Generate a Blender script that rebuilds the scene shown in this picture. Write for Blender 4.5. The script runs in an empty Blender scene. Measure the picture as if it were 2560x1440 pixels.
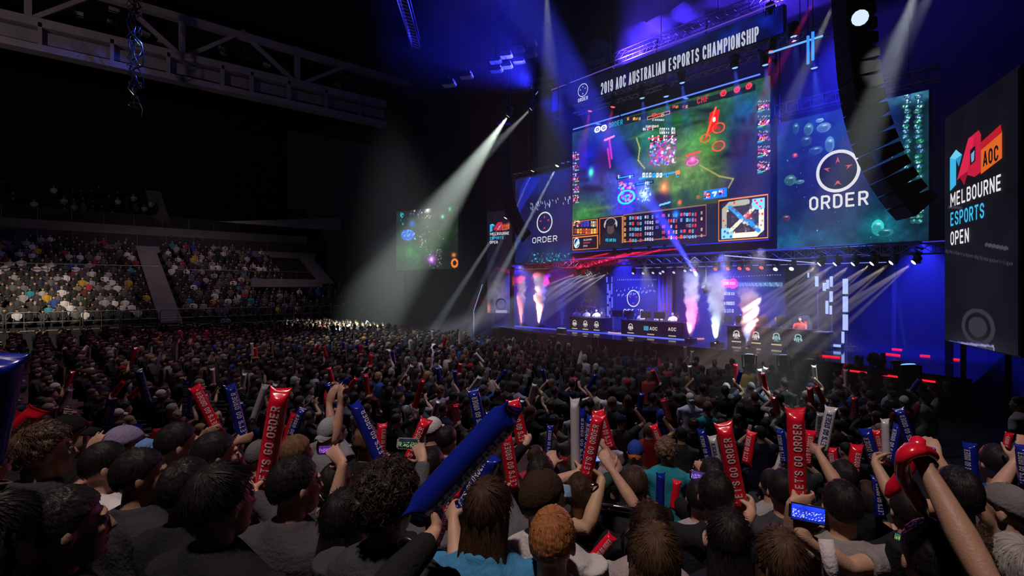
import bpy, bmesh, math, random, os
import numpy as np
from mathutils import Vector, Matrix, noise as mnoise

random.seed(7); rng = np.random.default_rng(7)
SC = bpy.context.scene
COL = SC.collection
# ------------------------------------------------------------------ camera
F = 1317.0; CZ = 3.6; YAW = math.radians(48)
HX, HY = -math.sin(YAW), math.cos(YAW)          # heading
RX, RY = math.cos(YAW), math.sin(YAW)           # picture right
cam = bpy.data.cameras.new('camera'); camo = bpy.data.objects.new('camera', cam); COL.objects.link(camo)
cam.sensor_width = 36.0; cam.lens = F/2560*36.0; cam.clip_start = .05; cam.clip_end = 300
camo.location = (0, 0, CZ); camo.rotation_euler = (math.pi/2, 0, YAW)
SC.camera = camo
SC.view_settings.view_transform = 'Standard'; SC.view_settings.look = 'None'
SC.view_settings.exposure = 0.0; SC.view_settings.gamma = 1.0
SC.view_settings.use_curve_mapping = False
cy = SC.cycles
cy.max_bounces = 4; cy.diffuse_bounces = 2; cy.glossy_bounces = 2; cy.transmission_bounces = 2; cy.volume_bounces = 0
cy.transparent_max_bounces = 8; cy.use_denoising = True; cy.adaptive_threshold = 0.03
cy.sample_clamp_indirect = 2.0; cy.volume_max_steps = 96
cy.caustics_reflective = False; cy.caustics_refractive = False
try: cy.use_light_tree = True
except Exception: pass
# ------------------------------------------------------------------ world: a closed dark hall
w = bpy.data.worlds.new('hall_dark'); SC.world = w; w.use_nodes = True
w.node_tree.nodes['Background'].inputs[0].default_value = (.30, .22, .42, 1)
w.node_tree.nodes['Background'].inputs[1].default_value = 0.004

def ray(px): 
    t = (px-1280)/F
    return HX+t*RX, HY+t*RY
def P(px, py, d):
    a, b = ray(px); return Vector((a*d, b*d, CZ+(720-py)/F*d))
def PY(px, py, Y):
    a, b = ray(px); return P(px, py, Y/b)
def PX(px, py, X):
    a, b = ray(px); return P(px, py, X/a)
def PZ(px, py, z):
    return P(px, py, (z-CZ)*F/(720-py))
def pix(v):
    d = v[0]*HX+v[1]*HY; l = v[0]*RX+v[1]*RY
    return (1280+F*l/d, 720-F*(v[2]-CZ)/d, d) if d > .05 else (-9999, -9999, d)

def spot(name, loc, target, power, color, size, blend=.25, rad=.06):
    L = bpy.data.lights.new(name, 'SPOT'); o = bpy.data.objects.new(name, L); COL.objects.link(o)
    L.energy = power; L.color = color; L.spot_size = math.radians(size); L.spot_blend = blend; L.shadow_soft_size = rad
    o.location = loc; d = Vector(target)-Vector(loc); o.rotation_euler = d.to_track_quat('-Z', 'Y').to_euler()
    return o
def area(name, loc, target, power, color, sx, sy):
    L = bpy.data.lights.new(name, 'AREA'); o = bpy.data.objects.new(name, L); COL.objects.link(o)
    L.shape = 'RECTANGLE'; L.size = sx; L.size_y = sy; L.energy = power; L.color = color
    o.location = loc; d = Vector(target)-Vector(loc); o.rotation_euler = d.to_track_quat('-Z', 'Y').to_euler()
    return o
# ------------------------------------------------------------------ light: house light and added fill high over the hall
WARM = (1, .80, .74); PINK = (1, .62, .78); COOL = (.80, .92, 1); BLUE = (.02, .025, 1); WHT = (.93, 1, .96)
spot('crowd_fill', (-.6, -2.4, 16), (-1.0, 2.9, 1), 4600, WARM, 42, .8, .4)
spot('crowd_fill', (-15, 4, 18), (-15, 5.0, 1), 2300, (1, .76, .86), 88, .9, .4)
spot('crowd_fill', (-7.5, 10.5, 18), (-8.0, 9.0, 1), 2900, (.94, .94, 1), 58, .8, .3)
spot('crowd_fill', (-30, 0, 18), (-27, 2, 0), 2600, (1, .38, .60), 66, .9, .4)  # added unseen spot, tints the left crowd pink
spot('crowd_fill', (-22, 6, 19), (-22, 12.8, 1), 9000, (.9, .97, 1), 38, .9, .3)  # added unseen spot, brightens the crowd where the stage beams land
spot('stand_wash', (-24, -6, 16), (-42.4, -1.0, 2.2), 21000, (1, .84, .66), 28, 1, .3)
spot('girder_fill', (-24, -8, 12), (-36, -1, 16), 1100, (1, .78, .86), 80, .9, .3)  # added unseen lamp, gives the roof girder its pinkish light
spot('stand_lamp', (-38, 9, 18), (-46, 9, 3), 1900, (1, .70, .86), 80, .9, .5)
# beams through the haze: (lamp pixel, plane Y, a second pixel on the beam, its plane Y, W, colour, cone, blend)
BEAMS = [
 ('beam_lamp', (1268, 293), 19.0, (1020, 645), 17.0, 70000, (.86, 1, .90), 20, .8),
 ('beam_lamp', (1325, 275), 20.0, (1080, 520), 18.0, 16000, (.8, .9, 1), 11, .5),
 ('beam_lamp', (1330, 431), 22.0, (1290, 520), 21.5, 70000, (.55, .7, 1), 3, .3),
 ('beam_lamp', (1391, 418), 22.0, (1150, 880), 17.0, 190000, (.70, .85, 1), 3.0, .4),
 ('beam_lamp', (1262, 548), 21.5, (1090, 815), 18.0, 60000, (.75, .9, 1), 4.4, .4),
 ('beam_lamp', (2305, -60), 15.4, (2130, 420), 14.2, 12000, (.86, 1, .95), 14, .7),
 ('beam_lamp', (2083, 12), 18.5, (1975, 260), 19.5, 8000, (1, .95, .8), 12, .8),
 ('beam_lamp', (2040, -10), 18.0, (1880, 300), 20.0, 16000, (1, .02, .06), 7, .6),
 ('beam_lamp', (1365, -40), 17.0, (1372, 120), 17.0, 9000, (.9, .95, 1), 14, .9),
 ('beam_lamp', (1757, 712), 22.3, (1610, 480), 20.3, 380000, (.04, .05, 1), 10, .8),
]
for n, a, ya, b, yb, p, c, s, bl in BEAMS:
    spot(n, PY(*a, ya), PY(*b, yb), p, c, s, bl)
for px, py in ((2043, 664), (2082, 664), (2127, 664), (2174, 663), (2222, 661), (2278, 660)):
    a = PY(px, py, 21.5)
    for k, (dx, dy) in enumerate(((-205, 190), (-235, 170), (-262, 160))):
        spot('key_lamp' if k == 1 else 'key_ray', a, PY(px+dx, py+dy, 19.8), 22000, (1, .84, .76), 3.6+k, .5, .03)
for px in (1440, 1462, 1476, 1497, 1518):
    a = PY(px, 684, 22.3)
    for k, (dx, dy) in enumerate(((-150, 60), (-130, 90))):
        spot('key_lamp' if k else 'key_ray', a, PY(px+dx, 684+dy, 21.7), 26000, (.86, .78, 1), 6, .6, .03)
for px, py, yy, tx, ty in ((1530, 631, 22.35, 1372, 668), (1616, 626, 21.9, 1380, 684), (1655, 623, 22.8, 1385, 700), (1572, 632, 22.6, 1368, 694), (1700, 621, 22.4, 1440, 652)):
    spot('red_wash', PY(px, py, yy), PY(tx, ty, yy+.6), 150000, (1, .01, .06), 4.6, .6, .03)
# short blue lamps under the banner, blue floods behind the truss
for px, py in ((1706, 212), (1838, 175), (1985, 97), (1606, 250), (1666, 246), (1914, 168), (2036, 176)):
    a = PY(px, py, 21.09); spot('truss_lamp', a, a+Vector((.2, .5, -4)), 5000, (.05, .12, 1), 24, .6)
for px, py in ((1474, 282), (1531, 272), (1928, 135)):
    a = PY(px, py, 21.09); spot('truss_lamp', a, a+Vector((-.6, -.5, -4)), 3500, (1, .03, .03), 20, .6)
spot('blue_flood', PY(1330, 215, 20), PY(1180, 60, 15), 20000, BLUE, 70, .9, .3)
spot('blue_flood', PY(1345, 235, 20), PY(1560, 430, 24), 6000, BLUE, 60, .9, .3)
spot('blue_flood', PY(2150, 40, 18), PY(2080, 260, 21), 17000, BLUE, 60, .9, .3)
spot('blue_flood', (-17, 22.6, 15.2), (-14, 24.6, 17.5), 16000, (.07, .03, 1), 120, .9, .3)
spot('blue_flood', (-9, 22.6, 15.2), (-9, 24.6, 17.5), 11000, (.07, .03, 1), 120, .9, .3)
for x, y in ((-25.6, 23.4), (-22, 23.2), (-17, 23.2), (-11.5, 23.2), (-7, 23.2), (-4.2, 23.6)):
    spot('stage_blue', (x, y, 5.3), (x, y+1.6, 0), 8000, BLUE, 100, .8, .2)
for x in (-18.6, -15, -11, -7.5):
    spot('desk_white', (x+.3, 21.9, 4.7), (x, 23.1, 1.6), 1300, (1, .93, .86), 52, .8, .1)
for px, Y in ((1330, 22.8), (1727, 22), (1793, 21.2), (1872, 20.3)):
    a = PY(px, 720, Y); spot('smoke_wash', (a.x+1.6, Y-2.6, 4.9), (a.x, Y, 3.7), 1800, (.72, .66, 1), 40, .8, .1)  # added unseen spots, light the upper part of the plumes
# ------------------------------------------------------------------ tools
def tag(o, label=None, cat=None, group=None, kind=None):
    if label: o['label'] = label
    if cat: o['category'] = cat
    if group: o['group'] = group
    if kind: o['kind'] = kind
    return o
def empty(name, loc=(0, 0, 0), rz=0.0):
    o = bpy.data.objects.new(name, None); COL.objects.link(o); o.location = loc; o.rotation_euler = (0, 0, rz)
    o.empty_display_size = .2
    return o
def link(name, me, mat=None, parent=None, loc=None, color=None):
    o = bpy.data.objects.new(name, me); COL.objects.link(o)
    if mat is not None and not me.materials: me.materials.append(mat)
    if parent is not None: o.parent = parent
    if loc is not None: o.location = loc
    if color is not None: o.color = (*color[:3], 1)
    return o
class MB:
    """collects shapes, then becomes one mesh"""
    def __init__(s): s.v = []; s.f = []; s.n = 0
    def add(s, v, f):
        v = np.asarray(v, float).reshape(-1, 3)
        s.v.append(v); n = s.n
        s.f.extend([tuple(i+n for i in q) for q in f]); s.n += len(v); return s
    def box(s, c, d, rz=0.0, M=None):
        x, y, z = d[0]/2, d[1]/2, d[2]/2
        v = np.array([(-x,-y,-z),(x,-y,-z),(x,y,-z),(-x,y,-z),(-x,-y,z),(x,-y,z),(x,y,z),(-x,y,z)])
        if M is not None: v = v @ np.array(M).T
        elif rz:
            a, b = math.cos(rz), math.sin(rz); v = v @ np.array([[a, b, 0], [-b, a, 0], [0, 0, 1]])
        return s.add(v+np.array(c), [(3,2,1,0),(4,5,6,7),(0,1,5,4),(1,2,6,5),(2,3,7,6),(3,0,4,7)])
    def bar(s, a, b, r=.03, n=6, r2=None):
        return s.tube([a, b], [r, r if r2 is None else r2], n)
    def tube(s, pts, rad, n=8, flat=None, cap=True, up=None):
        """round tube through points; flat=(kx,ky) squashes; closed ends"""
        pts = np.asarray(pts, float); m = len(pts)
        rad = np.full(m, rad) if np.isscalar(rad) else np.asarray(rad, float)
        t = np.gradient(pts, axis=0); t /= np.linalg.norm(t, axis=1)[:, None]+1e-9
        ref = np.array(up if up is not None else ((0, 0, 1) if abs(t[0][2]) < .9 else (1, 0, 0)), float)
        a = np.linspace(0, 2*np.pi, n, endpoint=False); vs = []
        for i in range(m):
            x = np.cross(ref, t[i]); x /= np.linalg.norm(x)+1e-9; y = np.cross(t[i], x); ref = y if up is None else ref
            k = flat if flat is not None else (1, 1)
            vs.append(pts[i]+rad[i]*(k[0]*np.cos(a)[:, None]*x+k[1]*np.sin(a)[:, None]*y))
        v = np.concatenate(vs); f = []
        for i in range(m-1):
            for j in range(n):
                k = (j+1) % n; f.append((i*n+j, i*n+k, (i+1)*n+k, (i+1)*n+j))
        if cap: f.append(tuple(range(n-1, -1, -1))); f.append(tuple((m-1)*n+j for j in range(n)))
        return s.add(v, f)
    def rings(s, rings, cap=True):
        """rings: arrays (n,3) joined in order"""
        n = len(rings[0]); m = len(rings); f = []
        for i in range(m-1):
            for j in range(n):
                k = (j+1) % n; f.append((i*n+j, i*n+k, (i+1)*n+k, (i+1)*n+j))
        if cap: f.append(tuple(range(n-1, -1, -1))); f.append(tuple((m-1)*n+j for j in range(n)))
        return s.add(np.concatenate(rings), f)
    def ball(s, c, r, nu=16, nv=10, M=None, fn=None):
        u = np.linspace(0, 2*np.pi, nu, endpoint=False); v = np.linspace(0, np.pi, nv+1)[1:-1]
        d = [(0, 0, 1)]+[(math.sin(b)*math.cos(a), math.sin(b)*math.sin(a), math.cos(b)) for b in v for a in u]+[(0, 0, -1)]
        d = np.array(d); r = np.array((r, r, r) if np.isscalar(r) else r, float)
        q = d*r if fn is None else d*r*fn(d)[:, None]
        if M is not None: q = q @ np.array(M).T
        f = [(0, 1+j, 1+(j+1) % nu) for j in range(nu)]
        for i in range(nv-2):
            for j in range(nu):
                k = (j+1) % nu; a = 1+i*nu; f.append((a+j, a+nu+j, a+nu+k, a+k))
        b = 1+(nv-2)*nu; e = len(d)-1
        f += [(b+j, e, b+(j+1) % nu) for j in range(nu)]
        return s.add(q+np.array(c), f)
    def mesh(s, name, smooth=False):
        me = bpy.data.meshes.new(name)
        me.from_pydata(np.concatenate(s.v).tolist() if s.v else [], [], s.f); me.update()
        if smooth: me.shade_smooth()
        return me
    def build(s, name, mat, parent=None, smooth=False, color=None, loc=None):
        return link(name, s.mesh(name, smooth), mat, parent, loc, color)
def recalc(me):
    bm = bmesh.new(); bm.from_mesh(me); bmesh.ops.recalc_face_normals(bm, faces=bm.faces); bm.to_mesh(me); bm.free(); return me
# ------------------------------------------------------------------ materials
def new_mat(name):
    m = bpy.data.materials.new(name); m.use_nodes = True
    return m, m.node_tree.nodes, m.node_tree.links
def mat(name, col, rough=.6, metal=0.0, var=.25, scale=6.0, coat=0.0, bump=0.0, objcol=False, spec=.5, bscale=None, aniso=None):
    m, N, L = new_mat(name); b = N['Principled BSDF']
    b.inputs['Roughness'].default_value = rough; b.inputs['Metallic'].default_value = metal
    b.inputs['Coat Weight'].default_value = coat; b.inputs['Coat Roughness'].default_value = .12
    b.inputs['Specular IOR Level'].default_value = spec
    tc = N.new('ShaderNodeTexCoord'); nz = N.new('ShaderNodeTexNoise'); nz.inputs['Scale'].default_value = scale; nz.inputs['Detail'].default_value = 2
    L.new(tc.outputs['Object'], nz.inputs['Vector'])
    mp = N.new('ShaderNodeMapRange'); mp.inputs[3].default_value = 1-var; mp.inputs[4].default_value = 1+var
    L.new(nz.outputs['Fac'], mp.inputs[0])
    mx = N.new('ShaderNodeMix'); mx.data_type = 'RGBA'; mx.blend_type = 'MULTIPLY'; mx.inputs[0].default_value = 1
    if objcol:
        oi = N.new('ShaderNodeObjectInfo'); L.new(oi.outputs['Color'], mx.inputs[6])
    else: mx.inputs[6].default_value = (*col, 1)
    L.new(mp.outputs[0], mx.inputs[7]); L.new(mx.outputs[2], b.inputs['Base Color'])
    if bump:
        n2 = N.new('ShaderNodeTexNoise'); n2.inputs['Scale'].default_value = bscale or scale*6; n2.inputs['Detail'].default_value = 3
        L.new(tc.outputs['Object'], n2.inputs['Vector'])
        bp = N.new('ShaderNodeBump'); bp.inputs['Strength'].default_value = bump; bp.inputs['Distance'].default_value = .02
        L.new(n2.outputs['Fac'], bp.inputs['Height']); L.new(bp.outputs[0], b.inputs['Normal'])
    return m
def hair_mat():
    """strands running out from the crown of the head"""
    m, N, L = new_mat('hair'); b = N['Principled BSDF']; b.inputs['Roughness'].default_value = .42; b.inputs['Specular IOR Level'].default_value = .35
    tc = N.new('ShaderNodeTexCoord'); sp = N.new('ShaderNodeSeparateXYZ'); L.new(tc.outputs['Object'], sp.inputs[0])
    ad = N.new('ShaderNodeMath'); ad.inputs[1].default_value = .04; L.new(sp.outputs[1], ad.inputs[0])
    at = N.new('ShaderNodeMath'); at.operation = 'ARCTAN2'; L.new(sp.outputs[0], at.inputs[0]); L.new(ad.outputs[0], at.inputs[1])
    cb = N.new('ShaderNodeCombineXYZ'); L.new(at.outputs[0], cb.inputs[0]); zz = N.new('ShaderNodeMath'); zz.operation = 'MULTIPLY'; zz.inputs[1].default_value = 1.6; L.new(sp.outputs[2], zz.inputs[0]); L.new(zz.outputs[0], cb.inputs[1])
    nz = N.new('ShaderNodeTexNoise'); nz.inputs['Scale'].default_value = 15; nz.inputs['Detail'].default_value = 4; nz.inputs['Distortion'].default_value = .4; L.new(cb.outputs[0], nz.inputs['Vector'])
    oi = N.new('ShaderNodeObjectInfo'); mp = N.new('ShaderNodeMapRange'); mp.inputs[1].default_value = .3; mp.inputs[2].default_value = .7; mp.inputs[3].default_value = .35; mp.inputs[4].default_value = 1.7; L.new(nz.outputs['Fac'], mp.inputs[0])
    mx = N.new('ShaderNodeMix'); mx.data_type = 'RGBA'; mx.blend_type = 'MULTIPLY'; mx.inputs[0].default_value = 1; L.new(oi.outputs['Color'], mx.inputs[6]); L.new(mp.outputs[0], mx.inputs[7]); L.new(mx.outputs[2], b.inputs['Base Color'])
    bp = N.new('ShaderNodeBump'); bp.inputs['Strength'].default_value = .55; bp.inputs['Distance'].default_value = .012; L.new(nz.outputs['Fac'], bp.inputs['Height']); L.new(bp.outputs[0], b.inputs['Normal']); return m
def glow(name, col, k=1.0, objcol=False, sampled=False):
    m, N, L = new_mat(name); N.remove(N['Principled BSDF']); e = N.new('ShaderNodeEmission')
    e.inputs[0].default_value = (*col, 1); e.inputs[1].default_value = k
    if objcol:
        oi = N.new('ShaderNodeObjectInfo'); L.new(oi.outputs['Color'], e.inputs[0])
    L.new(e.outputs[0], N['Material Output'].inputs[0])
    if not sampled: m.cycles.emission_sampling = 'NONE'
    return m
def screen_mat(name, k=1.0):
    """a lit LED surface showing the colours of its picture"""
    m, N, L = new_mat(name); b = N['Principled BSDF']; b.inputs['Base Color'].default_value = (.01, .01, .012, 1); b.inputs['Roughness'].default_value = .8; b.inputs['Specular IOR Level'].default_value = .1
    at = N.new('ShaderNodeAttribute'); at.attribute_name = 'picture'
    L.new(at.outputs['Color'], b.inputs['Emission Color']); b.inputs['Emission Strength'].default_value = k
    m.cycles.emission_sampling = 'NONE'
    return m
M = dict(
 black=mat('black_metal', (.012, .012, .014), .45, .0, .3, 3),
 truss=mat('truss_aluminium', (.25, .25, .27), .35, .9, .2, 5),
 concrete=mat('grey_concrete', (.24, .22, .22), .85, 0, .35, 1.2, bump=.2),
 steel=mat('roof_steel', (.30, .27, .27), .7, .1, .35, .8),
 dark=mat('dark_hall_lining', (.018, .017, .02), .9, 0, .4, .6),
 floor=mat('hall_floor', (.03, .028, .03), .6, 0, .4, .7),
 deck=mat('glossy_stage_deck', (.012, .014, .03), .08, 0, .2, .8, coat=.3),
 skirt=mat('black_stage_skirt', (.006, .006, .008), .8, 0, .4, 2),
 speaker=mat('black_speaker_paint', (.006, .006, .008), .75, 0, .3, 4, spec=.2),
 chrome=mat('bright_chrome', (.8, .8, .82), .15, 1, .1, 5),
 rail=mat('galvanised_rail', (.2, .19, .18), .5, .6, .2, 4),
 plastic=mat('black_plastic', (.01, .01, .012), .35, 0, .2, 8),
 white=mat('white_plastic', (.75, .74, .72), .4, 0, .1, 8),
 cloth=mat('cloth', (1, 1, 1), .9, 0, .28, 9, objcol=True, bump=.35, bscale=60, spec=.2),
 skin=mat('skin', (1, 1, 1), .5, 0, .14, 24, objcol=True, bump=.12, bscale=160, spec=.35),
 hair=hair_mat(),
 vinyl=mat('shiny_vinyl', (1, 1, 1), .22, 0, .08, 4, objcol=True, coat=.35, bump=.08, bscale=14),
 ink=mat('printed_ink', (1, 1, 1), .4, 0, .1, 9, objcol=True),
 foil=mat('silver_foil', (.62, .62, .70), .25, .45, .25, 25, bump=.5, bscale=30),
 gl=glow('lit_panel', (1, 1, 1), 1, objcol=True),
 scr=screen_mat('led_screen', 1.5),
)
# ------------------------------------------------------------------ haze
def volume(name, density, color=(1, 1, 1), g=0.0):
    m, N, L = new_mat(name); N.remove(N['Principled BSDF']); v = N.new('ShaderNodeVolumeScatter')
    v.inputs['Color'].default_value = (*color, 1); v.inputs['Density'].default_value = density; v.inputs['Anisotropy'].default_value = g
    L.new(v.outputs[0], N['Material Output'].inputs['Volume']); return m
HZ = MB().box((-15, 18.95, 9.6), (34, 14.4, 19.1)).build('haze', volume('stage_haze', .013))
tag(HZ, 'thin stage haze hanging in the air over the stage and front rows', 'haze', kind='stuff')
# ------------------------------------------------------------------ the hall
def struct(name, mb, m, parent=None, label=None, smooth=False):
    o = mb.build(name, m, parent, smooth); o['kind'] = 'structure'
    if label: o['label'] = label
    return o
struct('floor', MB().box((-23, 12, -.1), (70, 52, .2)), M['floor'])
struct('ceiling', MB().box((-25, 12, 22.2), (76, 60, .3)), M['dark'])
struct('wall_back', MB().box((-22, 33.6, 11), (70, .3, 22.2)), M['dark'])
struct('wall_right', MB().box((9, 12, 11), (.3, 52, 22.2)), M['dark'])
struct('wall_front', MB().box((-25, -15.2, 11), (76, .3, 22.2)), M['dark'])
# stepped seating bank the camera stands on
BX0, BX1 = -4.7, 5.0
def deck_z(Y): 
    k = math.floor((Y-(-.35))/.9); return max(0.0, 1.8-.27*max(k, 0)) if k < 7 else 0.0
for k in range(-2, 7):
    h = 1.8-.27*max(k, 0)
    struct('floor_tier', MB().box(((BX0+BX1)/2, -.35+.9*k+.45, h/2), (BX1-BX0, .9, h)), M['floor'])
# lower bowl on the far left: steps facing the stage floor
SX, SZ, SN = -41.0, 1.3, 17
SY0, SY1 = -14.5, 20.5
def terr(x0, z0, n, dx, dz, y0, y1):
    b = MB(); prof = []
    for k in range(n): prof += [(x0-dx*k, z0+dz*k), (x0-dx*(k+1), z0+dz*k)]
    prof = [(x0, 0)]+prof+[(x0-dx*n, 0)]
    m = len(prof); v = [(x, y0, z) for x, z in prof]+[(x, y1, z) for x, z in prof]
    f = [(i, (i+1) % m, m+(i+1) % m, m+i) for i in range(m)]+[tuple(range(m-1, -1, -1)), tuple(range(m, 2*m))]
    return b.add(v, f)
struct('floor_terrace', terr(SX, SZ, SN, .65, .32, SY0, SY1), M['dark'])
CX = SX-.65*SN                                    # back of the lower bowl
struct('floor_concourse', MB().box((CX-3, 3, 3.2), (6, 35, 6.4)), M['dark'])
struct('wall_left', MB().box((CX-9.4, 3, 11), (.4, 36, 22.2)), M['dark'])
struct('trim_concourse', MB().box((CX-.1, 3, 6.75), (.25, 35, .55)), M['concrete'], label='pale concrete parapet at the back of the lower seats')
struct('trim_fascia', MB().box((CX-2.2, 3, 8.45), (.3, 35, .75)), M['concrete'], label='pale concrete front edge of the upper seats')
struct('floor_balcony', terr(CX-2.2, 8.7, 8, .8, .52, SY0, SY1+2), M['dark'])
struct('trim_canopy', MB().add([(-50.5, 11.5, 9.3), (-50.5, 22.5, 9.3), (-50.5, 22.5, 10.6), (-51.4, 11.5, 9.3), (-51.4, 22.5, 9.3), (-51.4, 22.5, 10.6)],
       [(0, 1, 2), (5, 4, 3), (0, 3, 4, 1), (1, 4, 5, 2), (2, 5, 3, 0)]), M['concrete'])
struct('wall_vomitory', MB().box((-44.2, 15.2, 4.0), (.3, 5.6, .65)), M['concrete'], label='pale low wall over the bowl entrance')
# stairs: one in each tier, built as steps
def stair(x0, z0, n, dx, dz, y, wd, lab):
    b = MB()
    for k in range(n):
        for h in (0, 1):
            b.box((x0-dx*(k+.25+.5*h), y, z0+dz*(k+.5*h)+dz*.25), (dx*.5, wd, dz*.5+.02))
    o = b.build('stairs', M['concrete']); tag(o, lab, 'stairs'); o['kind'] = 'structure'
yl = PX(428, 760, SX)[1]
stair(SX, SZ, SN, .65, .32, yl, 1.3, 'grey aisle stairs climbing between two blocks of the lower seats')
stair(CX-2.2, 8.7, 8, .8, .52, PX(398, 560, CX-2.2)[1]+.4, 1.2, 'pale stairs climbing into the dark upper seats')
stair(-46.4, 4.0, 8, .65, .32, PX(800, 660, -48)[1], 1.3, 'grey stairs at the stage end of the lower seats')
# crowd barriers along the foot of the lower bowl, each a bent hoop with an inner bar
def barrier(y0, y1, lab):
    t = empty('guard_rail', (SX+.35, (y0+y1)/2, SZ-.28)); tag(t, lab, 'railing', 'guard rails below the lower seats')
    w2 = (y1-y0)/2-.06; h = 1.18; b = MB()
    arc = [(0, -w2, 0), (0, -w2, h-.15), (0, -w2+.05, h-.05), (0, -w2+.15, h), (0, w2-.15, h), (0, w2-.05, h-.05), (0, w2, h-.15), (0, w2, 0)]
    b.tube(arc, .032, 6); b.build('frame', M['rail'], t, True)
    MB().bar((0, -w2, .62), (0, w2, .62), .022).build('bar', M['rail'], t)
    MB().bar((0, -w2, .12), (0, w2, .12), .03).build('bar', M['rail'], t)
    for y in np.linspace(-w2, w2, 3)[1:-1]: MB().bar((0, y, .12), (0, y, h), .022).build('post', M['rail'], t)
edges = [PX(p, 800, SX)[1] for p in (-70, 12, 107, 203, 300, 395, 487, 565, 640, 708, 752, 796, 850)]
where = ['at the picture edge', 'under the yellow shirts', 'beside the blue-shirted row', 'below the widest seat block', 'before the aisle stairs', 'at the foot of the aisle stairs',
 'just past the aisle stairs', 'below the second seat block', 'below the middle of the second block', 'below the thinning seats', 'second from the stage end', 'nearest the stage', ]
for i in range(len(edges)-1):
    barrier(edges[i], edges[i+1], 'bent steel guard rail in front of lower seats, '+where[i])
struct('floor_ledge', MB().box((SX+.4, 3, .51), (.8, 35, 1.02)), M['dark'])
# balustrades: glass with posts
gm, N_, L_ = new_mat('clear_glass'); N_['Principled BSDF'].inputs['Transmission Weight'].default_value = .9; N_['Principled BSDF'].inputs['Roughness'].default_value = .05
N_['Principled BSDF'].inputs['Base Color'].default_value = (.5, .48, .55, 1); N_['Principled BSDF'].inputs['IOR'].default_value = 1.1
for x, z, lab in ((CX-.1, 7.02, 'glass balustrade on the concourse parapet'), (CX-2.1, 8.83, 'glass balustrade along the front of the upper seats')):
    t = empty('balustrade', (x, 3, z)); tag(t, lab, 'balustrade')
    MB().box((0, 0, .45), (.02, 34.6, .88)).build('glass_panel', gm, t)
    MB().bar((0, -17.3, .93), (0, 17.3, .93), .03).build('handrail', M['rail'], t)
    for y in np.arange(-17, 17.4, 2.0): MB().bar((0, y, 0), (0, y, .93), .03).build('post', M['rail'], t)
b = MB().bar((-46.4, SY0, 5.2), (-46.4, PX(395, 700, -46.4)[1], 5.2), .03)
for y in np.arange(SY0, 2, 2.5): b.bar((-46.4, y, 3.7), (-46.4, y, 5.2), .025)
tag(b.build('handrail', M['rail']), 'long steel handrail halfway up the lower seats, left of the aisle', 'railing')
b = MB(); ya, yb = PX(445, 700, -46.4)[1], PX(790, 700, -46.4)[1]; b.bar((-46.4, ya, 5.0), (-46.4, yb, 5.0), .03)
for y in np.arange(ya, yb, 2.2): b.bar((-46.4, y, 3.7), (-46.4, y, 5.0), .025)
tag(b.build('handrail', M['rail']), 'steel handrail halfway up the lower seats, right of the aisle', 'railing')
# ------------------------------------------------------------------ roof girder over the floor on the left
t = empty('roof_truss', (-36, 0, 0)); tag(t, 'big pale steel roof girder running from above the left seats toward the stage', 'girder')
def q(px, py, dx=0): v = PX(px, py, -36); return np.array((dx, v[1], v[2]))
def beam(name, a, b, h, wd, m=None):
    a, b = np.array(a), np.array(b); d = b-a; L = np.linalg.norm(d); d /= L; up = np.array((0, 0, 1.0)); s = np.array((1.0, 0, 0)); u = np.cross(s, d)*-1
    B = MB(); B.box((a+b)/2, (wd, L, h), M=np.array([s, d, np.cross(s, d)]).T); return B.build(name, m or M['steel'], t)
A0, A1 = q(0, 39), q(960, 262); C0, C1 = q(0, 104), q(960, 312)
e = lambda a, b, k: a+(b-a)*k
beam('upper_chord', e(A0, A1, -.25), A1, .44, .7); beam('lower_chord', e(C0, C1, -.25), C1, .34, .8)
beam('web_plate', e((A0+C0)/2, (A1+C1)/2, -.25), (A1+C1)/2, .62, .08, M['concrete'])
for k in (.07, .21, .335, .47, .55, .66, .78, .9): beam('stiffener', e(A0, A1, k)+np.array((.2, 0, 0)), e(C0, C1, k)+np.array((.2, 0, 0)), .16, .3)
D0, D1 = q(30, -75), q(1020, 210)
beam('top_chord', e(D0, D1, -.1), D1, .38, .5)
for p, y0, y1 in ((70, -50, 45), (455, 40, 140), (743, 118, 208)): beam('post', q(p, y0), q(p, y1), .3, .3)
for a, c in (((85, 45), (230, -10)), ((470, 140), (612, 78)), ((605, 82), (738, 205)), ((330, 30), (450, 138)), ((752, 210), (880, 160))): beam('brace', q(*a), q(*c), .22, .22)
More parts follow.
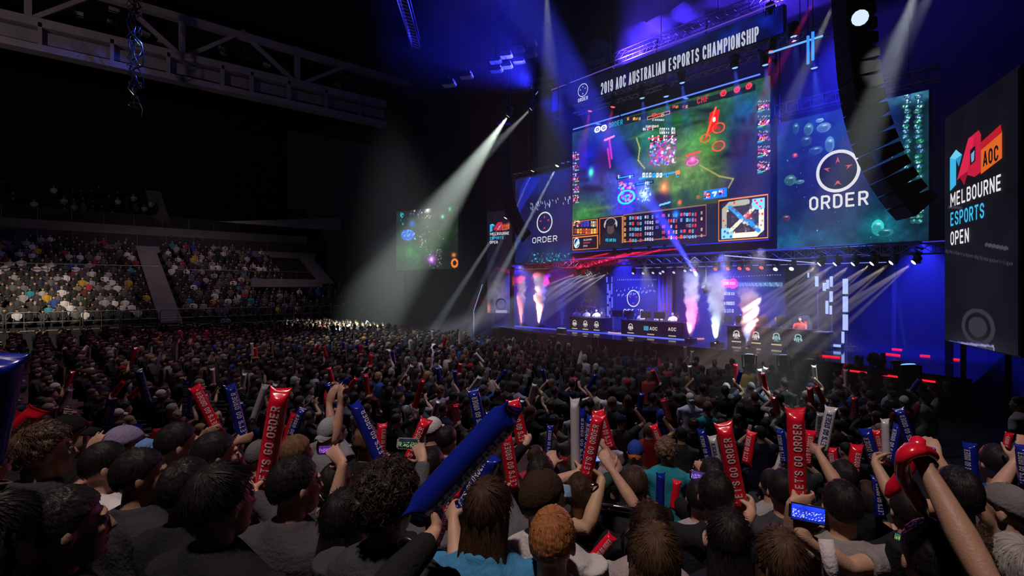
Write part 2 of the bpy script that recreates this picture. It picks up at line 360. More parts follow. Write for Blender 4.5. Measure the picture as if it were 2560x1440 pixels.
# house lamps in the roof, switched off
lm = [(193, 38), (282, 28), (275, 60), (357, 86), (404, 108), (553, 122), (553, 138), (610, 130), (612, 150), (662, 165), (702, 188), (752, 10), (748, 45), (776, 60), (838, 214), (862, 196)]
for i, (px, py) in enumerate(lm):
    p = PX(px, py, -39-(i % 3)*.8); s = .34
    t = empty('roof_lamp', p, .15*(i % 4)); MB().box((0, 0, 0), (.5, .62, .26)).build('housing', M['plastic'], t)
    MB().box((.26, 0, -.02), (.03, .54, .3), M=np.array([[.9, 0, .43], [0, 1, 0], [-.43, 0, .9]])).build('lens', M['steel'], t)
    MB().bar((0, 0, .1), (0, 0, .9), .03).build('bracket', M['black'], t)
    tag(t, 'small unlit box lamp hanging in the dark roof behind the left girder', 'lamp', 'unlit roof lamps behind the girder')
for px, py in ((1238, 150), (1265, 137), (1296, 123), (1327, 107), (1240, 173), (1265, 163), (1297, 151), (1327, 135), (1165, 188), (1122, 208)):
    p = PX(px, py, -20.5); t = empty('roof_speaker', p, .6); MB().box((0, 0, 0), (.55, .42, .26)).build('housing', M['steel'], t)
    MB().box((.3, 0, -.05), (.06, .36, .1)).build('horn', M['white'], t)
    MB().bar((0, 0, .1), (0, 0, 1.2), .02).build('bracket', M['black'], t)
    tag(t, 'small grey box fitting hanging high in the blue haze left of the banner', 'fitting', 'small hanging boxes above the left stage corner')
# hanging cable loom with blue glints
t = empty('cable_loom', PX(338, 140, -33.5)); tag(t, 'hanging bundle of chains and cables catching blue light before the roof girder', 'cables')
rr = random.Random(3)
for k in range(7):
    pts = [(rr.uniform(-.15, .15), rr.uniform(-.3, .3)+.12*math.sin(z*2+k), z) for z in np.linspace(4.6, -3.2+k*.25, 16)]
    MB().tube(pts, .018+.012*(k % 3), 6).build('cable', M['plastic'] if k % 2 else M['chrome'], t, True)
for k in range(11):
    z = rr.uniform(-2.6, 3.4); B = MB(); a = np.linspace(0, 2*np.pi, 13)
    B.tube([(.25*math.cos(x)*.3, .28*math.cos(x), z+.12*math.sin(x)) for x in a], .022, 5); B.build('clamp', M['chrome'], t, True)
spot('blue_spill', PX(338, 140, -33.5)+Vector((2.5, 1.8, 2)), PX(338, 140, -33.5), 420, (.05, .12, 1), 50, .5)
# ------------------------------------------------------------------ lettering and LED pictures
_tc = {}
_O = [(0, .2), (0, .8), (.16, .92), (.35, 1), (.65, 1), (.84, .92), (1, .8), (1, .2), (.84, .08), (.65, 0), (.35, 0), (.16, .08), (0, .2)]
_P = [(0, -.1), (0, 1), (.68, 1), (.9, .93), (1, .82), (1, .64), (.9, .53), (.68, .46), (0, .46)]
GLY = {'O': [_O], '0': [_O], 'A': [[(-.08, -.1), (.5, 1.06), (1.08, -.1)], [(.16, .24), (.84, .24)]], 'B': [[(0, .5), (0, 1), (.68, 1), (.9, .93), (.96, .82), (.96, .66), (.86, .55), (.68, .52), (0, .52), (0, 0), (.7, 0), (.92, .07), (1, .18), (1, .36), (.9, .46), (.68, .52)]],
 'C': [[(1, .70), (1, .8), (.84, .93), (.65, 1), (.35, 1), (.16, .93), (0, .8), (0, .2), (.16, .07), (.35, 0), (.65, 0), (.84, .07), (1, .2), (1, .30)]], 'D': [[(0, 0), (0, 1), (.6, 1), (.86, .92), (1, .76), (1, .24), (.86, .08), (.6, 0), (0, 0)]],
 'E': [[(1.04, 1), (0, 1), (0, 0), (1.04, 0)], [(0, .51), (.9, .51)]], 'F': [[(1.04, 1), (0, 1), (0, -.1)], [(0, .49), (.9, .49)]], 'G': [[(1, .72), (1, .8), (.84, .93), (.65, 1), (.35, 1), (.16, .93), (0, .8), (0, .2), (.16, .07), (.35, 0), (.65, 0), (.84, .07), (1, .2), (1, .46), (.55, .46)]],
 'H': [[(0, -.1), (0, 1.1)], [(1, -.1), (1, 1.1)], [(0, .5), (1, .5)]], 'I': [[(.5, -.1), (.5, 1.1)]], 'L': [[(0, 1.1), (0, 0), (1.04, 0)]], 'M': [[(0, -.1), (0, 1.03), (.5, .3), (1, 1.03), (1, -.1)]], 'N': [[(0, -.1), (0, 1.0), (1, 0), (1, 1.1)]],
 'P': [_P], 'R': [_P, [(.55, .46), (1.04, -.1)]], 'S': [[(1, .72), (1, .8), (.84, .93), (.65, 1), (.35, 1), (.14, .93), (0, .8), (0, .68), (.12, .58), (.88, .42), (1, .32), (1, .2), (.86, .07), (.65, 0), (.35, 0), (.16, .07), (0, .2), (0, .28)]],
 'T': [[(-.12, 1), (1.12, 1)], [(.5, 1), (.5, -.1)]], 'U': [[(0, 1.1), (0, .2), (.16, .07), (.35, 0), (.65, 0), (.84, .07), (1, .2), (1, 1.1)]], "'": [[(.5, 1.1), (.5, .72)]], '1': [[(.05, .76), (.55, 1)], [(.55, 1.06), (.55, -.1)]],
 '2': [[(0, .72), (0, .8), (.16, .93), (.35, 1), (.65, 1), (.84, .93), (1, .8), (1, .64), (.88, .5), (.04, .06), (.04, 0), (1.04, 0)]], '9': [[(1, .52), (.84, .43), (.65, .38), (.35, .38), (.16, .45), (0, .56), (0, .8), (.16, .93), (.35, 1), (.65, 1), (.84, .93), (1, .8), (1, .2), (.84, .07), (.65, 0), (.35, 0), (.16, .07), (0, .2), (0, .26)]]}
def text_mesh(s, ratio=None, thick=.16):
    """block capitals drawn with even strokes; capital height 1, total width `ratio`, centred"""
    if (s, ratio, thick) in _tc: return _tc[(s, ratio, thick)]
    adv = {'M': 1.28, 'I': .42, '1': .72, "'": .36, ' ': .55}; wd = [adv.get(c, 1.0) for c in s]; ratio = ratio or .62*sum(wd); unit = ratio/sum(wd); gap = min(max(thick*.6, unit*.22), unit*.4); V, Fc = [], []; x = -ratio/2
    for c, k in zip(s, wd):
        x0, x1 = x+gap/2+thick/2, x+unit*k-gap/2-thick/2; x += unit*k
        if c == ' ': continue
        if x1 < x0: x0 = x1 = (x0+x1)/2
        for pl in GLY[c]:
            q = np.array([(x0+(x1-x0)*a, float(np.clip(thick/2+(1-thick)*b, 0, 1))) for a, b in pl])
            for i in range(len(q)-1):
                d = q[i+1]-q[i]; d = d/(np.linalg.norm(d)+1e-9); n = np.array((-d[1], d[0]))*thick/2; m = len(V); V += [q[i]-n, q[i+1]-n, q[i+1]+n, q[i]+n]; Fc.append((m, m+1, m+2, m+3))
                if i: m = len(V); V += [q[i]+np.array((math.cos(t), math.sin(t)))*thick/2 for t in np.linspace(0, 2*math.pi, 9)[:-1]]; Fc.append(tuple(range(m, m+8)))
    V = np.array(V); V[:, 1] = np.clip(V[:, 1], 0, 1); _tc[(s, ratio, thick)] = (V, Fc); return V, Fc
class Plane:
    """a flat upright screen: origin, horizontal axis, facing normal (towards the audience)"""
    def __init__(s, o, ax): s.o = Vector(o); s.ax = Vector(ax).normalized(); s.n = s.ax.cross(Vector((0, 0, 1))); 
    def hit(s, px, py):
        a, b = ray(px); d = Vector((a, b, (720-py)/F)); c = Vector((0, 0, CZ))
        k = (s.o-c).dot(s.n)/d.dot(s.n); p = c+d*k; return ((p-s.o).dot(s.ax), p.z)
    def pt(s, u, z, off=0.0): p = s.o+s.ax*u+s.n*off; return (p.x, p.y, z)
    def text(s, mb, txt, u, z, h, wscale=1.0, off=.03, bold=.012, width=None, space=1.0):
        v, f = text_mesh(txt, width/h, .13+bold*1.5); mb.add([s.pt(u+x*h, z+y*h, off) for x, y in v], f); return mb
    def ring(s, mb, u, z, r0, r1, off=.03, n=48, sx=1.0):
        a = np.linspace(0, 2*np.pi, n, endpoint=False)
        mb.add([s.pt(u+r0*math.cos(x)*sx, z+r0*math.sin(x), off) for x in a]+[s.pt(u+r1*math.cos(x)*sx, z+r1*math.sin(x), off) for x in a],
               [(i, (i+1) % n, n+(i+1) % n, n+i) for i in range(n)]); return mb
    def poly(s, mb, pts, off=.03): mb.add([s.pt(u, z, off) for u, z in pts], [tuple(range(len(pts)))]); return mb
    def rect(s, mb, u0, z0, u1, z1, off=.03): return s.poly(mb, [(u0, z0), (u1, z0), (u1, z1), (u0, z1)], off)
def vnoise(h, w, cell, seed):
    r = np.random.default_rng(seed); gh, gw = int(h/cell)+3, int(w/cell)+3; g = r.random((gh, gw))
    y = np.arange(h)/cell; x = np.arange(w)/cell; iy, ix = y.astype(int), x.astype(int); fy, fx = y-iy, x-ix
    fy, fx = fy*fy*(3-2*fy), fx*fx*(3-2*fx)
    a = g[np.ix_(iy, ix)]*(1-fx)+g[np.ix_(iy, ix+1)]*fx; b = g[np.ix_(iy+1, ix)]*(1-fx)+g[np.ix_(iy+1, ix+1)]*fx
    return a*(1-fy)[:, None]+b*fy[:, None]
def fbm(h, w, cell, seed, o=4):
    s = 0; t = 0
    for k in range(o): s = s+vnoise(h, w, max(cell/2**k, 1.01), seed+k)*.55**k; t += .55**k
    return s/t
def srgb(c): c = np.asarray(c, float)/255; return np.where(c <= .04045, c/12.92, ((c+.055)/1.055)**2.4)
class Canvas:
    def __init__(s, pl, u0, z0, u1, z1, nx, base=(5, 6, 12)):
        s.pl, s.u0, s.z0, s.u1, s.z1 = pl, u0, z0, u1, z1; s.w = nx; s.h = max(4, int(nx*(z1-z0)/(u1-u0)))
        s.c = np.ones((s.h, s.w, 3))*np.array(base, float); s.X, s.Y = np.meshgrid(np.arange(s.w)+.5, np.arange(s.h)+.5)
    def xy(s, px, py): u, z = s.pl.hit(px, py); return ((u-s.u0)/(s.u1-s.u0)*s.w, (z-s.z0)/(s.z1-s.z0)*s.h)
    def k(s): return s.w/(s.u1-s.u0)
    def mixin(s, m, col): m = np.clip(m, 0, 1)[..., None]; s.c = s.c*(1-m)+np.array(col, float)*m
    def blob(s, px, py, rx, ry, col, a=1.0, soft=1.0, ang=0):
        x, y = s.xy(px, py); x2, _ = s.xy(px+rx, py); _, y2 = s.xy(px, py-ry); rx, ry = max(abs(x2-x), .6), max(abs(y2-y), .6)
        dx, dy = s.X-x, s.Y-y; c, n = math.cos(ang), math.sin(ang); d = ((dx*c+dy*n)/rx)**2+((dy*c-dx*n)/ry)**2
        s.mixin(a*(np.exp(-d*1.2) if soft else (d < 1)), col)
    def rect(s, px0, py0, px1, py1, col, a=1.0):
        x0, y0 = s.xy(px0, py0); x1, y1 = s.xy(px1, py1)
        y0, y1 = sorted((y0, y1)); s.mixin(a*((s.X >= x0) & (s.X < max(x1, x0+1)) & (s.Y >= y0) & (s.Y < max(y1, y0+1))), col)
    def frame(s, px0, py0, px1, py1, fill, line, a=.9):
        s.rect(px0, py0, px1, py1, line); x0, y0 = s.xy(px0, py0); x1, y1 = s.xy(px1, py1)
        y0, y1 = sorted((y0, y1)); s.mixin(((s.X >= x0+1.3) & (s.X < x1-1.3) & (s.Y >= y0+1.3) & (s.Y < y1-1.3))*1.0, fill)
    def ring(s, px, py, rx, ry, wd, col, a=1.0):
        x, y = s.xy(px, py); x2, _ = s.xy(px+rx, py); _, y2 = s.xy(px, py-ry); d = np.sqrt(((s.X-x)/abs(x2-x))**2+((s.Y-y)/abs(y2-y))**2)
        s.mixin(a*(np.abs(d-1) < wd), col)
    def line(s, pts, wd, col, a=1.0):
        q_ = [s.xy(*p) for p in pts]
        for (x0, y0), (x1, y1) in zip(q_, q_[1:]):
            dx, dy = x1-x0, y1-y0; t = np.clip(((s.X-x0)*dx+(s.Y-y0)*dy)/(dx*dx+dy*dy+1e-6), 0, 1)
            s.mixin(a*(np.hypot(s.X-x0-t*dx, s.Y-y0-t*dy) < wd), col)
    def poly(s, pts, col, a=1.0):
        q_ = [s.xy(*p) for p in pts]; ins = np.zeros(s.X.shape, bool)
        for (x0, y0), (x1, y1) in zip(q_, q_[1:]+q_[:1]):
            ins ^= ((y0 > s.Y) != (y1 > s.Y)) & (s.X < (x1-x0)*(s.Y-y0)/(y1-y0+1e-9)+x0)
        s.mixin(a*ins, col)
    def speck(s, px0, py0, px1, py1, n, cols, seed=1, size=(1, 2.4)):
        r = random.Random(seed)
        for _ in range(n):
            px, py = r.uniform(px0, px1), r.uniform(py0, py1); k = r.uniform(*size); s.blob(px, py, k, k*r.uniform(.6, 1.4), r.choice(cols), r.uniform(.5, 1), 0)
    def glyphs(s, px0, py0, px1, py1, n, cols, seed=1, fill=.6):
        """a row of unreadable little marks"""
        r = random.Random(seed)
        for i in range(n):
            if r.random() > fill: continue
            a = px0+(px1-px0)*i/n; ya = py0+(r.random()-.5)*0; b = a+(px1-px0)/n*.72; y0 = ya+(py1-py0)*0
            s.rect(a, py1, b, py0, r.choice(cols), r.uniform(.6, 1)); s.rect(a+(b-a)*.3, py1-(py1-py0)*.3, b-(b-a)*.25, py0+(py1-py0)*.3, (12, 12, 20), .6)
    def noise(s, cell, amp, seed): s.c = s.c*(1+amp*(fbm(s.h, s.w, cell, seed)[..., None]*2-1))
    def build(s, name, parent, mtl=None, gain=1.0):
        nx, ny = s.w, s.h; uu = np.linspace(s.u0, s.u1, nx+1); zz = np.linspace(s.z0, s.z1, ny+1); o, ax = np.array(s.pl.o), np.array(s.pl.ax)
        V = np.empty((ny+1, nx+1, 3)); V[...] = o; V += ax*uu[None, :, None]; V[..., 2] = zz[:, None]
        idx = np.arange((nx+1)*(ny+1)).reshape(ny+1, nx+1)
        fc = np.stack([idx[:-1, :-1], idx[:-1, 1:], idx[1:, 1:], idx[1:, :-1]], -1).reshape(-1, 4)
        me = bpy.data.meshes.new(name); me.vertices.add(V.size//3); me.vertices.foreach_set('co', V.ravel()); me.loops.add(fc.size)
        me.loops.foreach_set('vertex_index', fc.ravel()); me.polygons.add(len(fc)); me.polygons.foreach_set('loop_start', np.arange(0, fc.size, 4)); me.update()
        cp = np.pad(s.c, ((0, 1), (0, 1), (0, 0)), 'edge'); cl = srgb(np.clip(cp, 0, 255))*gain
        at = me.attributes.new('picture', 'FLOAT_COLOR', 'POINT'); at.data.foreach_set('color', np.concatenate([cl, np.ones(cl.shape[:2]+(1,))], -1).ravel().astype('f'))
        return link(name, me, mtl or M['scr'], parent)
def glowpart(name, mb, col, parent, k=1.0):
    c = srgb(col)*k; return mb.build(name, M['gl'], parent, color=c)
def cabinet(pl, u0, z0, u1, z1, parent, dep=.25, name='cabinet'):
    b = MB(); c = np.array(pl.pt((u0+u1)/2, (z0+z1)/2, -dep/2-.03)); ax = np.array(pl.ax); n = np.array(pl.n)
    b.box(c, (u1-u0+.06, dep, z1-z0+.06), M=np.array([ax, n, (0, 0, 1)]).T); return b.build(name, M['black'], parent)
def order_logo(pl, u, z, r, parent, star=(240, 70, 90), hole=None, sx=1.0, th=.13, ring=(238, 236, 240), txt=True, gain=1.0, tw=None, tz=None, th_=None):
    if hole: b = MB(); a = np.linspace(0, 2*np.pi, 40, endpoint=False); pl.poly(b, [(u+r*.97*math.cos(x)*sx, z+r*.97*math.sin(x)) for x in a], .02); glowpart('disc', b, hole, parent)
    glowpart('ring', pl.ring(MB(), u, z, r*(1-th), r, .03, 48, sx), ring, parent, gain)
    b = MB()
    for ang in (90, 18, 162):
        c, s_ = math.cos(math.radians(ang)), math.sin(math.radians(ang)); cu, cz = u+.52*r*c*sx, z+.52*r*s_
        f = lambda a, t: (cu+(a*c-t*s_)*r*sx, cz+(a*s_+t*c)*r)
        pl.poly(b, [f(.17, 0), f(-.15, .10), f(-.05, 0)], .035); pl.poly(b, [f(.17, 0), f(-.05, 0), f(-.15, -.10)], .035)
    for sg in (1, -1):
        cu, cz = u, z-.55*r
        pl.poly(b, [(cu+sg*.18*r*sx, cz-.12*r), (cu-sg*.02*r*sx, cz+.1*r), (cu-sg*.1*r*sx, cz+.03*r), (cu+sg*.06*r*sx, cz-.06*r)][::sg], .035)
    glowpart('star_marks', b, star, parent)
    if txt: glowpart('lettering', pl.text(MB(), 'ORDER', u, tz if tz is not None else z-1.75*r, th_ or r*.42, width=tw or r*2.3, bold=.014, space=1.15), ring, parent, gain)
# ------------------------------------------------------------------ the big game screen
YS = 23.0
PS = Plane((0, YS, 0), (1, 0, 0))
def ext(pl, px0, py0, px1, py1, px2, py2, px3, py3):
    a, b, c, d = pl.hit(px0, py0), pl.hit(px1, py1), pl.hit(px2, py2), pl.hit(px3, py3)
    return (a[0]+c[0])/2, (c[1]+d[1])/2, (b[0]+d[0])/2, (a[1]+b[1])/2     # tl tr bl br -> u0,z0,u1,z1
u0, z0, u1, z1 = ext(PS, 1431, 326, 1926, 197, 1431, 627, 1926, 597)
t = VS = empty('video_screen', (0, 0, 0)); tag(t, 'huge central LED screen over the stage showing a green battle game', 'screen')
cabinet(PS, u0, z0, u1, z1, t)
c = Canvas(PS, u0, z0, u1, z1, 400, (34, 62, 44))
B_ = c.blob
B_(1480, 400, 90, 90, (16, 26, 92)); B_(1560, 360, 60, 50, (24, 58, 84)); B_(1620, 350, 50, 60, (28, 92, 60)); B_(1600, 310, 80, 24, (30, 56, 70))
B_(1720, 300, 60, 16, (28, 120, 30)); B_(1760, 290, 40, 22, (52, 74, 72)); B_(1700, 330, 60, 14, (40, 62, 50)); B_(1870, 290, 60, 70, (28, 72, 112)); B_(1840, 340, 40, 50, (36, 58, 86))
B_(1700, 430, 110, 70, (78, 104, 56)); B_(1740, 360, 70, 40, (66, 108, 54)); B_(1800, 480, 60, 50, (66, 84, 46)); B_(1890, 440, 60, 110, (16, 18, 52)); B_(1850, 400, 40, 50, (20, 30, 62))
B_(1470, 480, 40, 30, (16, 30, 50)); B_(1540, 440, 90, 30, (58, 62, 120)); B_(1560, 520, 70, 60, (66, 52, 200), .8); B_(1470, 550, 60, 50, (40, 92, 48)); B_(1720, 520, 90, 40, (40, 64, 34))
B_(1640, 560, 80, 30, (38, 44, 150), .7); B_(1840, 560, 90, 60, (14, 16, 40)); B_(1860, 470, 70, 40, (24, 26, 60)); B_(1520, 385, 60, 34, (14, 16, 70)); B_(1560, 375, 28, 26, (18, 24, 40)); B_(1470, 395, 30, 40, (24, 30, 150), .6)
for x, y, a, b, k in ((1560, 385, 26, 16, .9), (1545, 392, 14, 20, .8), (1760, 275, 26, 14, .7), (1735, 295, 40, 10, .6), (1700, 312, 46, 9, .6), (1850, 350, 22, 34, .85), (1872, 320, 16, 30, .7), (1830, 385, 22, 16, .8), (1900, 480, 40, 50, .8), (1480, 470, 26, 14, .8), (1455, 440, 18, 12, .7), (1660, 505, 18, 20, .9), (1640, 360, 4, 26, .9), (1505, 400, 30, 10, .7), (1850, 300, 12, 20, .5)):
    for j in range(7): B_(x+math.sin(j*2.4+x)*a*.8, y+math.cos(j*3.1+y)*b*.8, a*.5, b*.5, (8, 12, 24), k*.55)
for x, y, a, b in ((1700, 400, 60, 8), (1680, 470, 70, 6), (1620, 440, 30, 5), (1740, 450, 40, 5), (1500, 520, 40, 5), (1600, 340, 30, 4), (1780, 420, 24, 4)): B_(x, y, a, b, (104, 128, 72), .5)
c.noise(26, .42, 5); c.noise(7, .22, 9); c.noise(3, .16, 19)
c.line([(1750, 412), (1800, 440), (1834, 446), (1822, 468)], 1.2, (150, 140, 90), .8); c.line([(1592, 345), (1600, 370), (1596, 400), (1612, 420)], 1.4, (190, 170, 90), .7)
c.poly([(1776, 280), (1800, 272), (1793, 320), (1768, 336)], (190, 34, 44)); c.line([(1790, 268), (1765, 345)], 1.5, (224, 100, 70)); c.blob(1786, 298, 4, 6, (240, 220, 220), 1, 0)
for x, y, r in ((1797, 319, 15), (1797, 364, 15), (1764, 345, 12)): c.ring(x, y, r, r*.8, .1, (230, 84, 60)); c.blob(x, y, r*.5, r*.5, (150, 50, 60), .8)
c.blob(1730, 400, 16, 14, (190, 70, 140)); c.blob(1732, 398, 6, 6, (250, 170, 220)); c.ring(1732, 405, 14, 7, .12, (220, 120, 200)); c.line([(1717, 388), (1750, 378)], 1.6, (230, 80, 70))
for x, y in ((1520, 372), (1524, 350)): c.line([(x, y), (x+6, y+45)], 2.2, (190, 60, 140), .8)
c.line([(1512, 350), (1535, 340)], 2, (220, 130, 170))
B_(1655, 385, 34, 30, (150, 90, 150), .8); c.speck(1626, 345, 1690, 412, 190, [(240, 180, 230), (90, 150, 250), (240, 90, 110), (60, 70, 160), (210, 230, 255), (170, 60, 160)], 3, (1.2, 3.6))
B_(1568, 480, 24, 34, (96, 60, 250)); c.speck(1548, 455, 1588, 502, 70, [(220, 150, 250), (90, 90, 255), (250, 120, 140), (60, 210, 220)], 4, (1.2, 3.4)); c.ring(1566, 492, 20, 16, .12, (80, 200, 230))
B_(1610, 484, 16, 20, (150, 190, 255)); B_(1611, 482, 7, 9, (240, 250, 255)); c.speck(1596, 464, 1628, 506, 50, [(160, 200, 255), (60, 90, 190), (240, 245, 255)], 5, (1, 3))
B_(1661, 470, 12, 20, (220, 120, 80)); B_(1660, 468, 5, 8, (255, 190, 120)); B_(1650, 498, 24, 18, (40, 26, 60)); c.line([(1650, 512), (1675, 505)], 1.6, (110, 180, 250)); B_(1700, 505, 5, 6, (250, 110, 60)); B_(1478, 430, 7, 12, (110, 230, 190))
for x0, y0, x1, y1, cc in ((1608, 326, 1640, 318, (200, 50, 60)), (1630, 352, 1690, 336, (214, 34, 60)), (1620, 346, 1650, 341, (200, 50, 60)), (1546, 446, 1584, 436, (60, 160, 230)), (1592, 462, 1632, 452, (50, 130, 220)), (1598, 444, 1700, 430, (60, 150, 230))):
    c.rect(x0-5, y0+3, x1+3, y1-3, (14, 16, 26)); c.rect(x0, y0, x1, y1, cc); c.glyphs(x0, y1+1, x1, y0-1, 12, [cc, (250, 250, 255)], x0, .5)
c.rect(1690, 436, 1700, 424, (220, 130, 60)); c.glyphs(1650, 318, 1690, 334, 8, [(240, 240, 250)], 8, .9); c.glyphs(1615, 312, 1648, 318, 8, [(230, 220, 220)], 9, .8)
# upper score strip, side portraits, lower panels
for x0, x1 in ((1486, 1562), (1562, 1618), (1676, 1735), (1735, 1815), (1815, 1890)):
    yt = lambda x: 326-.26*(x-1431); c.rect(x0, yt(x0)+19, x1, yt(x1)+2, (14, 20, 32), .92)
c.frame(1618, 300, 1676, 275, (16, 26, 40), (190, 140, 90)); c.glyphs(1568, 292, 1612, 300, 6, [(90, 220, 180), (240, 170, 60), (230, 230, 230)], 11, .8); c.glyphs(1682, 262, 1730, 270, 6, [(90, 220, 180), (240, 170, 60), (230, 80, 80)], 12, .8)
c.glyphs(1632, 282, 1664, 292, 3, [(240, 210, 200), (60, 180, 220), (230, 70, 70)], 13, 1); c.glyphs(1632, 296, 1662, 302, 6, [(230, 230, 240)], 14, .9)
for x, y, cc in ((1494, 323, (230, 230, 240)), (1510, 319, (230, 230, 240)), (1843, 223, (230, 70, 90)), (1873, 214, (230, 70, 90)), (1809, 232, (230, 70, 90))): c.ring(x, y, 6, 6, .3, cc); c.blob(x, y, 2, 2, cc, 1, 0)
for i in range(5):
    y = 384+i*27; c.rect(1432, y+16, 1448, y-2, (22, 20, 36)); c.speck(1433, y, 1447, y+15, 26, [(230, 120, 60), (110, 90, 220), (220, 70, 100), (220, 210, 230)], 20+i, (.9, 2)); c.rect(1438, y+16, 1448, y+13, (40, 210, 130)); c.glyphs(1433, y-5, 1446, y-2, 6, [(230, 230, 240)], 30+i, .8)
for i in range(5):
    y = 258+i*38; c.rect(1893, y+20, 1926, y-3, (22, 20, 40)); c.speck(1896, y, 1924, y+16, 44, [(230, 120, 60), (120, 100, 230), (220, 70, 100), (230, 220, 240)], 40+i, (1, 2.4)); c.rect(1895, y+20, 1912, y+17, (70, 220, 110)); c.rect(1895, y+23, 1908, y+21, (60, 120, 230)); c.glyphs(1896, y-8, 1925, y-4, 9, [(240, 240, 250)], 50+i, .8)
c.rect(1742, 496, 1750, 486, (120, 90, 60)); c.rect(1760, 498, 1818, 468, (20, 110, 210)); c.rect(1761, 494, 1776, 478, (30, 30, 60)); c.rect(1797, 488, 1812, 472, (30, 30, 60)); c.speck(1762, 479, 1775, 493, 20, [(230, 230, 250), (220, 110, 90)], 61); c.speck(1798, 473, 1811, 487, 20, [(230, 230, 250), (150, 120, 230)], 62); c.line([(1783, 481), (1791, 479), (1787, 489)], 1.2, (240, 240, 250))
OR = (196, 124, 72); DK = (14, 14, 26)
c.rect(1432, 627, 1767, 510, (18, 16, 30)); c.rect(1767, 606, 1926, 490, (14, 20, 34), .75)
c.frame(1432, 589, 1494, 546, DK, OR); c.frame(1432, 625, 1495, 587, DK, OR); c.frame(1499, 611, 1557, 538, (10, 10, 16), OR); c.frame(1559, 605, 1767, 510, (12, 11, 26), (120, 90, 70)); c.frame(1797, 603, 1921, 484, (16, 15, 28), OR)
c.speck(1435, 552, 1450, 566, 24, [(220, 150, 90), (150, 90, 70), (240, 210, 190)], 70); c.glyphs(1452, 552, 1475, 566, 3, [(70, 80, 190), (60, 180, 170)], 71, 1); c.glyphs(1478, 552, 1492, 566, 3, [(200, 190, 170)], 72, .8); c.glyphs(1436, 571, 1492, 583, 8, [(210, 120, 70), (240, 180, 80), (180, 80, 70)], 73, .9)
c.blob(1442, 607, 7, 13, (200, 215, 230), 1, 0); c.blob(1442, 607, 5.5, 11, (20, 40, 60), 1, 0); c.line([(1438, 614), (1446, 600)], 1.6, (150, 210, 230)); c.line([(1440, 617), (1447, 605)], 1.2, (220, 235, 240))
# caster portrait: a plain seated figure in headphones
c.blob(1527, 560, 17, 16, (170, 170, 176), .9, 0); c.blob(1527, 607, 28, 34, (20, 24, 34), 1, 0); c.blob(1527, 568, 10, 17, (70, 56, 54), 1, 0); c.blob(1527, 555, 12, 10, (24, 22, 26), 1, 0); c.blob(1516, 567, 3, 8, (12, 12, 14), 1, 0); c.blob(1538, 567, 3, 8, (12, 12, 14), 1, 0); c.glyphs(1514, 596, 1542, 603, 6, [(60, 190, 210)], 74, 1)
for i in range(5):
    y = 541+i*14
    for k, (a, b, n, cs) in enumerate(((1561, 1567, 1, [(240, 170, 80)]), (1574, 1606, 5, [(190, 190, 230), (230, 90, 80), (120, 200, 220)]), (1612, 1636, 4, [(200, 200, 230)]), (1640, 1650, 1, [(120, 110, 220)]), (1656, 1666, 1, [(200, 80, 90)]), (1670, 1696, 4, [(200, 200, 230), (230, 80, 80)]), (1702, 1744, 6, [(120, 190, 230), (230, 90, 70), (150, 150, 230)]), (1752, 1758, 1, [(200, 180, 150)]))):
        yy = y-.07*(a-1561); c.glyphs(a, yy, b, yy+8, n, cs, 80+i*9+k, .85)
B_(1690, 535, 10, 12, (60, 150, 250), .8)
# little map: pale lanes on dark ground
def mp(u, v): return 1804+u*108, 597-.07*u*108-v*(91+6*u)
pale = (196, 196, 178); blu = (130, 186, 216)
c.poly([mp(0, 0), mp(1, 0), mp(1, 1.0), mp(0, 1.0)], (40, 36, 44))
for w_, cc in ((4.2, pale),):
    c.line([mp(.07, .1), mp(.07, .78), mp(.2, .93), mp(.6, .94)], w_, (150, 150, 136)); c.line([mp(.15, .07), mp(.8, .07), mp(.93, .2), mp(.93, .7)], w_, (206, 204, 190)); c.line([mp(.2, .2), mp(.8, .8)], 3, pale)
c.line([mp(.2, .85), mp(.45, .55), mp(.62, .42), mp(.86, .16)], 3.2, (54, 130, 190)); c.poly([mp(0, 0), mp(.27, 0), mp(.27, .18), mp(.18, .28), mp(0, .28)], blu); c.poly([mp(1, 1), mp(.72, 1), mp(.7, .82), mp(.82, .7), mp(1, .72)], blu)
for i, (a, b) in enumerate(((.06, .06), (.15, .14), (.22, .05), (.08, .2))): c.blob(*mp(a, b), 3, 3, (40, 80, 130), 1, 0)
for a, b in ((.93, .93), (.82, .88), (.9, .78), (.78, .95), (.62, .6), (.3, .95), (.95, .4), (.95, .58), (.05, .5)): c.blob(*mp(a, b), 3, 3, (210, 50, 70), 1, 0)
c.blob(*mp(.62, .55), 10, 8, (190, 60, 60), .8); c.blob(*mp(.68, .4), 11, 8, (50, 130, 200), .9); c.speck(1812, 515, 1908, 585, 50, [(90, 84, 90), (200, 196, 180), (70, 66, 76)], 91, (1.5, 4))
g_ = c.c.mean(-1, keepdims=True); c.c = g_+(c.c-g_)*1.3
c.build('picture', t, gain=1.25)
glowpart('lettering', PS.text(MB(), 'ORDER', PS.hit(1540, 313)[0], PS.hit(1540, 316)[1], .27, width=.95, bold=.015), (40, 190, 220), t)
glowpart('lettering', PS.text(MB(), 'CHF', PS.hit(1758, 257)[0], PS.hit(1758, 257)[1], .30, width=.62, bold=.02), (230, 60, 80), t)
for k, s_ in enumerate(('MELBOURNE', 'ESPORTS', 'OPEN')): glowpart('lettering', PS.text(MB(), s_, PS.hit(1470-(0, 2.5, 6)[k], 600)[0], PS.hit(1465, 602+k*7.6)[1], .10, width=(.62, .5, .32)[k], bold=.01), (220, 215, 220) if k != 1 else (220, 90, 110), t)
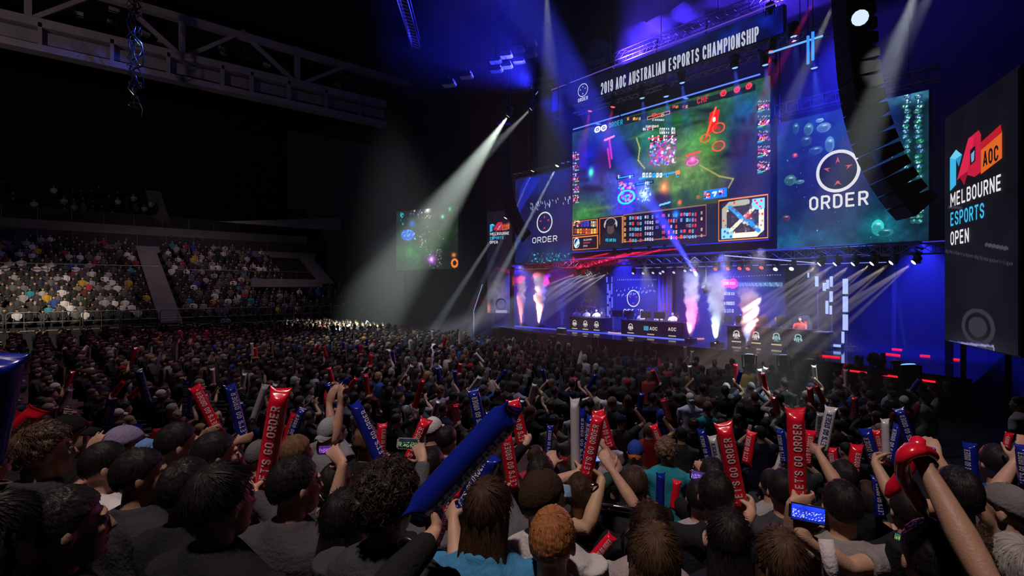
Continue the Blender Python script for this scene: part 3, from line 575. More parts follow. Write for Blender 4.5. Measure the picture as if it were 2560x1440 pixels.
# lit edge strips round the big screen
for a, b_ in (((1433, 331), (1548, 296)), ((1552, 296), (1900, 191))):
    p, q_ = PY(*a, YS-.2), PY(*b_, YS-.2); p.z = q_.z = z1+.10; MB().bar(p, q_, .035).box(((p.x+q_.x)/2, YS+.02, z1+.10), (.1, .4, .06)).build('glow_strip', M['gl'], VS, color=srgb((90, 130, 255))*1.4)
MB().bar((u0, YS-.15, z0-.08), (u1, YS-.15, z0-.08), .03).build('glow_strip', M['gl'], VS, color=srgb((50, 50, 220)))
# ------------------------------------------------------------------ title banner above it
PB = Plane((0, 22.4, 0), (1, 0, 0))
bu0, bu1 = PB.hit(1381, 240)[0], PB.hit(1958, 60)[0]; bz1 = (PB.hit(1400, 212)[1]+PB.hit(1950, 30)[1])/2; bz0 = (PB.hit(1400, 262)[1]+PB.hit(1958, 96)[1])/2
t = TB = empty('title_banner', (0, 0, 0)); tag(t, 'long dark blue LED banner with the championship title above the big screen', 'banner')
cabinet(PB, bu0, bz0, bu1, bz1, t)
c = Canvas(PB, bu0, bz0, bu1, bz1, 260, (5, 7, 30)); n = fbm(c.h, c.w, 26, 31)
x = c.X/c.w; c.c[..., 2] = 30+90*np.clip((n-.45)*3, 0, 1)*(.4+.9*x)+150*np.exp(-(x/.06)**2)+50*np.clip((x-.8)*4, 0, 1); c.c[..., 1] = 8+40*np.clip((n-.5)*3, 0, 1)*x; c.c[..., 0] = 6
c.build('picture', t)
ua, ub = PB.hit(1502, 220)[0], PB.hit(1899, 90)[0]; zt = (PB.hit(1503, 232)[1]+PB.hit(1897, 110)[1])/2; ht = (PB.hit(1503, 203)[1]-PB.hit(1503, 232)[1]+PB.hit(1897, 72)[1]-PB.hit(1897, 110)[1])/2
glowpart('lettering', PB.text(MB(), '2019 AOC AUSTRALIAN ESPORTS CHAMPIONSHIP', (ua+ub)/2, zt, ht, width=ub-ua, bold=-.008), (200, 204, 226), t)
lu, lz = PB.hit(1458, 232); order_logo(PB, lu, lz+.14, .36, t, star=(230, 230, 245), th=.1, tw=.75, th_=.2, tz=PB.hit(1458, 260)[1]+.16)
# ------------------------------------------------------------------ side screens with the team ring
u0, z0, u1, z1 = ext(PS, 1943, 313, 2322, 219, 1943, 622, 2322, 600); z0 = PS.hit(1943, 622)[1]
t = empty('team_screen', (0, 0, 0)); tag(t, 'large teal LED screen right of the big screen with white ring and ORDER', 'screen')
cabinet(PS, u0, z0, u1, z1, t)
c = Canvas(PS, u0, z0, u1, z1, 300, (14, 44, 66))
c.blob(2000, 420, 50, 110, (10, 24, 44)); c.blob(2080, 460, 110, 80, (12, 14, 40)); c.blob(2000, 540, 80, 40, (10, 30, 48)); c.blob(2010, 600, 120, 40, (14, 66, 92)); c.blob(1950, 315, 20, 26, (16, 30, 120)); c.blob(2140, 300, 60, 24, (20, 74, 96)); c.blob(2290, 400, 50, 160, (8, 40, 44)); c.blob(2260, 300, 40, 30, (14, 24, 34)); c.blob(2280, 240, 60, 20, (60, 120, 150)); c.blob(2200, 570, 60, 50, (12, 80, 92)); c.blob(2120, 360, 40, 50, (16, 40, 30))
c.noise(40, .5, 41); c.noise(11, .35, 45); r = random.Random(5)
for x, y, a, b, cc in ((2022, 322, 12, 15, (60, 116, 96)), (2060, 318, 18, 12, (90, 132, 146)), (2050, 300, 10, 5, (120, 170, 190)), (2016, 352, 14, 13, (34, 70, 52)), (2075, 360, 12, 20, (80, 130, 160)), (2040, 375, 18, 10, (40, 80, 104)), (1988, 388, 7, 6, (190, 40, 50)), (1976, 450, 15, 13, (50, 110, 80)), (2000, 454, 12, 5, (70, 130, 120)), (1966, 545, 10, 8, (90, 50, 60)), (2195, 568, 16, 20, (50, 200, 200)), (2215, 580, 20, 10, (30, 110, 120)), (1990, 320, 8, 14, (40, 90, 90))):
    c.blob(x, y, a, b, cc, .9, 0); c.blob(x-a*.2, y+b*.25, a*.75, b*.7, np.array(cc)*.62, .85, 0); c.blob(x+a*.1, y-b*.45, a*.4, b*.18, (200, 230, 240), .8)
c.blob(1988, 388, 3, 3, (255, 120, 120))
for i in range(26):
    y = 240+i*12.5
    for x, s_ in ((2268-max(0, (i-14))*-1.2, 9), (2298, 11)):
        xx = x+r.uniform(-4, 4); c.blob(xx, y, s_, 6, r.choice([(30, 80, 90), (20, 90, 70), (30, 60, 100)]), .9, 0)
        c.speck(xx-6, y-4, xx+6, y+4, 5, [(200, 250, 250), (120, 210, 220), (90, 200, 150), (160, 200, 255)], 200+i, (.9, 2.6))
c.speck(1950, 320, 2240, 600, 90, [(60, 140, 150), (30, 90, 100), (130, 190, 200)], 77, (.6, 1.5))
c.build('picture', t)
lu, lz = PS.hit(2095, 428); rr_ = (PS.hit(2095, 376)[1]-PS.hit(2095, 482)[1])/2
order_logo(PS, lu, lz, rr_, t, star=(226, 84, 76), hole=(26, 24, 42), sx=.93, th=.15, tw=PS.hit(2176, 510)[0]-PS.hit(2021, 520)[0], th_=PS.hit(2020, 492)[1]-PS.hit(2020, 526)[1], tz=PS.hit(2095, 520)[1])
u0, z0, u1, z1 = ext(PS, 1288, 440, 1429, 425, 1288, 660, 1429, 655)
t = empty('team_screen', (0, 0, 0)); tag(t, 'tall blue LED screen left of the big screen with white ring and ORDER', 'screen')
cabinet(PS, u0, z0, u1, z1, t)
c = Canvas(PS, u0, z0, u1, z1, 170, (9, 18, 74)); c.blob(1340, 450, 80, 40, (14, 30, 120)); c.blob(1310, 500, 20, 60, (8, 12, 50)); c.blob(1370, 650, 80, 34, (10, 44, 80)); c.noise(26, .45, 51); c.speck(1330, 632, 1428, 656, 90, [(40, 140, 150), (60, 190, 190), (20, 70, 100)], 6, (.7, 2.2))
r = random.Random(8)
for i in range(34):
    x = r.uniform(1320, 1426); y = 520-.20*(x-1320)+r.uniform(-12, 6); c.line([(x, y), (x+1, y+r.uniform(3, 8))], .7, (190, 210, 250), .8)
c.poly([(1300, 470), (1320, 440), (1352, 446), (1296, 535)], (24, 40, 190), .6)
c.build('picture', t)
lu, lz = PS.hit(1362, 556); order_logo(PS, lu, lz, (PS.hit(1362, 530)[1]-PS.hit(1362, 583)[1])/2, t, sx=1.04, tw=PS.hit(1395, 600)[0]-PS.hit(1330, 600)[0], th_=.36, tz=PS.hit(1362, 606)[1])
# ------------------------------------------------------------------ tall event panels at both ends
def meo(pl, t, cu, zt, k, gain=1.0):
    """event emblem of folded ribbons over three words; k = width"""
    f = lambda a, b: (cu+a*k, zt-b*k)
    P_ = lambda pts, col, off=.03: glowpart('emblem', pl.poly(MB(), [f(*p) for p in pts], off), col, t, gain)
    P_([(0, .11), (.14, .06), (.14, .40), (0, .44)], (60, 190, 240)); P_([(.14, .06), (.27, .14), (.20, .24), (.14, .16)], (40, 150, 210)); P_([(0, .11), (.14, .06), (.27, .14), (.12, .15)], (110, 214, 250), .032)
    P_([(.16, .36), (.40, .02), (.52, .03), (.34, .40), (.26, .34)], (226, 40, 80)); P_([(.40, .02), (.60, .0), (.64, .05), (.64, .38), (.52, .40), (.34, .34)], (204, 30, 66), .028); P_([(.44, .14), (.54, .12), (.54, .26), (.44, .28)], (20, 20, 40), .035); P_([(.46, .18), (.53, .16), (.52, .25), (.47, .26)], (120, 170, 210), .04)
    P_([(.22, .34), (.40, .32), (.32, .44)], (160, 20, 56), .034)
    P_([(.64, .18), (1.0, .12), (1.0, .34), (.64, .40)], (226, 104, 40)); P_([(.64, .12), (.98, .06), (1.0, .13), (.64, .19)], (190, 30, 44), .032)
    glowpart('lettering', pl.text(MB(), 'AOC', *f(.82, .345), .13*k, width=.28*k, bold=.03, off=.04), (24, 18, 20), t)
    zz = .60
    for s_, wd, cc in (('MELBOURNE', 1.0, (236, 232, 238)), ('ESPORTS', .71, (60, 190, 240)), ('OPEN', .42, (236, 232, 238))):
        glowpart('lettering', pl.text(MB(), s_, *f(wd/2, zz), .135*k, width=wd*k, bold=.018), cc, t, gain); zz += .19
pa, pb = P(2545, 890, 12.0), P(2362, 850, 15.75)
ax = (Vector((pa.x, pa.y, 0))-Vector((pb.x, pb.y, 0)))
PR = Plane((pb.x, pb.y, 0), ax); wid = ax.length; zb = (pa.z+pb.z)/2; zt_ = zb+6.6
t = empty('event_panel', (0, 0, 0)); tag(t, 'tall dark grey LED panel at the right edge with the event emblem and words', 'screen')
cabinet(PR, 0, zb, wid, zt_, t)
for k in (.2, .8): p = PR.pt(wid*k, 0, -.16); MB().box((p[0], p[1], (zb+.3)/2), (.12, .12, zb+.3)).build('support_leg', M['black'], t)
c = Canvas(PR, 0, zb, wid, zt_, 130, (10, 10, 14)); c.noise(30, .5, 61); c.blob(2450, 700, 110, 200, (23, 22, 30), .6); c.blob(2450, 870, 120, 40, (32, 31, 40))
c.ring(2444, 816, 39, 41, .13, (44, 43, 52)); c.blob(2444, 816, 24, 25, (42, 42, 50), 1, 0); c.poly([(2362, 850), (2475, 860), (2475, 868), (2362, 856)], (70, 70, 150)); c.line([(2402, 874), (2403, 858), (2484, 866), (2486, 886)], 1.2, (130, 130, 160), .8); c.poly([(2404, 860), (2484, 867), (2484, 880), (2404, 873)], (52, 52, 70))
for i in range(34): x = 2364+i*5; c.rect(x, 630+.2*(x-2364), x+3, 622+.2*(x-2364), (54, 52, 62), .8)
c.line([(2465, 610), (2520, 620)], 1.4, (60, 58, 70)); c.line([(2372, 516), (2405, 518)], 1.2, (48, 46, 58))
c.build('picture', t)
a = PR.hit(2378, 370); b_ = PR.hit(2509, 370); meo(PR, t, a[0], PR.hit(2440, 331)[1], b_[0]-a[0])
pa, pb = P(1218, 782, 36.1), P(1280, 782, 35.3)
ax = Vector((pb.x-pa.x, pb.y-pa.y, 0)); PLm = Plane((pa.x, pa.y, 0), ax); wid = ax.length; zb = pa.z
t = empty('event_panel', (0, 0, 0)); tag(t, 'tall narrow LED panel left of the stage with the event emblem, smoke before its foot', 'screen')
cabinet(PLm, 0, zb, wid, zb+6.9, t)
for k in (.2, .8): p = PLm.pt(wid*k, 0, -.16); MB().box((p[0], p[1], (zb+.3)/2), (.12, .12, zb+.3)).build('support_leg', M['black'], t)
c = Canvas(PLm, 0, zb, wid, zb+6.9, 70, (13, 13, 26)); c.blob(1250, 740, 40, 60, (96, 92, 104)); c.noise(14, .4, 66); c.ring(1253, 760, 12, 13, .16, (30, 30, 36)); c.blob(1253, 760, 9, 10, (70, 70, 76), 1, 0); c.blob(1222, 770, 5, 16, (190, 110, 90)); c.rect(1240, 782, 1268, 775, (130, 128, 140)); c.build('picture', t)
a = PLm.hit(1225, 570); b_ = PLm.hit(1274, 570); meo(PLm, t, a[0], PLm.hit(1250, 555)[1], b_[0]-a[0])
# ------------------------------------------------------------------ relay screen hanging further left
pa, pb = P(991, 676, 38.7), P(1145, 670, 36.0)
ax = Vector((pb.x-pa.x, pb.y-pa.y, 0)); PI = Plane((pa.x, pa.y, 0), ax); wid = ax.length; zb = (pa.z+pb.z)/2; zt_ = zb+4.28
t = empty('relay_screen', (0, 0, 0)); tag(t, 'smaller green game screen hanging in the dark left of the stage', 'screen')
cabinet(PI, 0, zb, wid, zt_, t)
c = Canvas(PI, 0, zb, wid, zt_, 170, (24, 44, 26)); c.blob(1020, 540, 40, 30, (30, 30, 26)); c.blob(1090, 540, 50, 30, (44, 52, 24)); c.blob(1030, 630, 50, 26, (24, 84, 34)); c.blob(1100, 600, 40, 40, (20, 44, 20)); c.blob(1130, 640, 26, 40, (18, 22, 22)); c.blob(1000, 545, 14, 26, (14, 40, 50)); c.blob(1060, 524, 60, 10, (22, 16, 30)); c.noise(20, .5, 71); c.noise(6, .3, 74)
c.blob(1020, 587, 17, 14, (24, 80, 190), .95, 0); c.speck(1004, 574, 1038, 600, 50, [(60, 150, 240), (30, 90, 200), (120, 190, 250)], 7, (.8, 2)); c.blob(1030, 558, 8, 10, (30, 90, 190)); c.blob(1070, 525, 8, 8, (220, 230, 230)); c.speck(1025, 516, 1080, 545, 50, [(220, 220, 230), (200, 60, 80), (50, 110, 210)], 9, (.8, 2)); c.speck(1000, 530, 1010, 560, 14, [(40, 170, 180)], 10); c.speck(1050, 580, 1066, 620, 30, [(190, 190, 210), (190, 60, 80)], 12, (.6, 1.5)); c.blob(1107, 541, 5, 6, (110, 200, 200)); c.blob(1125, 522, 4, 6, (60, 190, 90)); c.blob(1080, 648, 13, 14, (150, 60, 180)); c.blob(1079, 648, 5, 7, (230, 210, 255)); c.speck(1068, 622, 1104, 668, 46, [(170, 60, 190), (220, 90, 220), (150, 200, 120)], 13, (.6, 1.6)); c.speck(1040, 560, 1110, 670, 40, [(120, 140, 80), (180, 180, 150), (90, 180, 160)], 15, (.5, 1.2)); c.rect(1122, 672, 1146, 625, (26, 20, 18)); c.ring(1137, 657, 7, 9, .3, (220, 120, 50)); c.blob(1135, 637, 6, 6, (210, 140, 60)); c.build('picture', t)
for k in (.25, .75):
    p = np.array(PI.pt(wid*k, zt_, -.1)); p[2] = zt_-.2; MB().bar(p, (p[0], p[1], 22.1), .03).build('hanging_cable', M['black'], t)
# ------------------------------------------------------------------ stage backdrop screens
YB = 25.2; PK = Plane((0, YB, 0), (1, 0, 0))
def backdrop(px0, px1, pyt, pyb, name, lab, nx, base):
    u0, u1 = PK.hit(px0, 700)[0], PK.hit(px1, 700)[0]; zt = PK.hit((px0+px1)/2, pyt)[1]; t = empty(name, (0, 0, 0)); tag(t, lab, 'screen')
    cabinet(PK, u0, 1.23, u1, zt, t, .2); return t, Canvas(PK, u0, 1.2, u1, zt, nx, base)
t, c = backdrop(1531, 1650, 688, 840, 'stage_backdrop', 'dark blue LED wall behind the middle desk with ring and ORDER', 130, (8, 18, 84))
c.blob(1600, 730, 70, 30, (10, 30, 120)); c.noise(20, .4, 81); r = random.Random(9)
for i in range(30): x = 1542+i*3.3; y = 742-.14*(x-1542)-14*(i % 3 == 0)+r.uniform(-3, 3); c.line([(x, y), (x+.8, y-r.uniform(2, 6))], .7, (200, 215, 250), .8)
for i in range(20): c.blob(1545+i*5, 699-.05*i, 1, 1.4, (160, 180, 240), .8, 0)
c.build('picture', t, gain=.8); lu, lz = PK.hit(1584, 746); order_logo(PK, lu, lz, (PK.hit(1584, 725)[1]-PK.hit(1584, 768)[1])/2, t, sx=.9, tw=PK.hit(1611, 780)[0]-PK.hit(1559, 780)[0], th_=.3, tz=PK.hit(1585, 786)[1])
t, c = backdrop(1690, 1962, 674, 845, 'stage_backdrop', 'dark blue LED wall behind the right desk with pink badge and sponsor words', 240, (7, 14, 66))
c.noise(34, .4, 85); c.blob(1760, 760, 60, 60, (10, 20, 110)); c.blob(1900, 720, 60, 40, (12, 44, 90)); c.poly([(1798, 690), (1868, 690), (1868, 850), (1798, 850)], (8, 10, 44), .8)
for i in range(46): x = 1830+i*2.8; c.line([(x, 713+.02*i+(i % 3)), (x+.5, 705+(i % 2)*2)], .7, (150, 200, 240), .7)
for i in range(24): c.blob(1802+i*6.5, 693-.3*i, 1, 1.2, (220, 200, 240), .8, 0)
c.blob(1812, 708, 10, 12, (226, 30, 130), 1, 0); c.blob(1833, 708, 12, 13, (226, 30, 130), 1, 0); c.rect(1812, 719, 1834, 698, (226, 30, 130)); c.glyphs(1808, 704, 1840, 712, 6, [(250, 230, 240)], 86, .9)
c.glyphs(1806, 730, 1838, 737, 6, [(220, 220, 240)], 87, 1); c.glyphs(1805, 754, 1838, 762, 6, [(210, 220, 240)], 88, 1); c.glyphs(1805, 772, 1836, 781, 5, [(210, 220, 240)], 89, 1); c.speck(1752, 740, 1800, 800, 30, [(190, 40, 90), (60, 60, 190)], 17, (.6, 1.6)); c.build('picture', t)
t, c = backdrop(1392, 1517, 690, 835, 'stage_backdrop', 'plain dark blue LED wall behind the left desk', 80, (5, 11, 48)); c.noise(20, .5, 91); c.build('picture', t)
# ------------------------------------------------------------------ stage
DZ = 1.2
t = empty('stage', (-14, 20, 0)); tag(t, 'long raised black stage with glossy dark deck across the end of the hall', 'stage')
poly = [(-27, 31.5), (-27, 22.2), (-25.7, 21.4), (-20.8, 20.15), (-8, 19.7), (-2.2, 18.3), (-2.2, 31.5)]
poly = [(x+14, y-20) for x, y in poly]; n = len(poly)
MB().add([(x, y, 1.08) for x, y in poly]+[(x, y, DZ) for x, y in poly], [tuple(range(n)), tuple(range(2*n-1, n-1, -1))]+[((i+1) % n, i, n+i, n+(i+1) % n) for i in range(n)]).build('deck', M['deck'], t)
MB().add([(x*.999, y+.06, 0) for x, y in poly]+[(x*.999, y+.06, 1.08) for x, y in poly], [((i+1) % n, i, n+i, n+(i+1) % n) for i in range(n)]).build('skirt', M['skirt'], t)
def strip(pts, col, k=1.0, r=.022):
    return MB().tube([(x+14, y-20, z) for x, y, z in pts], r, 6).build('glow_strip', M['gl'], t, color=srgb(col)*k)
strip([(-24.5, 22.3, DZ+.02), (-17.2, 22.3, DZ+.02)], (60, 90, 255), 1.3); strip([(-17.2, 22.25, DZ+.02), (-12.6, 22.2, DZ+.02)], (110, 120, 255), 1.3)
a = [PZ(x, y, DZ+.02) for x, y in ((1560, 833), (1535, 832), (1515, 829), (1510, 826), (1520, 823), (1535, 822))]; strip(a, (240, 190, 150), 1.1)
a = [PZ(x, y, DZ+.02) for x, y in ((1560, 833), (1640, 840), (1720, 848))]; strip(a, (230, 170, 140), 1.0)
a = [PZ(x, y, DZ+.02) for x, y in ((1820, 852), (1900, 860), (1985, 868))]; strip(a, (255, 220, 190), 1.3)
a = [PZ(x, y, DZ+.02) for x, y in ((1700, 847), (1760, 846))]; strip(a, (250, 150, 80), 1.1)
for p in (((2055, 889), (2100, 893)), ((2230, 872), (2255, 874)), ((2215, 884), (2250, 888)), ((2300, 888), (2325, 890)), ((2380, 897), (2398, 899))):
    strip([PZ(*q_, DZ+.02) for q_ in p], (255, 30, 50), 1.2, .03)
for x0, x1 in ((-5.2, -4.5), (-4.3, -3.9), (-3.7, -3.0)):
    yf = lambda x: 19.7-(x+8)/5.8*1.4
    strip([(x0, yf(x0)-.03, 1.0), (x1, yf(x1)-.03, 1.0)], (255, 30, 50), 1.2, .03)
# ------------------------------------------------------------------ trusses
def truss(name, a, b, s, lab, chains=2, step=None, m=None, top=22.0):
    a, b = Vector(a), Vector(b); t = empty(name, (a+b)/2); tag(t, lab, 'truss'); o = (a+b)/2; a, b = a-o, b-o
    L_ = (b-a).length; d = (b-a).normalized(); up = Vector((0, 0, 1)); sd = d.cross(up).normalized(); up = sd.cross(d)
    cs = [sd*(x*s/2)+up*(z*s/2) for x, z in ((-1, -1), (1, -1), (1, 1), (-1, 1))]; m = m or M['truss']
    for c in cs: MB().bar(a+c, b+c, s*.07, 6).build('chord', m, t)
    B = MB(); step = step or s; n = max(2, int(L_/step))
    for i in range(n):
        p0, p1 = a+d*(L_*i/n), a+d*(L_*(i+1)/n)
        for k in range(4):
            B.bar(p0+cs[k], p1+cs[(k+1) % 4], s*.035, 4)
        for k in range(4): B.bar(p0+cs[k], p0+cs[(k+1) % 4], s*.03, 4)
    B.build('lacing', m, t)
    for k in range(chains):
        p = a+d*(L_*(k+.5)/chains); z = top-o.z; MB().bar(p, (p.x, p.y, z), .02, 5).build('hoist_chain', M['black'], t)
    return t
TZ = 13.05
xa, xb = PY(1440, 280, 21.3).x, PY(2066, 120, 21.3).x
truss('lighting_truss', (xa, 21.3, TZ), (xb, 21.3, TZ), .42, 'long aluminium lamp truss between the title banner and the big screen', 0)
truss('lighting_truss', (xa-.5, 23.2, 16.0), (xb-.6, 23.2, 16.0), .42, 'purple-lit truss along the top edge of the title banner', 4)
truss('lighting_truss', (PY(1941, 300, 23).x, 23.05, 11.0), (PY(2352, 200, 23).x, 23.05, 11.0), .42, 'blue-lit truss carrying the teal team screen', 3)
truss('lighting_truss', (PY(1286, 430, 23).x, 23.05, 10.75), (PY(1431, 430, 23).x, 23.05, 10.75), .42, 'dark truss carrying the tall blue team screen', 2)
truss('lighting_truss', (-25.2, 22.6, 4.95), (-3.2, 22.6, 4.95), .36, 'low truss across the stage under the big screen with many small lamps', 0, .5)
for x in (-20.2, -9.0): MB().bar((x-bpy.data.objects['lighting_truss'].location.x, 0, 0), (x-bpy.data.objects['lighting_truss'].location.x, 1.68, 0), .05).build('cross_bar', M['black'], bpy.data.objects['lighting_truss'])
for x in (-25.1, -3.3): MB().box((x+14.2, 0, (DZ-4.95)/2), (.2, .2, 4.95-DZ)).build('upright', M['black'], bpy.data.objects['lighting_truss.004'])
p, q_ = PY(1920, 182, 21.3), PY(2063, 128, 21.3); lt_ = bpy.data.objects['lighting_truss']; MB().bar((p.x-lt_.location.x, -.25, -.35), (q_.x-lt_.location.x, -.25, -.35), .035).build('glow_strip', M['gl'], lt_, color=srgb((100, 170, 255))*1.4)
xa2, xb2 = PY(2028, 660, 21.5).x, PY(2300, 660, 21.5).x
truss('lighting_truss', (xa2, 21.68, 4.95), (xb2, 21.68, 4.95), .36, 'low truss with white key lamps over the right end of the stage', 0, .5)
kt = bpy.data.objects['lighting_truss.005']
for x in (-1.5, 1.5): MB().bar((x, 0, 0), (x, 1.0, 0), .04).build('cross_bar', M['black'], kt)
truss('lighting_truss', PY(1262, 225, 20.2), PY(1420, 195, 20.2), .42, 'short truss in the blue glow at the upper left stage corner', 2)
truss('lighting_truss', (-6.6, 18.3, 15.6), (-2.6, 18.3, 15.6), .42, 'short truss high over the right end of the stage', 2)
truss('lighting_truss', PY(1040, 110, 14), PY(1000, -30, 10), .4, 'dark truss running up into the blue haze left of centre', 2)
for s_ in (-1, 1):
    x = -14.6+s_*5.6
    o = MB().bar((x, 22.95, 12.6), (x, 22.95, 15.9), .05).bar((x, 23.35, 5.6), (x, 23.35, 15.9), .05)
    o.build('hanging_frame', M['black'], VS)
o = MB()
for x in np.linspace(-20, -9.5, 5): o.bar((x, 22.75, 14.2), (x, 23.1, 16.05), .04)
o.build('hanging_frame', M['black'], TB)
tag(MB().bar((bu0, 22.3, bz1+.1), (bu1, 22.3, bz1+.1), .03).build('glow_strip', M['gl'], color=srgb((96, 70, 190))), 'glowing violet bar standing for the lit truss edge above the title banner', 'light strip')  # emissive bar stands in for violet light on the truss edge
p, q_ = Vector((-8.2, 16.8, 4.67)), Vector((-8.2, 25, 4.69))
tag(MB().bar(p, q_, .02).build('glow_strip', M['gl'], color=srgb((190, 190, 255))), 'thin white lit line running back over the right desk', 'light strip')
tag(MB().bar((-21, 22.9, 5.25), (-3.3, 22.9, 5.2), .02).build('glow_strip', M['gl'], color=srgb((60, 60, 230))), 'thin blue lit line above the low stage truss', 'light strip')
tag(MB().bar((-17.4, 25.05, 4.72), (-5.6, 25.05, 4.62), .02).build('glow_strip', M['gl'], color=srgb((120, 130, 250))), 'thin pale lit line along the top of the backdrop screens', 'light strip')
for k, x in enumerate((-23.5, -18.6, -17.4, -14.0, -12.8, -5.4)):
    tag(MB().box((x, 25.32, 3.0), (.12, .12, 3.7)).build('backdrop_post', M['black']), 'black upright post behind the stage backdrops, '+('first', 'second', 'third', 'fourth', 'fifth', 'last')[k]+' counted from the left end', 'post')
# grey curtain strip between the two backdrops
def curtain(name, x0, x1, y, z0, z1, m, lab, amp=.07, n=40, waves=5, color=None):
    u = np.linspace(0, 1, n); r = []
    for z in np.linspace(z0, z1, 8): r.append(np.array([(x0+(x1-x0)*k, y+amp*math.sin(k*waves*6.28+z*.15), z) for k in u]))
    V = np.concatenate(r); f = [(i*n+j, i*n+j+1, (i+1)*n+j+1, (i+1)*n+j) for i in range(7) for j in range(n-1)]
    me = MB().add(V, f).mesh(name, True); o = link(name, me, m, color=color); sm = o.modifiers.new('thick', 'SOLIDIFY'); sm.thickness = .02; tag(o, lab, 'curtain'); return o
curtain('stage_curtain', PK.hit(1647, 700)[0], PK.hit(1683, 700)[0], 25.1, DZ, 4.75, M['cloth'], 'grey-violet curtain strip between the two backdrop screens', .06, 40, 4, (.16, .13, .2))
# bunched black drape over the banner, catching blue light
u = np.linspace(0, 1, 90); xa_, xb_ = PY(1375, 190, 24.2).x, -5.0; B = MB(); rows = []
for k in range(7):
    v = k/6; rows.append(np.array([(xa_+(xb_-xa_)*a+.1*math.sin(a*90+k), 24.2+.35*math.sin(v*3.1)+.15*math.sin(a*60+v*5), 16.35+1.5*v+(.25+.2*v)*(mnoise.noise((a*22, v*2, .3)))) for a in u]))
V = np.concatenate(rows); B.add(V, [(i*90+j, i*90+j+1, (i+1)*90+j+1, (i+1)*90+j) for i in range(6) for j in range(89)])
o = link('blackout_drape', B.mesh('blackout_drape', True), M['cloth'], color=(.16, .16, .2)); o.modifiers.new('thick', 'SOLIDIFY').thickness = .03; tag(o, 'bunched dark drape hung above the title banner against the blue glow', 'drape')
struct('wall_baffle', MB().box((-13.5, 26.4, 19.2), (26, .2, 5.6)), M['dark'])
# ------------------------------------------------------------------ lamps
_lc = {}
def lamp(loc, aim, col, lab, group=None, s=1.0, lit=1.0, kind='moving_head_lamp', hang=True, to=None):
    """a lamp whose lens faces aim; hung (or standing) yoke with head and lens"""
    loc = Vector(loc); d = (Vector(aim)-loc).normalized(); t = empty(kind, loc); tag(t, lab, 'stage lamp', group)
    if 'y' not in _lc:
        h = MB(); a = np.linspace(0, 2*np.pi, 12, endpoint=False)
        R = [(-.34, .06), (-.30, .115), (-.12, .125), (-.05, .14), (0, .14), (.012, .12)]
        h.rings([np.array([(r*math.cos(x), r*math.sin(x), z) for x in a]) for z, r in R]); _lc['h'] = recalc(h.mesh('lamp_head', True))
        l = MB(); l.rings([np.array([(r*math.cos(x), r*math.sin(x), z) for x in a]) for z, r in ((.0125, .118), (.03, .09), (.036, .03))]); _lc['l'] = recalc(l.mesh('lamp_lens', True))
        y = MB(); y.box((-.17, 0, 0), (.03, .1, .34)); y.box((.17, 0, 0), (.03, .1, .34)); y.box((0, 0, .17), (.37, .12, .05)); _lc['y'] = y.mesh('lamp_yoke')
        b = MB(); b.box((0, 0, 0), (.3, .26, .13)); b.box((0, 0, .09), (.08, .06, .1)); _lc['b'] = b.mesh('lamp_base')
        for k, m_ in (('h', M['black']), ('l', M['gl']), ('y', M['black']), ('b', M['black'])): _lc[k].materials.append(m_)
    sg = 1 if hang else -1
    hd = link('head', _lc['h'], None, t); q4 = d.to_track_quat('Z', 'Y'); hd.rotation_mode = 'QUATERNION'; hd.rotation_quaternion = q4; hd.scale = (s,)*3; hd.location = -d*.04*s
    ln = link('lens', _lc['l'], None, t, color=np.array(col)*lit); ln.rotation_mode = 'QUATERNION'; ln.rotation_quaternion = q4; ln.scale = (s,)*3; ln.location = -d*.04*s
    rz = math.atan2(d.y, d.x)-math.pi/2; off = -d*.2*s
    y = link('yoke', _lc['y'], None, t); y.location = off; y.rotation_euler = (0 if hang else math.pi, 0, rz); y.scale = (s,)*3
    b = link('base', _lc['b'], None, t); b.location = off+Vector((0, 0, sg*.26*s)); b.rotation_euler = (0 if hang else math.pi, 0, rz); b.scale = (s,)*3
    if to is not None: MB().bar(b.location, Vector(to(loc+b.location))-loc, .022*s+.006, 6).build('pipe', M['black'], t)
    return t
for o in [o for o in bpy.data.objects if o.type == 'LIGHT' and o.data.type == 'SPOT' and o.name.split('.')[0] in ('beam_lamp', 'key_lamp', 'truss_lamp', 'red_wash', 'blue_flood')]:
    p = o.location; d = o.matrix_world.to_quaternion() if False else o.rotation_euler.to_quaternion(); d = d @ Vector((0, 0, -1)); x, y, _ = pix(p); c = np.array(o.data.color[:])
    c = c/c.max(); c = c*.6+.4*(c.max()) if c.min() > .3 else c+.25; nm = o.name.split('.')[0]
    side = 'left' if x < 1430 else ('right' if x > 1940 else 'middle')
    o['px'] = x
    LB = {'beam_lamp': 'moving lamp throwing a %s beam', 'key_lamp': 'small white key lamp on the low stage truss', 'truss_lamp': 'lamp on the truss under the banner with short beam', 'red_wash': 'red wash lamp under the big screen', 'blue_flood': 'blue flood lamp high over the stage'}
    cn = 'red' if c[0] > c[2]*1.3 else ('blue' if c[2] > c[0]*1.5 else 'white')
    o['cn'] = cn; o['lab'] = LB[nm] % cn if '%' in LB[nm] else LB[nm]
ORD = ['first', 'second', 'third', 'fourth', 'fifth', 'sixth', 'seventh', 'eighth', 'ninth', 'tenth', 'eleventh', 'twelfth']
by = {}
for o in [o for o in bpy.data.objects if 'lab' in o]: by.setdefault((o['lab'], o['cn']), []).append(o)
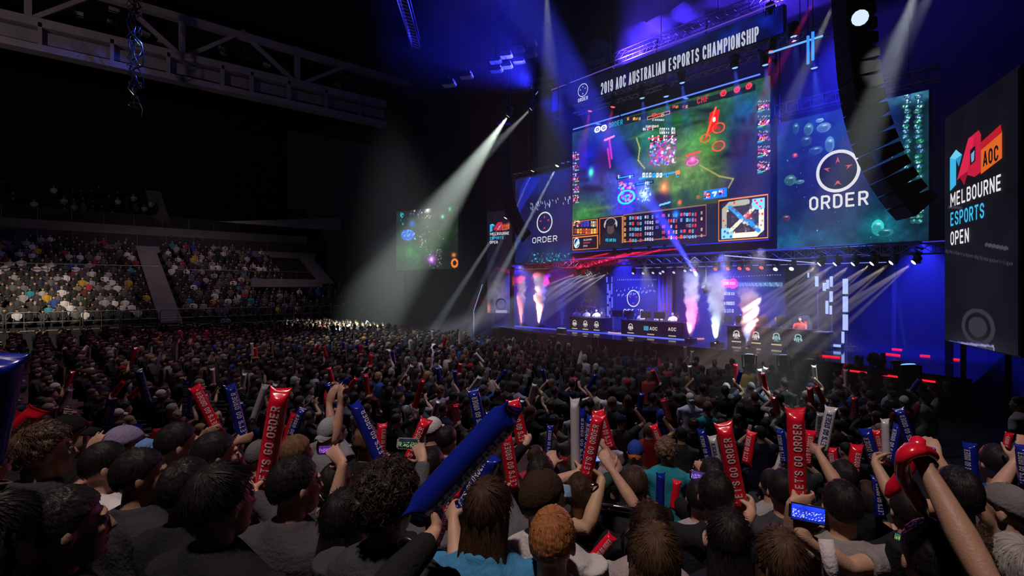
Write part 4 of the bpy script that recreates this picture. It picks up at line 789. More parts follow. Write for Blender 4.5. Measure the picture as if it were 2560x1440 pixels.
for (lb, cn), os_ in by.items():
    os_.sort(key=lambda o: o['px'])
    for i, o in enumerate(os_):
        d = o.rotation_euler.to_quaternion() @ Vector((0, 0, -1)); p = o.location.copy(); nm = o.name.split('.')[0]
        c = {'red': (1, .10, .08), 'blue': (.22, .45, 1), 'white': (1, .97, .94)}[cn]
        l2 = lb if len(os_) == 1 else lb+', '+ORD[i]+' '+cn+' one from the left'
        if nm == 'beam_lamp' and p.z < 4.6: o.location = p+d*.4
        for k in list(o.keys()):
            if k in ('px', 'cn', 'lab'): del o[k]
        lamp(p-d*.06, p+d*5, c, l2, {'key_lamp': 'key lamps of the low stage truss', 'truss_lamp': 'lamps of the banner truss', 'beam_lamp': 'beam lamps over the stage', 'red_wash': 'red wash lamps', 'blue_flood': 'blue flood lamps'}[nm], 1.0 if nm == 'truss_lamp' else (.55 if nm == 'red_wash' else (.8 if nm == 'key_lamp' else 1.0)), 1.6 if nm != 'blue_flood' else .9, to={'truss_lamp': lambda q: (q.x, 21.09, 12.85), 'key_lamp': (lambda q: (q.x, 21.5, 4.78)) if p.y < 22 else (lambda q: (q.x, 22.42, 4.78)), 'red_wash': lambda q: (q.x, 22.42, 5.12), 'beam_lamp': (lambda q: (q.x, 22.42, 4.78)) if p.z < 4.6 else (lambda q: (q.x, q.y, 22.03))}.get(nm, lambda q: (q.x, q.y, 22.03)))
# small lamps in the low truss that only show as dots
dots = [(1582, 684, 1), (1607, 684, 1), (1632, 683, 1), (1650, 684, 1), (1657, 680, 1), (1684, 682, 1), (1712, 678, 1), (1727, 676, 1)]
reds = [(1788, 674), (1819, 673), (1848, 672), (1869, 673), (1903, 670), (1735, 676)]
for i, (px, py, _) in enumerate(dots):
    p = PY(px, py, 22.4); lamp(p, p+Vector((0, -2, -1.6)), (.62, .66, 1), 'tiny pale blue lamp over the middle desk, %s from the left' % ORD[i], 'dots of light over the middle desk', .6, 1.1, 'stage_lamp', to=lambda q: (q.x, 22.42, 4.78))
for i, (px, py) in enumerate(sorted(reds)):
    p = PY(px, py, 22.4); lamp(p, p+Vector((0, -2, -1.6)), (1, .12, .10), 'small red lamp over the right desk, %s from the left' % ORD[i], 'red lamps over the right desk', .75, 1.3, 'stage_lamp', to=lambda q: (q.x, 22.42, 4.78))
for i, (px, py) in enumerate(((1938, 674), (1978, 673))):
    p = PY(px, py, 22.4); lamp(p, p+Vector((0, -2, -1.6)), (1, .98, 1), 'small white lamp right of the red lamps, %s one' % ORD[i], 'white lamps beside the red row', .8, 1.2, 'stage_lamp', to=lambda q: (q.x, 22.42, 4.78))
p = PY(2150, 45, 16.2); lamp(p, P(2100, 300, 6), (.62, .75, 1), 'big bright blue-white flood high over the right stage end', None, 1.7, 1.2, 'flood_lamp', to=lambda q: (q.x, q.y, 22.03))
for i, (px, py) in enumerate(((2020, 90), (2032, 80))):
    p = PY(px, py, 20.5)
    o = MB().bar(p, p+Vector((0, 0, -1.0)), .05, 8).build('light_tube', M['gl'], color=srgb((60, 150, 255))*1.2); MB().bar(p, (p.x, p.y, 22.03), .015).build('hanging_wire', M['black'], o)
    tag(o, 'short upright blue light tube by the right end of the banner, %s one' % ('left' if i == 0 else 'right'), 'light tube', 'blue tubes by the banner')
# floor moving heads along the stage edge
flo = [(1873, 884, 1.15, (.5, .75, 1), 'under the rightmost smoke jet'), (1958, 886, 1.0, (.25, .5, 1), 'before the right desk'), (2175, 890, 1.25, (.55, .85, 1), 'with the yellow beam'), (2270, 908, 1.45, (.25, .55, 1), 'with the tall blue beam'),
       (1382, 840, .9, (.03, .03, .05), 'before the left smoke'), (1432, 838, .8, (.03, .03, .05), 'before the left desk'), (1487, 842, .9, (.03, .03, .05), 'right of the left desk'), (1616, 850, 1.0, (.02, .02, .03), 'before the middle desk'), (1335, 832, .8, (.03, .03, .05), 'between the two left smoke jets'), (2240, 900, .8, (.03, .03, .05), 'in the red light'), (2140, 892, .7, (.03, .03, .05), 'left of the yellow beam')]
for px, py, s, c, wh in flo:
    p = PZ(px, py, DZ+.34*s); tg = p+Vector((-.3, .6, 3))
    if 'yellow' in wh: tg = PY(2080, 830, p.y+.6)
    if 'tall blue' in wh: tg = PY(2228, 640, p.y+.3)
    lamp(p, tg, c, 'black moving lamp standing on the stage edge '+wh, 'moving lamps on the stage edge', s, 1.3, hang=False)
    if 'yellow' in wh: spot('beam_low', p+(tg-p).normalized()*.15, tg, 5200, (1, .72, .12), 3.0, .3, .03)
    if 'tall blue' in wh: spot('beam_low', p+(tg-p).normalized()*.15, tg, 9000, (.06, .2, 1), 3.4, .3, .03)
# ------------------------------------------------------------------ line arrays
def line_array(px, pys, Y, n, wdt, lab, rz):
    p0 = PY(px, pys, Y); t = empty('line_array', p0, rz); tag(t, lab, 'loudspeaker'); z = 0.0; y = 0.0; h = .40
    for k in range(n):
        ang = math.radians(4+40*max(0, (k-n*.3)/(n*.7))**1.5); c, s_ = math.cos(ang), math.sin(ang)
        b = MB(); d = .42; pr = [(-d, -h/2*.96), (-d, h/2*.96), (d*.7, h/2*.7), (d*.7, -h/2*.7)]
        v = [(x, yy, zz) for x in (-wdt/2, wdt/2) for yy, zz in pr]; R = np.array([[1, 0, 0], [0, c, -s_], [0, s_, c]])
        b.add(np.array(v) @ R.T+np.array((0, y, z)), [(0, 1, 2, 3), (7, 6, 5, 4), (0, 4, 5, 1), (1, 5, 6, 2), (2, 6, 7, 3), (3, 7, 4, 0)])
        cb = b.build('speaker_cabinet', M['speaker'], t)
        g = MB(); g.box((0, 0, 0), (wdt*.94, .02, h*.86)); g.build('grille', M['speaker'], cb); gm_ = cb.children[0].data
        gm_.transform(Matrix(((1, 0, 0, 0), (0, c, -s_, y-d*c), (0, s_, c, z-d*s_), (0, 0, 0, 1))))
        z -= h*c; y += h*s_
    MB().box((0, .05, .35), (wdt*.9, .8, .12)).build('rigging_frame', M['truss'], t)
    MB().bar((0, .05, .4), (0, .05, 22-p0.z), .03).build('hoist_chain', M['black'], t); return t
line_array(2130, -95, 17.2, 19, 1.0, 'long curved black hanging line of speakers before the teal team screen', -.93)
line_array(1258, 330, 20.6, 17, .9, 'long curved black hanging line of speakers left of the tall blue screen', -.75)
spot('array_rim', PY(2345, -40, 15.2), PY(2205, 170, 17.2), 800, (1, 1, 1), 26, .6, .05)
# leaning white light tube in the dark beside the stage
p, q_ = PY(1206, 711, 21), PY(1184, 778, 21)
o = MB().bar(p, q_, .022).build('light_tube', M['gl'], color=srgb((150, 170, 220))); MB().bar(q_, (q_.x, q_.y, 0), .03).build('stand', M['black'], o); tag(o, 'slanting thin white light tube in the dark left of the stage', 'light tube')
# ------------------------------------------------------------------ LED towers on the stage
def tower(px, py, Y, boxes, lab, col, pole=True):
    p = PY(px, py, Y); p.z = DZ; t = empty('light_tower', p); tag(t, lab, 'light tower'); top = 0
    for x0, x1, ya, yb in boxes:
        a, b = PY(x0, ya, Y), PY(x1, yb, Y); c = (a+b)/2-p; wdt, hh = abs(b.x-a.x), abs(a.z-b.z); top = max(top, c.z+hh/2)
        hb = MB().box((c.x, .06, c.z), (wdt+.04, .1, hh+.06)).build('lamp_housing', M['black'], t)
        MB().box((c.x, -.01, c.z), (wdt, .03, hh)).build('lit_face', M['gl'], hb, color=srgb(col)*1.2)
    MB().bar((0, .12, .05), (0, .12, top), .035).build('pole', M['truss'], t); MB().box((0, .1, .04), (.7, .6, .08)).build('base_plate', M['black'], t)
    return t
LB_ = (170, 190, 255)
tower(2113, 862, 24.0, [(2107, 2120, 697, 735), (2107, 2120, 741, 780), (2107, 2120, 786, 826), (2104, 2111, 829, 858)], 'tallest tower of bright white-blue light panels on the right of the stage', LB_)
tower(2077, 862, 24.3, [(2075, 2082, 691, 717), (2074, 2082, 728, 755), (2064, 2071, 752, 785), (2074, 2080, 764, 786), (2057, 2065, 707, 727), (2066, 2073, 700, 722)], 'tower of scattered small light panels right of the right desk', LB_)
tower(2042, 862, 24.6, [(2038, 2046, 691, 716), (2019, 2023, 682, 694)], 'slim tower with a single high light panel behind the right desk', LB_)
for k, (px, bx) in enumerate(((1519, [(1516, 1519, 692, 706), (1518, 1522, 710, 733), (1518, 1522, 738, 760), (1518, 1522, 766, 790)]), (1525, [(1523, 1526, 726, 745), (1524, 1526, 754, 776), (1523, 1526, 786, 812)]), (1530, [(1529, 1531, 692, 705), (1528, 1531, 708, 736), (1529, 1532, 742, 770)]))):
    tower(px, 835, 24.2, bx, 'slim blue light tower between left and middle desks, '+('left', 'centre', 'right')[k]+' one of three', (90, 100, 240))
# ------------------------------------------------------------------ smoke jets
def smoke_mat(name, H, R0, R1, K, seed, top):
    m, N, L = new_mat(name); N.remove(N['Principled BSDF']); v = N.new('ShaderNodeVolumeScatter'); v.inputs['Color'].default_value = (.96, .96, .98, 1)
    tc = N.new('ShaderNodeTexCoord'); sp = N.new('ShaderNodeSeparateXYZ'); L.new(tc.outputs['Object'], sp.inputs[0])
    def mth(op, a, b=None, cl=False):
        n = N.new('ShaderNodeMath'); n.operation = op; n.use_clamp = cl
        for i, x in enumerate((a, b)):
            if x is None: continue
            if hasattr(x, 'links'): L.new(x, n.inputs[i])
            else: n.inputs[i].default_value = x
        return n.outputs[0]
    nz = N.new('ShaderNodeTexNoise'); nz.inputs['Scale'].default_value = 2.6; nz.inputs['Detail'].default_value = 5; nz.inputs['Roughness'].default_value = .62; nz.noise_dimensions = '4D'; nz.inputs['W'].default_value = seed
    L.new(tc.outputs['Object'], nz.inputs['Vector'])
    h = mth('DIVIDE', sp.outputs[2], H)
    rr = mth('SQRT', mth('ADD', mth('POWER', sp.outputs[0], 2.0), mth('POWER', sp.outputs[1], 2.0)))
    rad = mth('ADD', mth('MULTIPLY', mth('POWER', h, .75), R1-R0), R0)
    q_ = mth('DIVIDE', rr, rad)
    sh = mth('SUBTRACT', mth('SUBTRACT', 1.0, q_), mth('MULTIPLY', mth('SUBTRACT', .62, nz.outputs['Fac']), mth('ADD', mth('MULTIPLY', h, 2.2), .9)))
    sh = mth('MULTIPLY', sh, 3.0, True)
    fade = mth('MULTIPLY', mth('SUBTRACT', 1.0, h), 5.0, True)
    dn = mth('MULTIPLY', mth('MULTIPLY', sh, fade), mth('DIVIDE', K, mth('ADD', mth('MULTIPLY', h, 2.4), .35)))
    L.new(dn, v.inputs['Density']); L.new(v.outputs[0], N['Material Output'].inputs['Volume']); return m
def jet(px, py, Y, topy, R1, lean, col, pw, lab, K=7.0, seed=1.0):
    p = PY(px, py, Y); H = (py-topy)*(p.x*HX+p.y*HY)/F; t = empty('smoke_machine', (p.x, p.y, DZ)); tag(t, 'black smoke machine '+lab, 'smoke machine')
    z = max(p.z-DZ, .12); MB().box((0, 0, z/2), (.42, .36, z)).build('housing', M['black'], t); MB().bar((0, 0, z), (0, 0, z+.06), .07, 12).build('nozzle', M['plastic'], t)
    a = np.linspace(0, 2*np.pi, 20, endpoint=False); rg = []
    for h in np.linspace(0, 1, 12):
        r = (.05+(R1-.05)*h**.75)*1.05+.02; rg.append(np.array([(r*math.cos(x), r*math.sin(x), h*H) for x in a]))
    me = recalc(MB().rings(rg).mesh('smoke_plume')); o = link('smoke_plume', me, smoke_mat('smoke', H, .05, R1, K, seed, 0), loc=(p.x, p.y, p.z+.05)); o.rotation_euler = (0, lean, 0)
    tag(o, 'rising plume of smoke '+lab, 'smoke'); o['kind'] = 'stuff'
    d = o.rotation_euler.to_quaternion() @ Vector((0, 0, 1))
    spot('jet_lamp', Vector((p.x, p.y, p.z))+Vector((.0, -.16, .02)), Vector((p.x, p.y, p.z))+d*3, pw, col, 34, .8, .05)
    return o
jet(1307, 815, 22.6, 678, .62, -.10, (1, .26, .20), 8000, 'with orange glow, left one of the pair at the left stage end', 7, 1)
jet(1350, 813, 23.0, 676, .72, .02, (1, .40, .30), 8000, 'glowing white-orange, right one of the pair at the left stage end', 8, 7)
jet(1727, 848, 22.0, 680, .62, .02, (1, .30, .45), 4000, 'with pink glow, just right of the middle desk', 6, 3)
jet(1793, 860, 21.2, 682, .72, -.03, (.5, .7, 1), 6000, 'white-blue, between middle and right desks', 7, 5)
jet(1872, 874, 20.3, 712, .66, .0, (.35, .5, 1), 700, 'low one in front of the right desk', 6, 11)
spot('jet_pink', PY(1752, 800, 23.2), PY(1722, 790, 22.0), 900, (1, .1, .35), 70, .8); spot('jet_pink', PY(1905, 800, 21.6), PY(1878, 795, 20.3), 500, (1, .12, .3), 70, .8)
# ------------------------------------------------------------------ desks, monitors, gaming chairs
def crest(pl, mb, u, z, r, k):
    a = np.linspace(0, 2*np.pi, 20, endpoint=False)
    pl.ring(mb, u, z+.25*r, r*.42, r*.62, .01, 22, 1.1); pl.rect(mb, u-.8*r, z-.05*r, u-.45*r, z-.6*r, .012); pl.rect(mb, u-.35*r, z-.25*r, u-.12*r, z-.75*r, .012); pl.rect(mb, u+.0*r, z-.25*r, u+.25*r, z-.75*r, .012); pl.rect(mb, u+.42*r, z-.05*r, u+.8*r, z-.6*r, .012)
    pl.poly(mb, [(u-.3*r, z+.2*r), (u+.3*r, z+.2*r), (u+.12*r, z-.1*r), (u-.12*r, z-.1*r)], .014)
    pl.rect(mb, u-.6*r, z-.86*r, u+.6*r, z-.95*r, .012); return mb
WC = (236, 232, 224)
def desk(pxa, pxb, Y, n, lab, logos):
    xa, xb = PY(pxa, 800, Y).x, PY(pxb, 800, Y).x; cx = (xa+xb)/2; W_ = xb-xa; t = empty('player_desk', (cx, Y+.4, DZ)); tag(t, lab, 'desk')
    MB().box((0, 0, .755), (W_+.06, .86, .045)).build('desktop', M['plastic'], t)
    for s_ in (-1, 1): MB().box((s_*(W_/2-.02), 0, .37), (.04, .8, .73)).build('side_panel', M['plastic'], t)
    MB().box((0, -.38, .02), (W_, .05, .04)).build('plinth', M['black'], t)
    pl = Plane((cx, Y, 0), (1, 0, 0)); lp = Plane((0, -.405, 0), (1, 0, 0))
    for k in range(n):
        u = -W_/2+W_*(k+.5)/n; f = MB().box((u, -.385, .38), (W_/n-.015, .035, .70)).build('front_panel', M['plastic'], t)
        lg = logos[k]; b = MB()
        if lg == 'AOC': glowpart('lettering', lp.text(b, 'AOC', u, .36, .17, width=.46, bold=.02, off=.01), WC, f, .9)
        elif lg == 'SQ': glowpart('emblem', lp.rect(b, u-.40, .30, u-.12, .52, .01), (60, 170, 220), f, .8); glowpart('lettering', lp.text(MB(), 'AOC', u+.16, .33, .17, width=.46, bold=.02, off=.01), WC, f, .9)
        else: glowpart('crest', crest(lp, b, u, .44, .19, k), (236, 234, 228) if lg == 'C' else (150, 205, 206), f, .85)
        glowpart('caption', lp.rect(MB(), u-.2, .10, u+.2, .15, .01), (226, 206, 170), f, .8)
    return cx, xa, xb, Y
D1 = desk(1424, 1506, 22.45, 3, 'left black player desk with three white crest panels', ['C', 'C', 'C'])
D2 = desk(1553, 1709, 22.35, 3, 'middle black player desk with AOC lettering on its front', ['C', 'SQ', 'AOC'])
D3 = desk(1818, 2024, 22.05, 4, 'right black player desk with four crest panels', ['C', 'C', 'T', 'T'])
def gaming_chair(x, y, rz, lab, col):
    t = empty('gaming_chair', (x, y, DZ), rz); t.scale = (.9, .9, .9); tag(t, lab, 'chair', 'gaming chairs on stage')
    a = np.linspace(0, 2*np.pi, 24, endpoint=False); r = []
    for z, w_, dd, yo in ((.48, .24, .06, -.20), (.62, .25, .06, -.24), (.85, .28, .07, -.27), (1.05, .27, .06, -.30), (1.20, .18, .05, -.32), (1.36, .16, .05, -.34), (1.40, .12, .03, -.34)):
        r.append(np.array([(w_*np.sign(math.cos(q))*abs(math.cos(q))**.6, yo+dd*math.sin(q)+.05*abs(math.cos(q))**2, z) for q in a]))
    MB().rings(r).build('backrest', M['cloth'], t, True, color=(.03, .03, .035))
    MB().box((0, -.292+.0, .98), (.1, .12, .34)).build('stripe', M['cloth'], t, color=col)
    MB().ball((0, .02, .45), (.27, .27, .07)).build('seat', M['cloth'], t, True, color=(.03, .03, .035))
    MB().bar((0, 0, .08), (0, 0, .42), .035).build('pillar', M['black'], t); B = MB()
    for k in range(5): q = k*1.2566; B.bar((0, 0, .10), (.3*math.cos(q), .3*math.sin(q), .04), .03)
    B.build('foot_star', M['black'], t)
    for s_ in (-1, 1): MB().box((s_*.3, 0, .66), (.07, .26, .04)).bar((s_*.3, 0, .45), (s_*.3, 0, .66), .02).build('armrest', M['black'], t)
def monitor(x, y, rz, lab):
    t = empty('monitor', (x, y, DZ+.78), rz); tag(t, lab, 'monitor', 'monitors on the player desks')
    MB().box((0, 0, .26), (.54, .035, .33)).build('housing', M['plastic'], t); MB().box((0, .02, .26), (.50, .005, .29)).build('screen', M['gl'], t, color=(.25, .3, .4))
    MB().box((0, -.03, .07), (.06, .03, .16)).build('stand', M['black'], t); MB().box((0, -.03, .006), (.22, .17, .012)).build('foot', M['black'], t)
SEATS = []
for pl_, (D, pxs, nm) in enumerate(((D1, (1444, 1468, 1493), 'left'), (D2, (1577, 1606, 1649, 1684), 'middle'), (D3, (1853, 1895, 1942, 2001), 'right'))):
    for i, px in enumerate(pxs):
        x = PY(px, 800, D[3]+1.15).x; SEATS.append((x, D[3]+1.12, nm, i, len(pxs)))
        gaming_chair(x+.12, D[3]+1.22, math.pi+.12, 'high-backed gaming chair of the %s player at the %s desk' % (ORD[i], nm), [(.5, .5, .5), (.4, .4, .42), (.5, .4, .1), (.5, .05, .05)][i % 4])
        if nm != 'left': monitor(x-.42, D[3]+.55, .35, 'black monitor left of the %s player at the %s desk' % (ORD[i], nm))
# wedge monitor and flight case on the stage
p = PZ(2015, 888, DZ); t = empty('wedge_speaker', p); tag(t, 'black wedge speaker on the stage edge before the right desk end', 'loudspeaker')
MB().add([(-.5, -.3, 0), (.5, -.3, 0), (.5, .3, 0), (-.5, .3, 0), (-.5, -.3, .12), (.5, -.3, .12), (.5, .1, .42), (-.5, .1, .42), (-.5, .3, .3), (.5, .3, .3)], [(3, 2, 1, 0), (0, 1, 5, 4), (4, 5, 6, 7), (7, 6, 9, 8), (8, 9, 2, 3), (1, 2, 9, 6, 5), (0, 4, 7, 8, 3)]).build('housing', M['plastic'], t)
p = PY(2044, 868, 22.6); t = empty('flight_case', (p.x, 22.7, DZ)); tag(t, 'plain dark grey box standing right of the right desk', 'case'); MB().box((0, 0, .34), (.86, .6, .66)).build('body', M['black'], t); MB().box((0, 0, .69), (.9, .64, .04)).build('lid', M['truss'], t)
p = PY(2078, 862, 23.4); t = empty('floor_light', (p.x, 23.4, DZ)); tag(t, 'low blue-white floor light glowing behind the light towers', 'floor light'); MB().box((0, 0, .1), (.8, .3, .2)).build('housing', M['black'], t); MB().box((0, -.155, .14), (.76, .02, .1)).build('lit_face', M['gl'], t, color=srgb((150, 180, 255))*1.3)
p = PZ(1404, 828, DZ); t = empty('floor_light', p); tag(t, 'low blue floor light glowing upward left of the left desk', 'floor light'); MB().box((0, 0, .08), (.5, .3, .16)).build('housing', M['black'], t); MB().box((0, 0, .17), (.44, .24, .02)).build('lit_face', M['gl'], t, color=srgb((150, 190, 255))*1.3)
spot('beam_low', p+Vector((0, 0, .25)), p+Vector((0, .2, 3)), 5000, (.05, .1, 1), 26, .8)
# ------------------------------------------------------------------ people
JOBS = []
def sstep(a, b, x): t = np.clip((x-a)/(b-a), 0, 1); return t*t*(3-2*t)
def job(mb, vox, it, name, mtl, fold=0.0, seed=0):
    JOBS.append((mb, vox, it, name, mtl, fold, seed)); return len(JOBS)-1
RES = []
def run_jobs():
    """melts every body and garment built from overlapping shapes into one continuous skin"""
    obs = []
    for mb, vox, it, name, mtl, fold, seed in JOBS[len(RES):]:
        o = bpy.data.objects.new('tmp', recalc(mb.mesh('tmp'))); COL.objects.link(o)
        r = o.modifiers.new('r', 'REMESH'); r.mode = 'VOXEL'; r.voxel_size = vox
        s = o.modifiers.new('s', 'SMOOTH'); s.factor = .5; s.iterations = it; obs.append(o)
    dg = bpy.context.evaluated_depsgraph_get(); dg.update()
    for o, (mb, vox, it, name, mtl, fold, seed) in zip(obs, JOBS[len(RES):]):
        me = bpy.data.meshes.new_from_object(o.evaluated_get(dg)); me.name = name
        if fold and len(me.vertices):
            n = len(me.vertices); v = np.empty(n*3, 'f'); me.vertices.foreach_get('co', v); v = v.reshape(-1, 3); nn = np.empty(n*3, 'f'); me.vertices.foreach_get('normal', nn); nn = nn.reshape(-1, 3)
            p = v*np.array((9, 9, 6))+seed; w_ = np.sin(p[:, 0]*2.1+1.7*np.sin(p[:, 2]*1.3+p[:, 1]))*np.sin(p[:, 1]*1.7+p[:, 2]*2.9+1.3*np.sin(p[:, 0]))+.6*np.sin(p[:, 2]*5.1+p[:, 0]*3.0+2*np.sin(p[:, 1]*2))
            me.vertices.foreach_set('co', (v+nn*(w_*fold)[:, None]).ravel())
        me.materials.clear(); me.materials.append(mtl); me.shade_smooth(); RES.append(me)
    for o in obs:
        d = o.data; bpy.data.objects.remove(o); bpy.data.meshes.remove(d)
def rot(yaw, pitch=0.0, roll=0.0):
    return np.array(Matrix.Rotation(yaw, 3, 'Z') @ Matrix.Rotation(pitch, 3, 'X') @ Matrix.Rotation(roll, 3, 'Y'))
def oval(c, rx, ry, n=20, p=2.3, z=None):
    a = np.linspace(0, 2*np.pi, n, endpoint=False); x, y = np.cos(a), np.sin(a)
    return np.stack([c[0]+rx*np.sign(x)*np.abs(x)**(2/p), c[1]+ry*np.sign(y)*np.abs(y)**(2/p), np.full(n, c[2])], 1)
TOR = [(.44, 0, .165, .115), (.56, 0, .175, .125), (.72, -.01, .148, .105), (.88, 0, .168, .118), (.97, -.005, .20, .118), (1.03, -.012, .19, .098), (1.07, -.012, .125, .08), (1.10, -.008, .068, .064)]
HEADC = np.array((0, .02, 1.235))
def hand(mb, Wp, y, z, s, curl=(.5, .6, .5), spread=.0, thumb=(.75, .55, -.35), tb=.25, k=1.0):
    """a hand at wrist Wp: fingers along y, back of the hand along z, s=+1 left hand"""
    Wp, y, z = np.array(Wp, float), np.array(y, float), np.array(z, float); y /= np.linalg.norm(y); z -= y*z.dot(y); z /= np.linalg.norm(z); x = np.cross(y, z)
    f = lambda a, b, c: Wp+k*(a*s*x+b*y+c*z)
    rr = []
    for b, w_, t in ((-.012, .025, .02), (.02, .034, .019), (.06, .042, .017), (.092, .041, .013)):
        a = np.linspace(0, 2*np.pi, 14, endpoint=False); rr.append(np.array([f(w_*math.cos(q), b, t*math.sin(q)) for q in a]))
    mb.rings(rr if s > 0 else [r[::-1] for r in rr])
    for i, (bx, by, L_) in enumerate(((.031, .09, .95), (.0105, .096, 1.06), (-.0105, .094, 1.0), (-.030, .084, .8))):
        an = 0.0; p = np.array((bx, by-.012, 0.0)); pts = [f(*p)]; p = p+np.array((0, .012, 0)); pts.append(f(*p)); sd = spread*(1.5-i)*.16
        for j, (l, r_) in enumerate(((.043, .0088), (.027, .0079), (.022, .0066))):
            an += curl[j]*(1+.12*(i-1)); p = p+np.array((math.sin(sd)*math.cos(an)*l, math.cos(an)*l, -math.sin(an)*l))*L_; pts.append(f(*p))
        mb.tube(pts, [.0095*k, .0095*k, .0088*k, .0078*k, .0058*k], 8)
    p = np.array((.024, .018, -.008)); d = np.array(thumb, float); d /= np.linalg.norm(d); pts = [f(*p)]
    for l in (.044, .033, .026):
        p = p+d*l; pts.append(f(*p)); d = d+np.array((-tb, tb*.6, -tb*.2)); d /= np.linalg.norm(d)
    mb.tube(pts, [.016*k, .0125*k, .0105*k, .0075*k], 8)
def ik(S, Wp, hint, a=.295, b=.265):
    S, Wp = np.array(S, float), np.array(Wp, float); d = Wp-S; L_ = np.linalg.norm(d); k = max(1.0, L_/(a+b)*1.005); a, b = a*k, b*k
    u = d/L_; c = (a*a-b*b+L_*L_)/(2*L_); h = math.sqrt(max(a*a-c*c, 0)); v = np.array(hint, float)-S; v -= u*v.dot(u); n = np.linalg.norm(v); v = v/n if n > 1e-6 else np.array((0, 0, -1.0))
    return S+u*c+v*h
def grip_frame(axis, fore, s, r=.05):
    """hand closing round a stick of axis `axis`, forearm direction `fore`: returns y, z, wrist offset from the stick centre"""
    a = np.array(axis, float); a /= np.linalg.norm(a); y = np.array(fore, float); y -= a*y.dot(a); n = np.linalg.norm(y)
    y = y/n if n > .05 else np.cross(a, (1, 0, 0)); x = s*a; z = np.cross(x, y); return y, z, z*(r+.016)-y*.068
def head_shapes(mb, R, c, k=1.0, fine=True):
    f = lambda p: c+R @ (np.array(p)*k)
    mb.ball(f((0, -.008, .02)), np.array((.075, .096, .098))*k, 20, 14, R); mb.ball(f((0, .04, -.032)), np.array((.062, .06, .094))*k, 18, 12, R); mb.ball(f((0, .05, -.092)), np.array((.045, .045, .038))*k, 14, 10, R)
    mb.tube([f((0, .094, .014)), f((0, .108, -.012)), f((0, .118, -.032)), f((0, .1, -.042))], np.array((.009, .011, .0155, .009))*k, 8)
    for s in (-1, 1):
        mb.ball(f((s*.078, -.006, -.012)), np.array((.010, .021, .033))*k, 10, 8, R @ rot(s*.35)); mb.ball(f((s*.013, .105, -.036)), .009*k, 8, 6); mb.ball(f((s*.034, .078, -.022)), np.array((.02, .016, .02))*k, 8, 6, R)
    mb.ball(f((0, .084, .026)), np.array((.052, .02, .011))*k, 12, 8, R); mb.ball(f((0, .098, -.060)), np.array((.024, .012, .006))*k, 10, 6, R); mb.ball(f((0, .096, -.070)), np.array((.020, .013, .007))*k, 10, 6, R); mb.ball(f((0, .09, -.1)), np.array((.02, .016, .016))*k, 10, 6, R)
HS = dict(short=(.12, .035, 18, 0), crop=(.085, .02, 22, 0), buzz=(.055, .006, 40, 0), messy=(.20, .16, 7, 0), curly=(.27, .22, 9, 0), straight=(.15, .02, 10, 1), long=(.15, .025, 10, 2), bald=(-.03, 0, 5, 0))
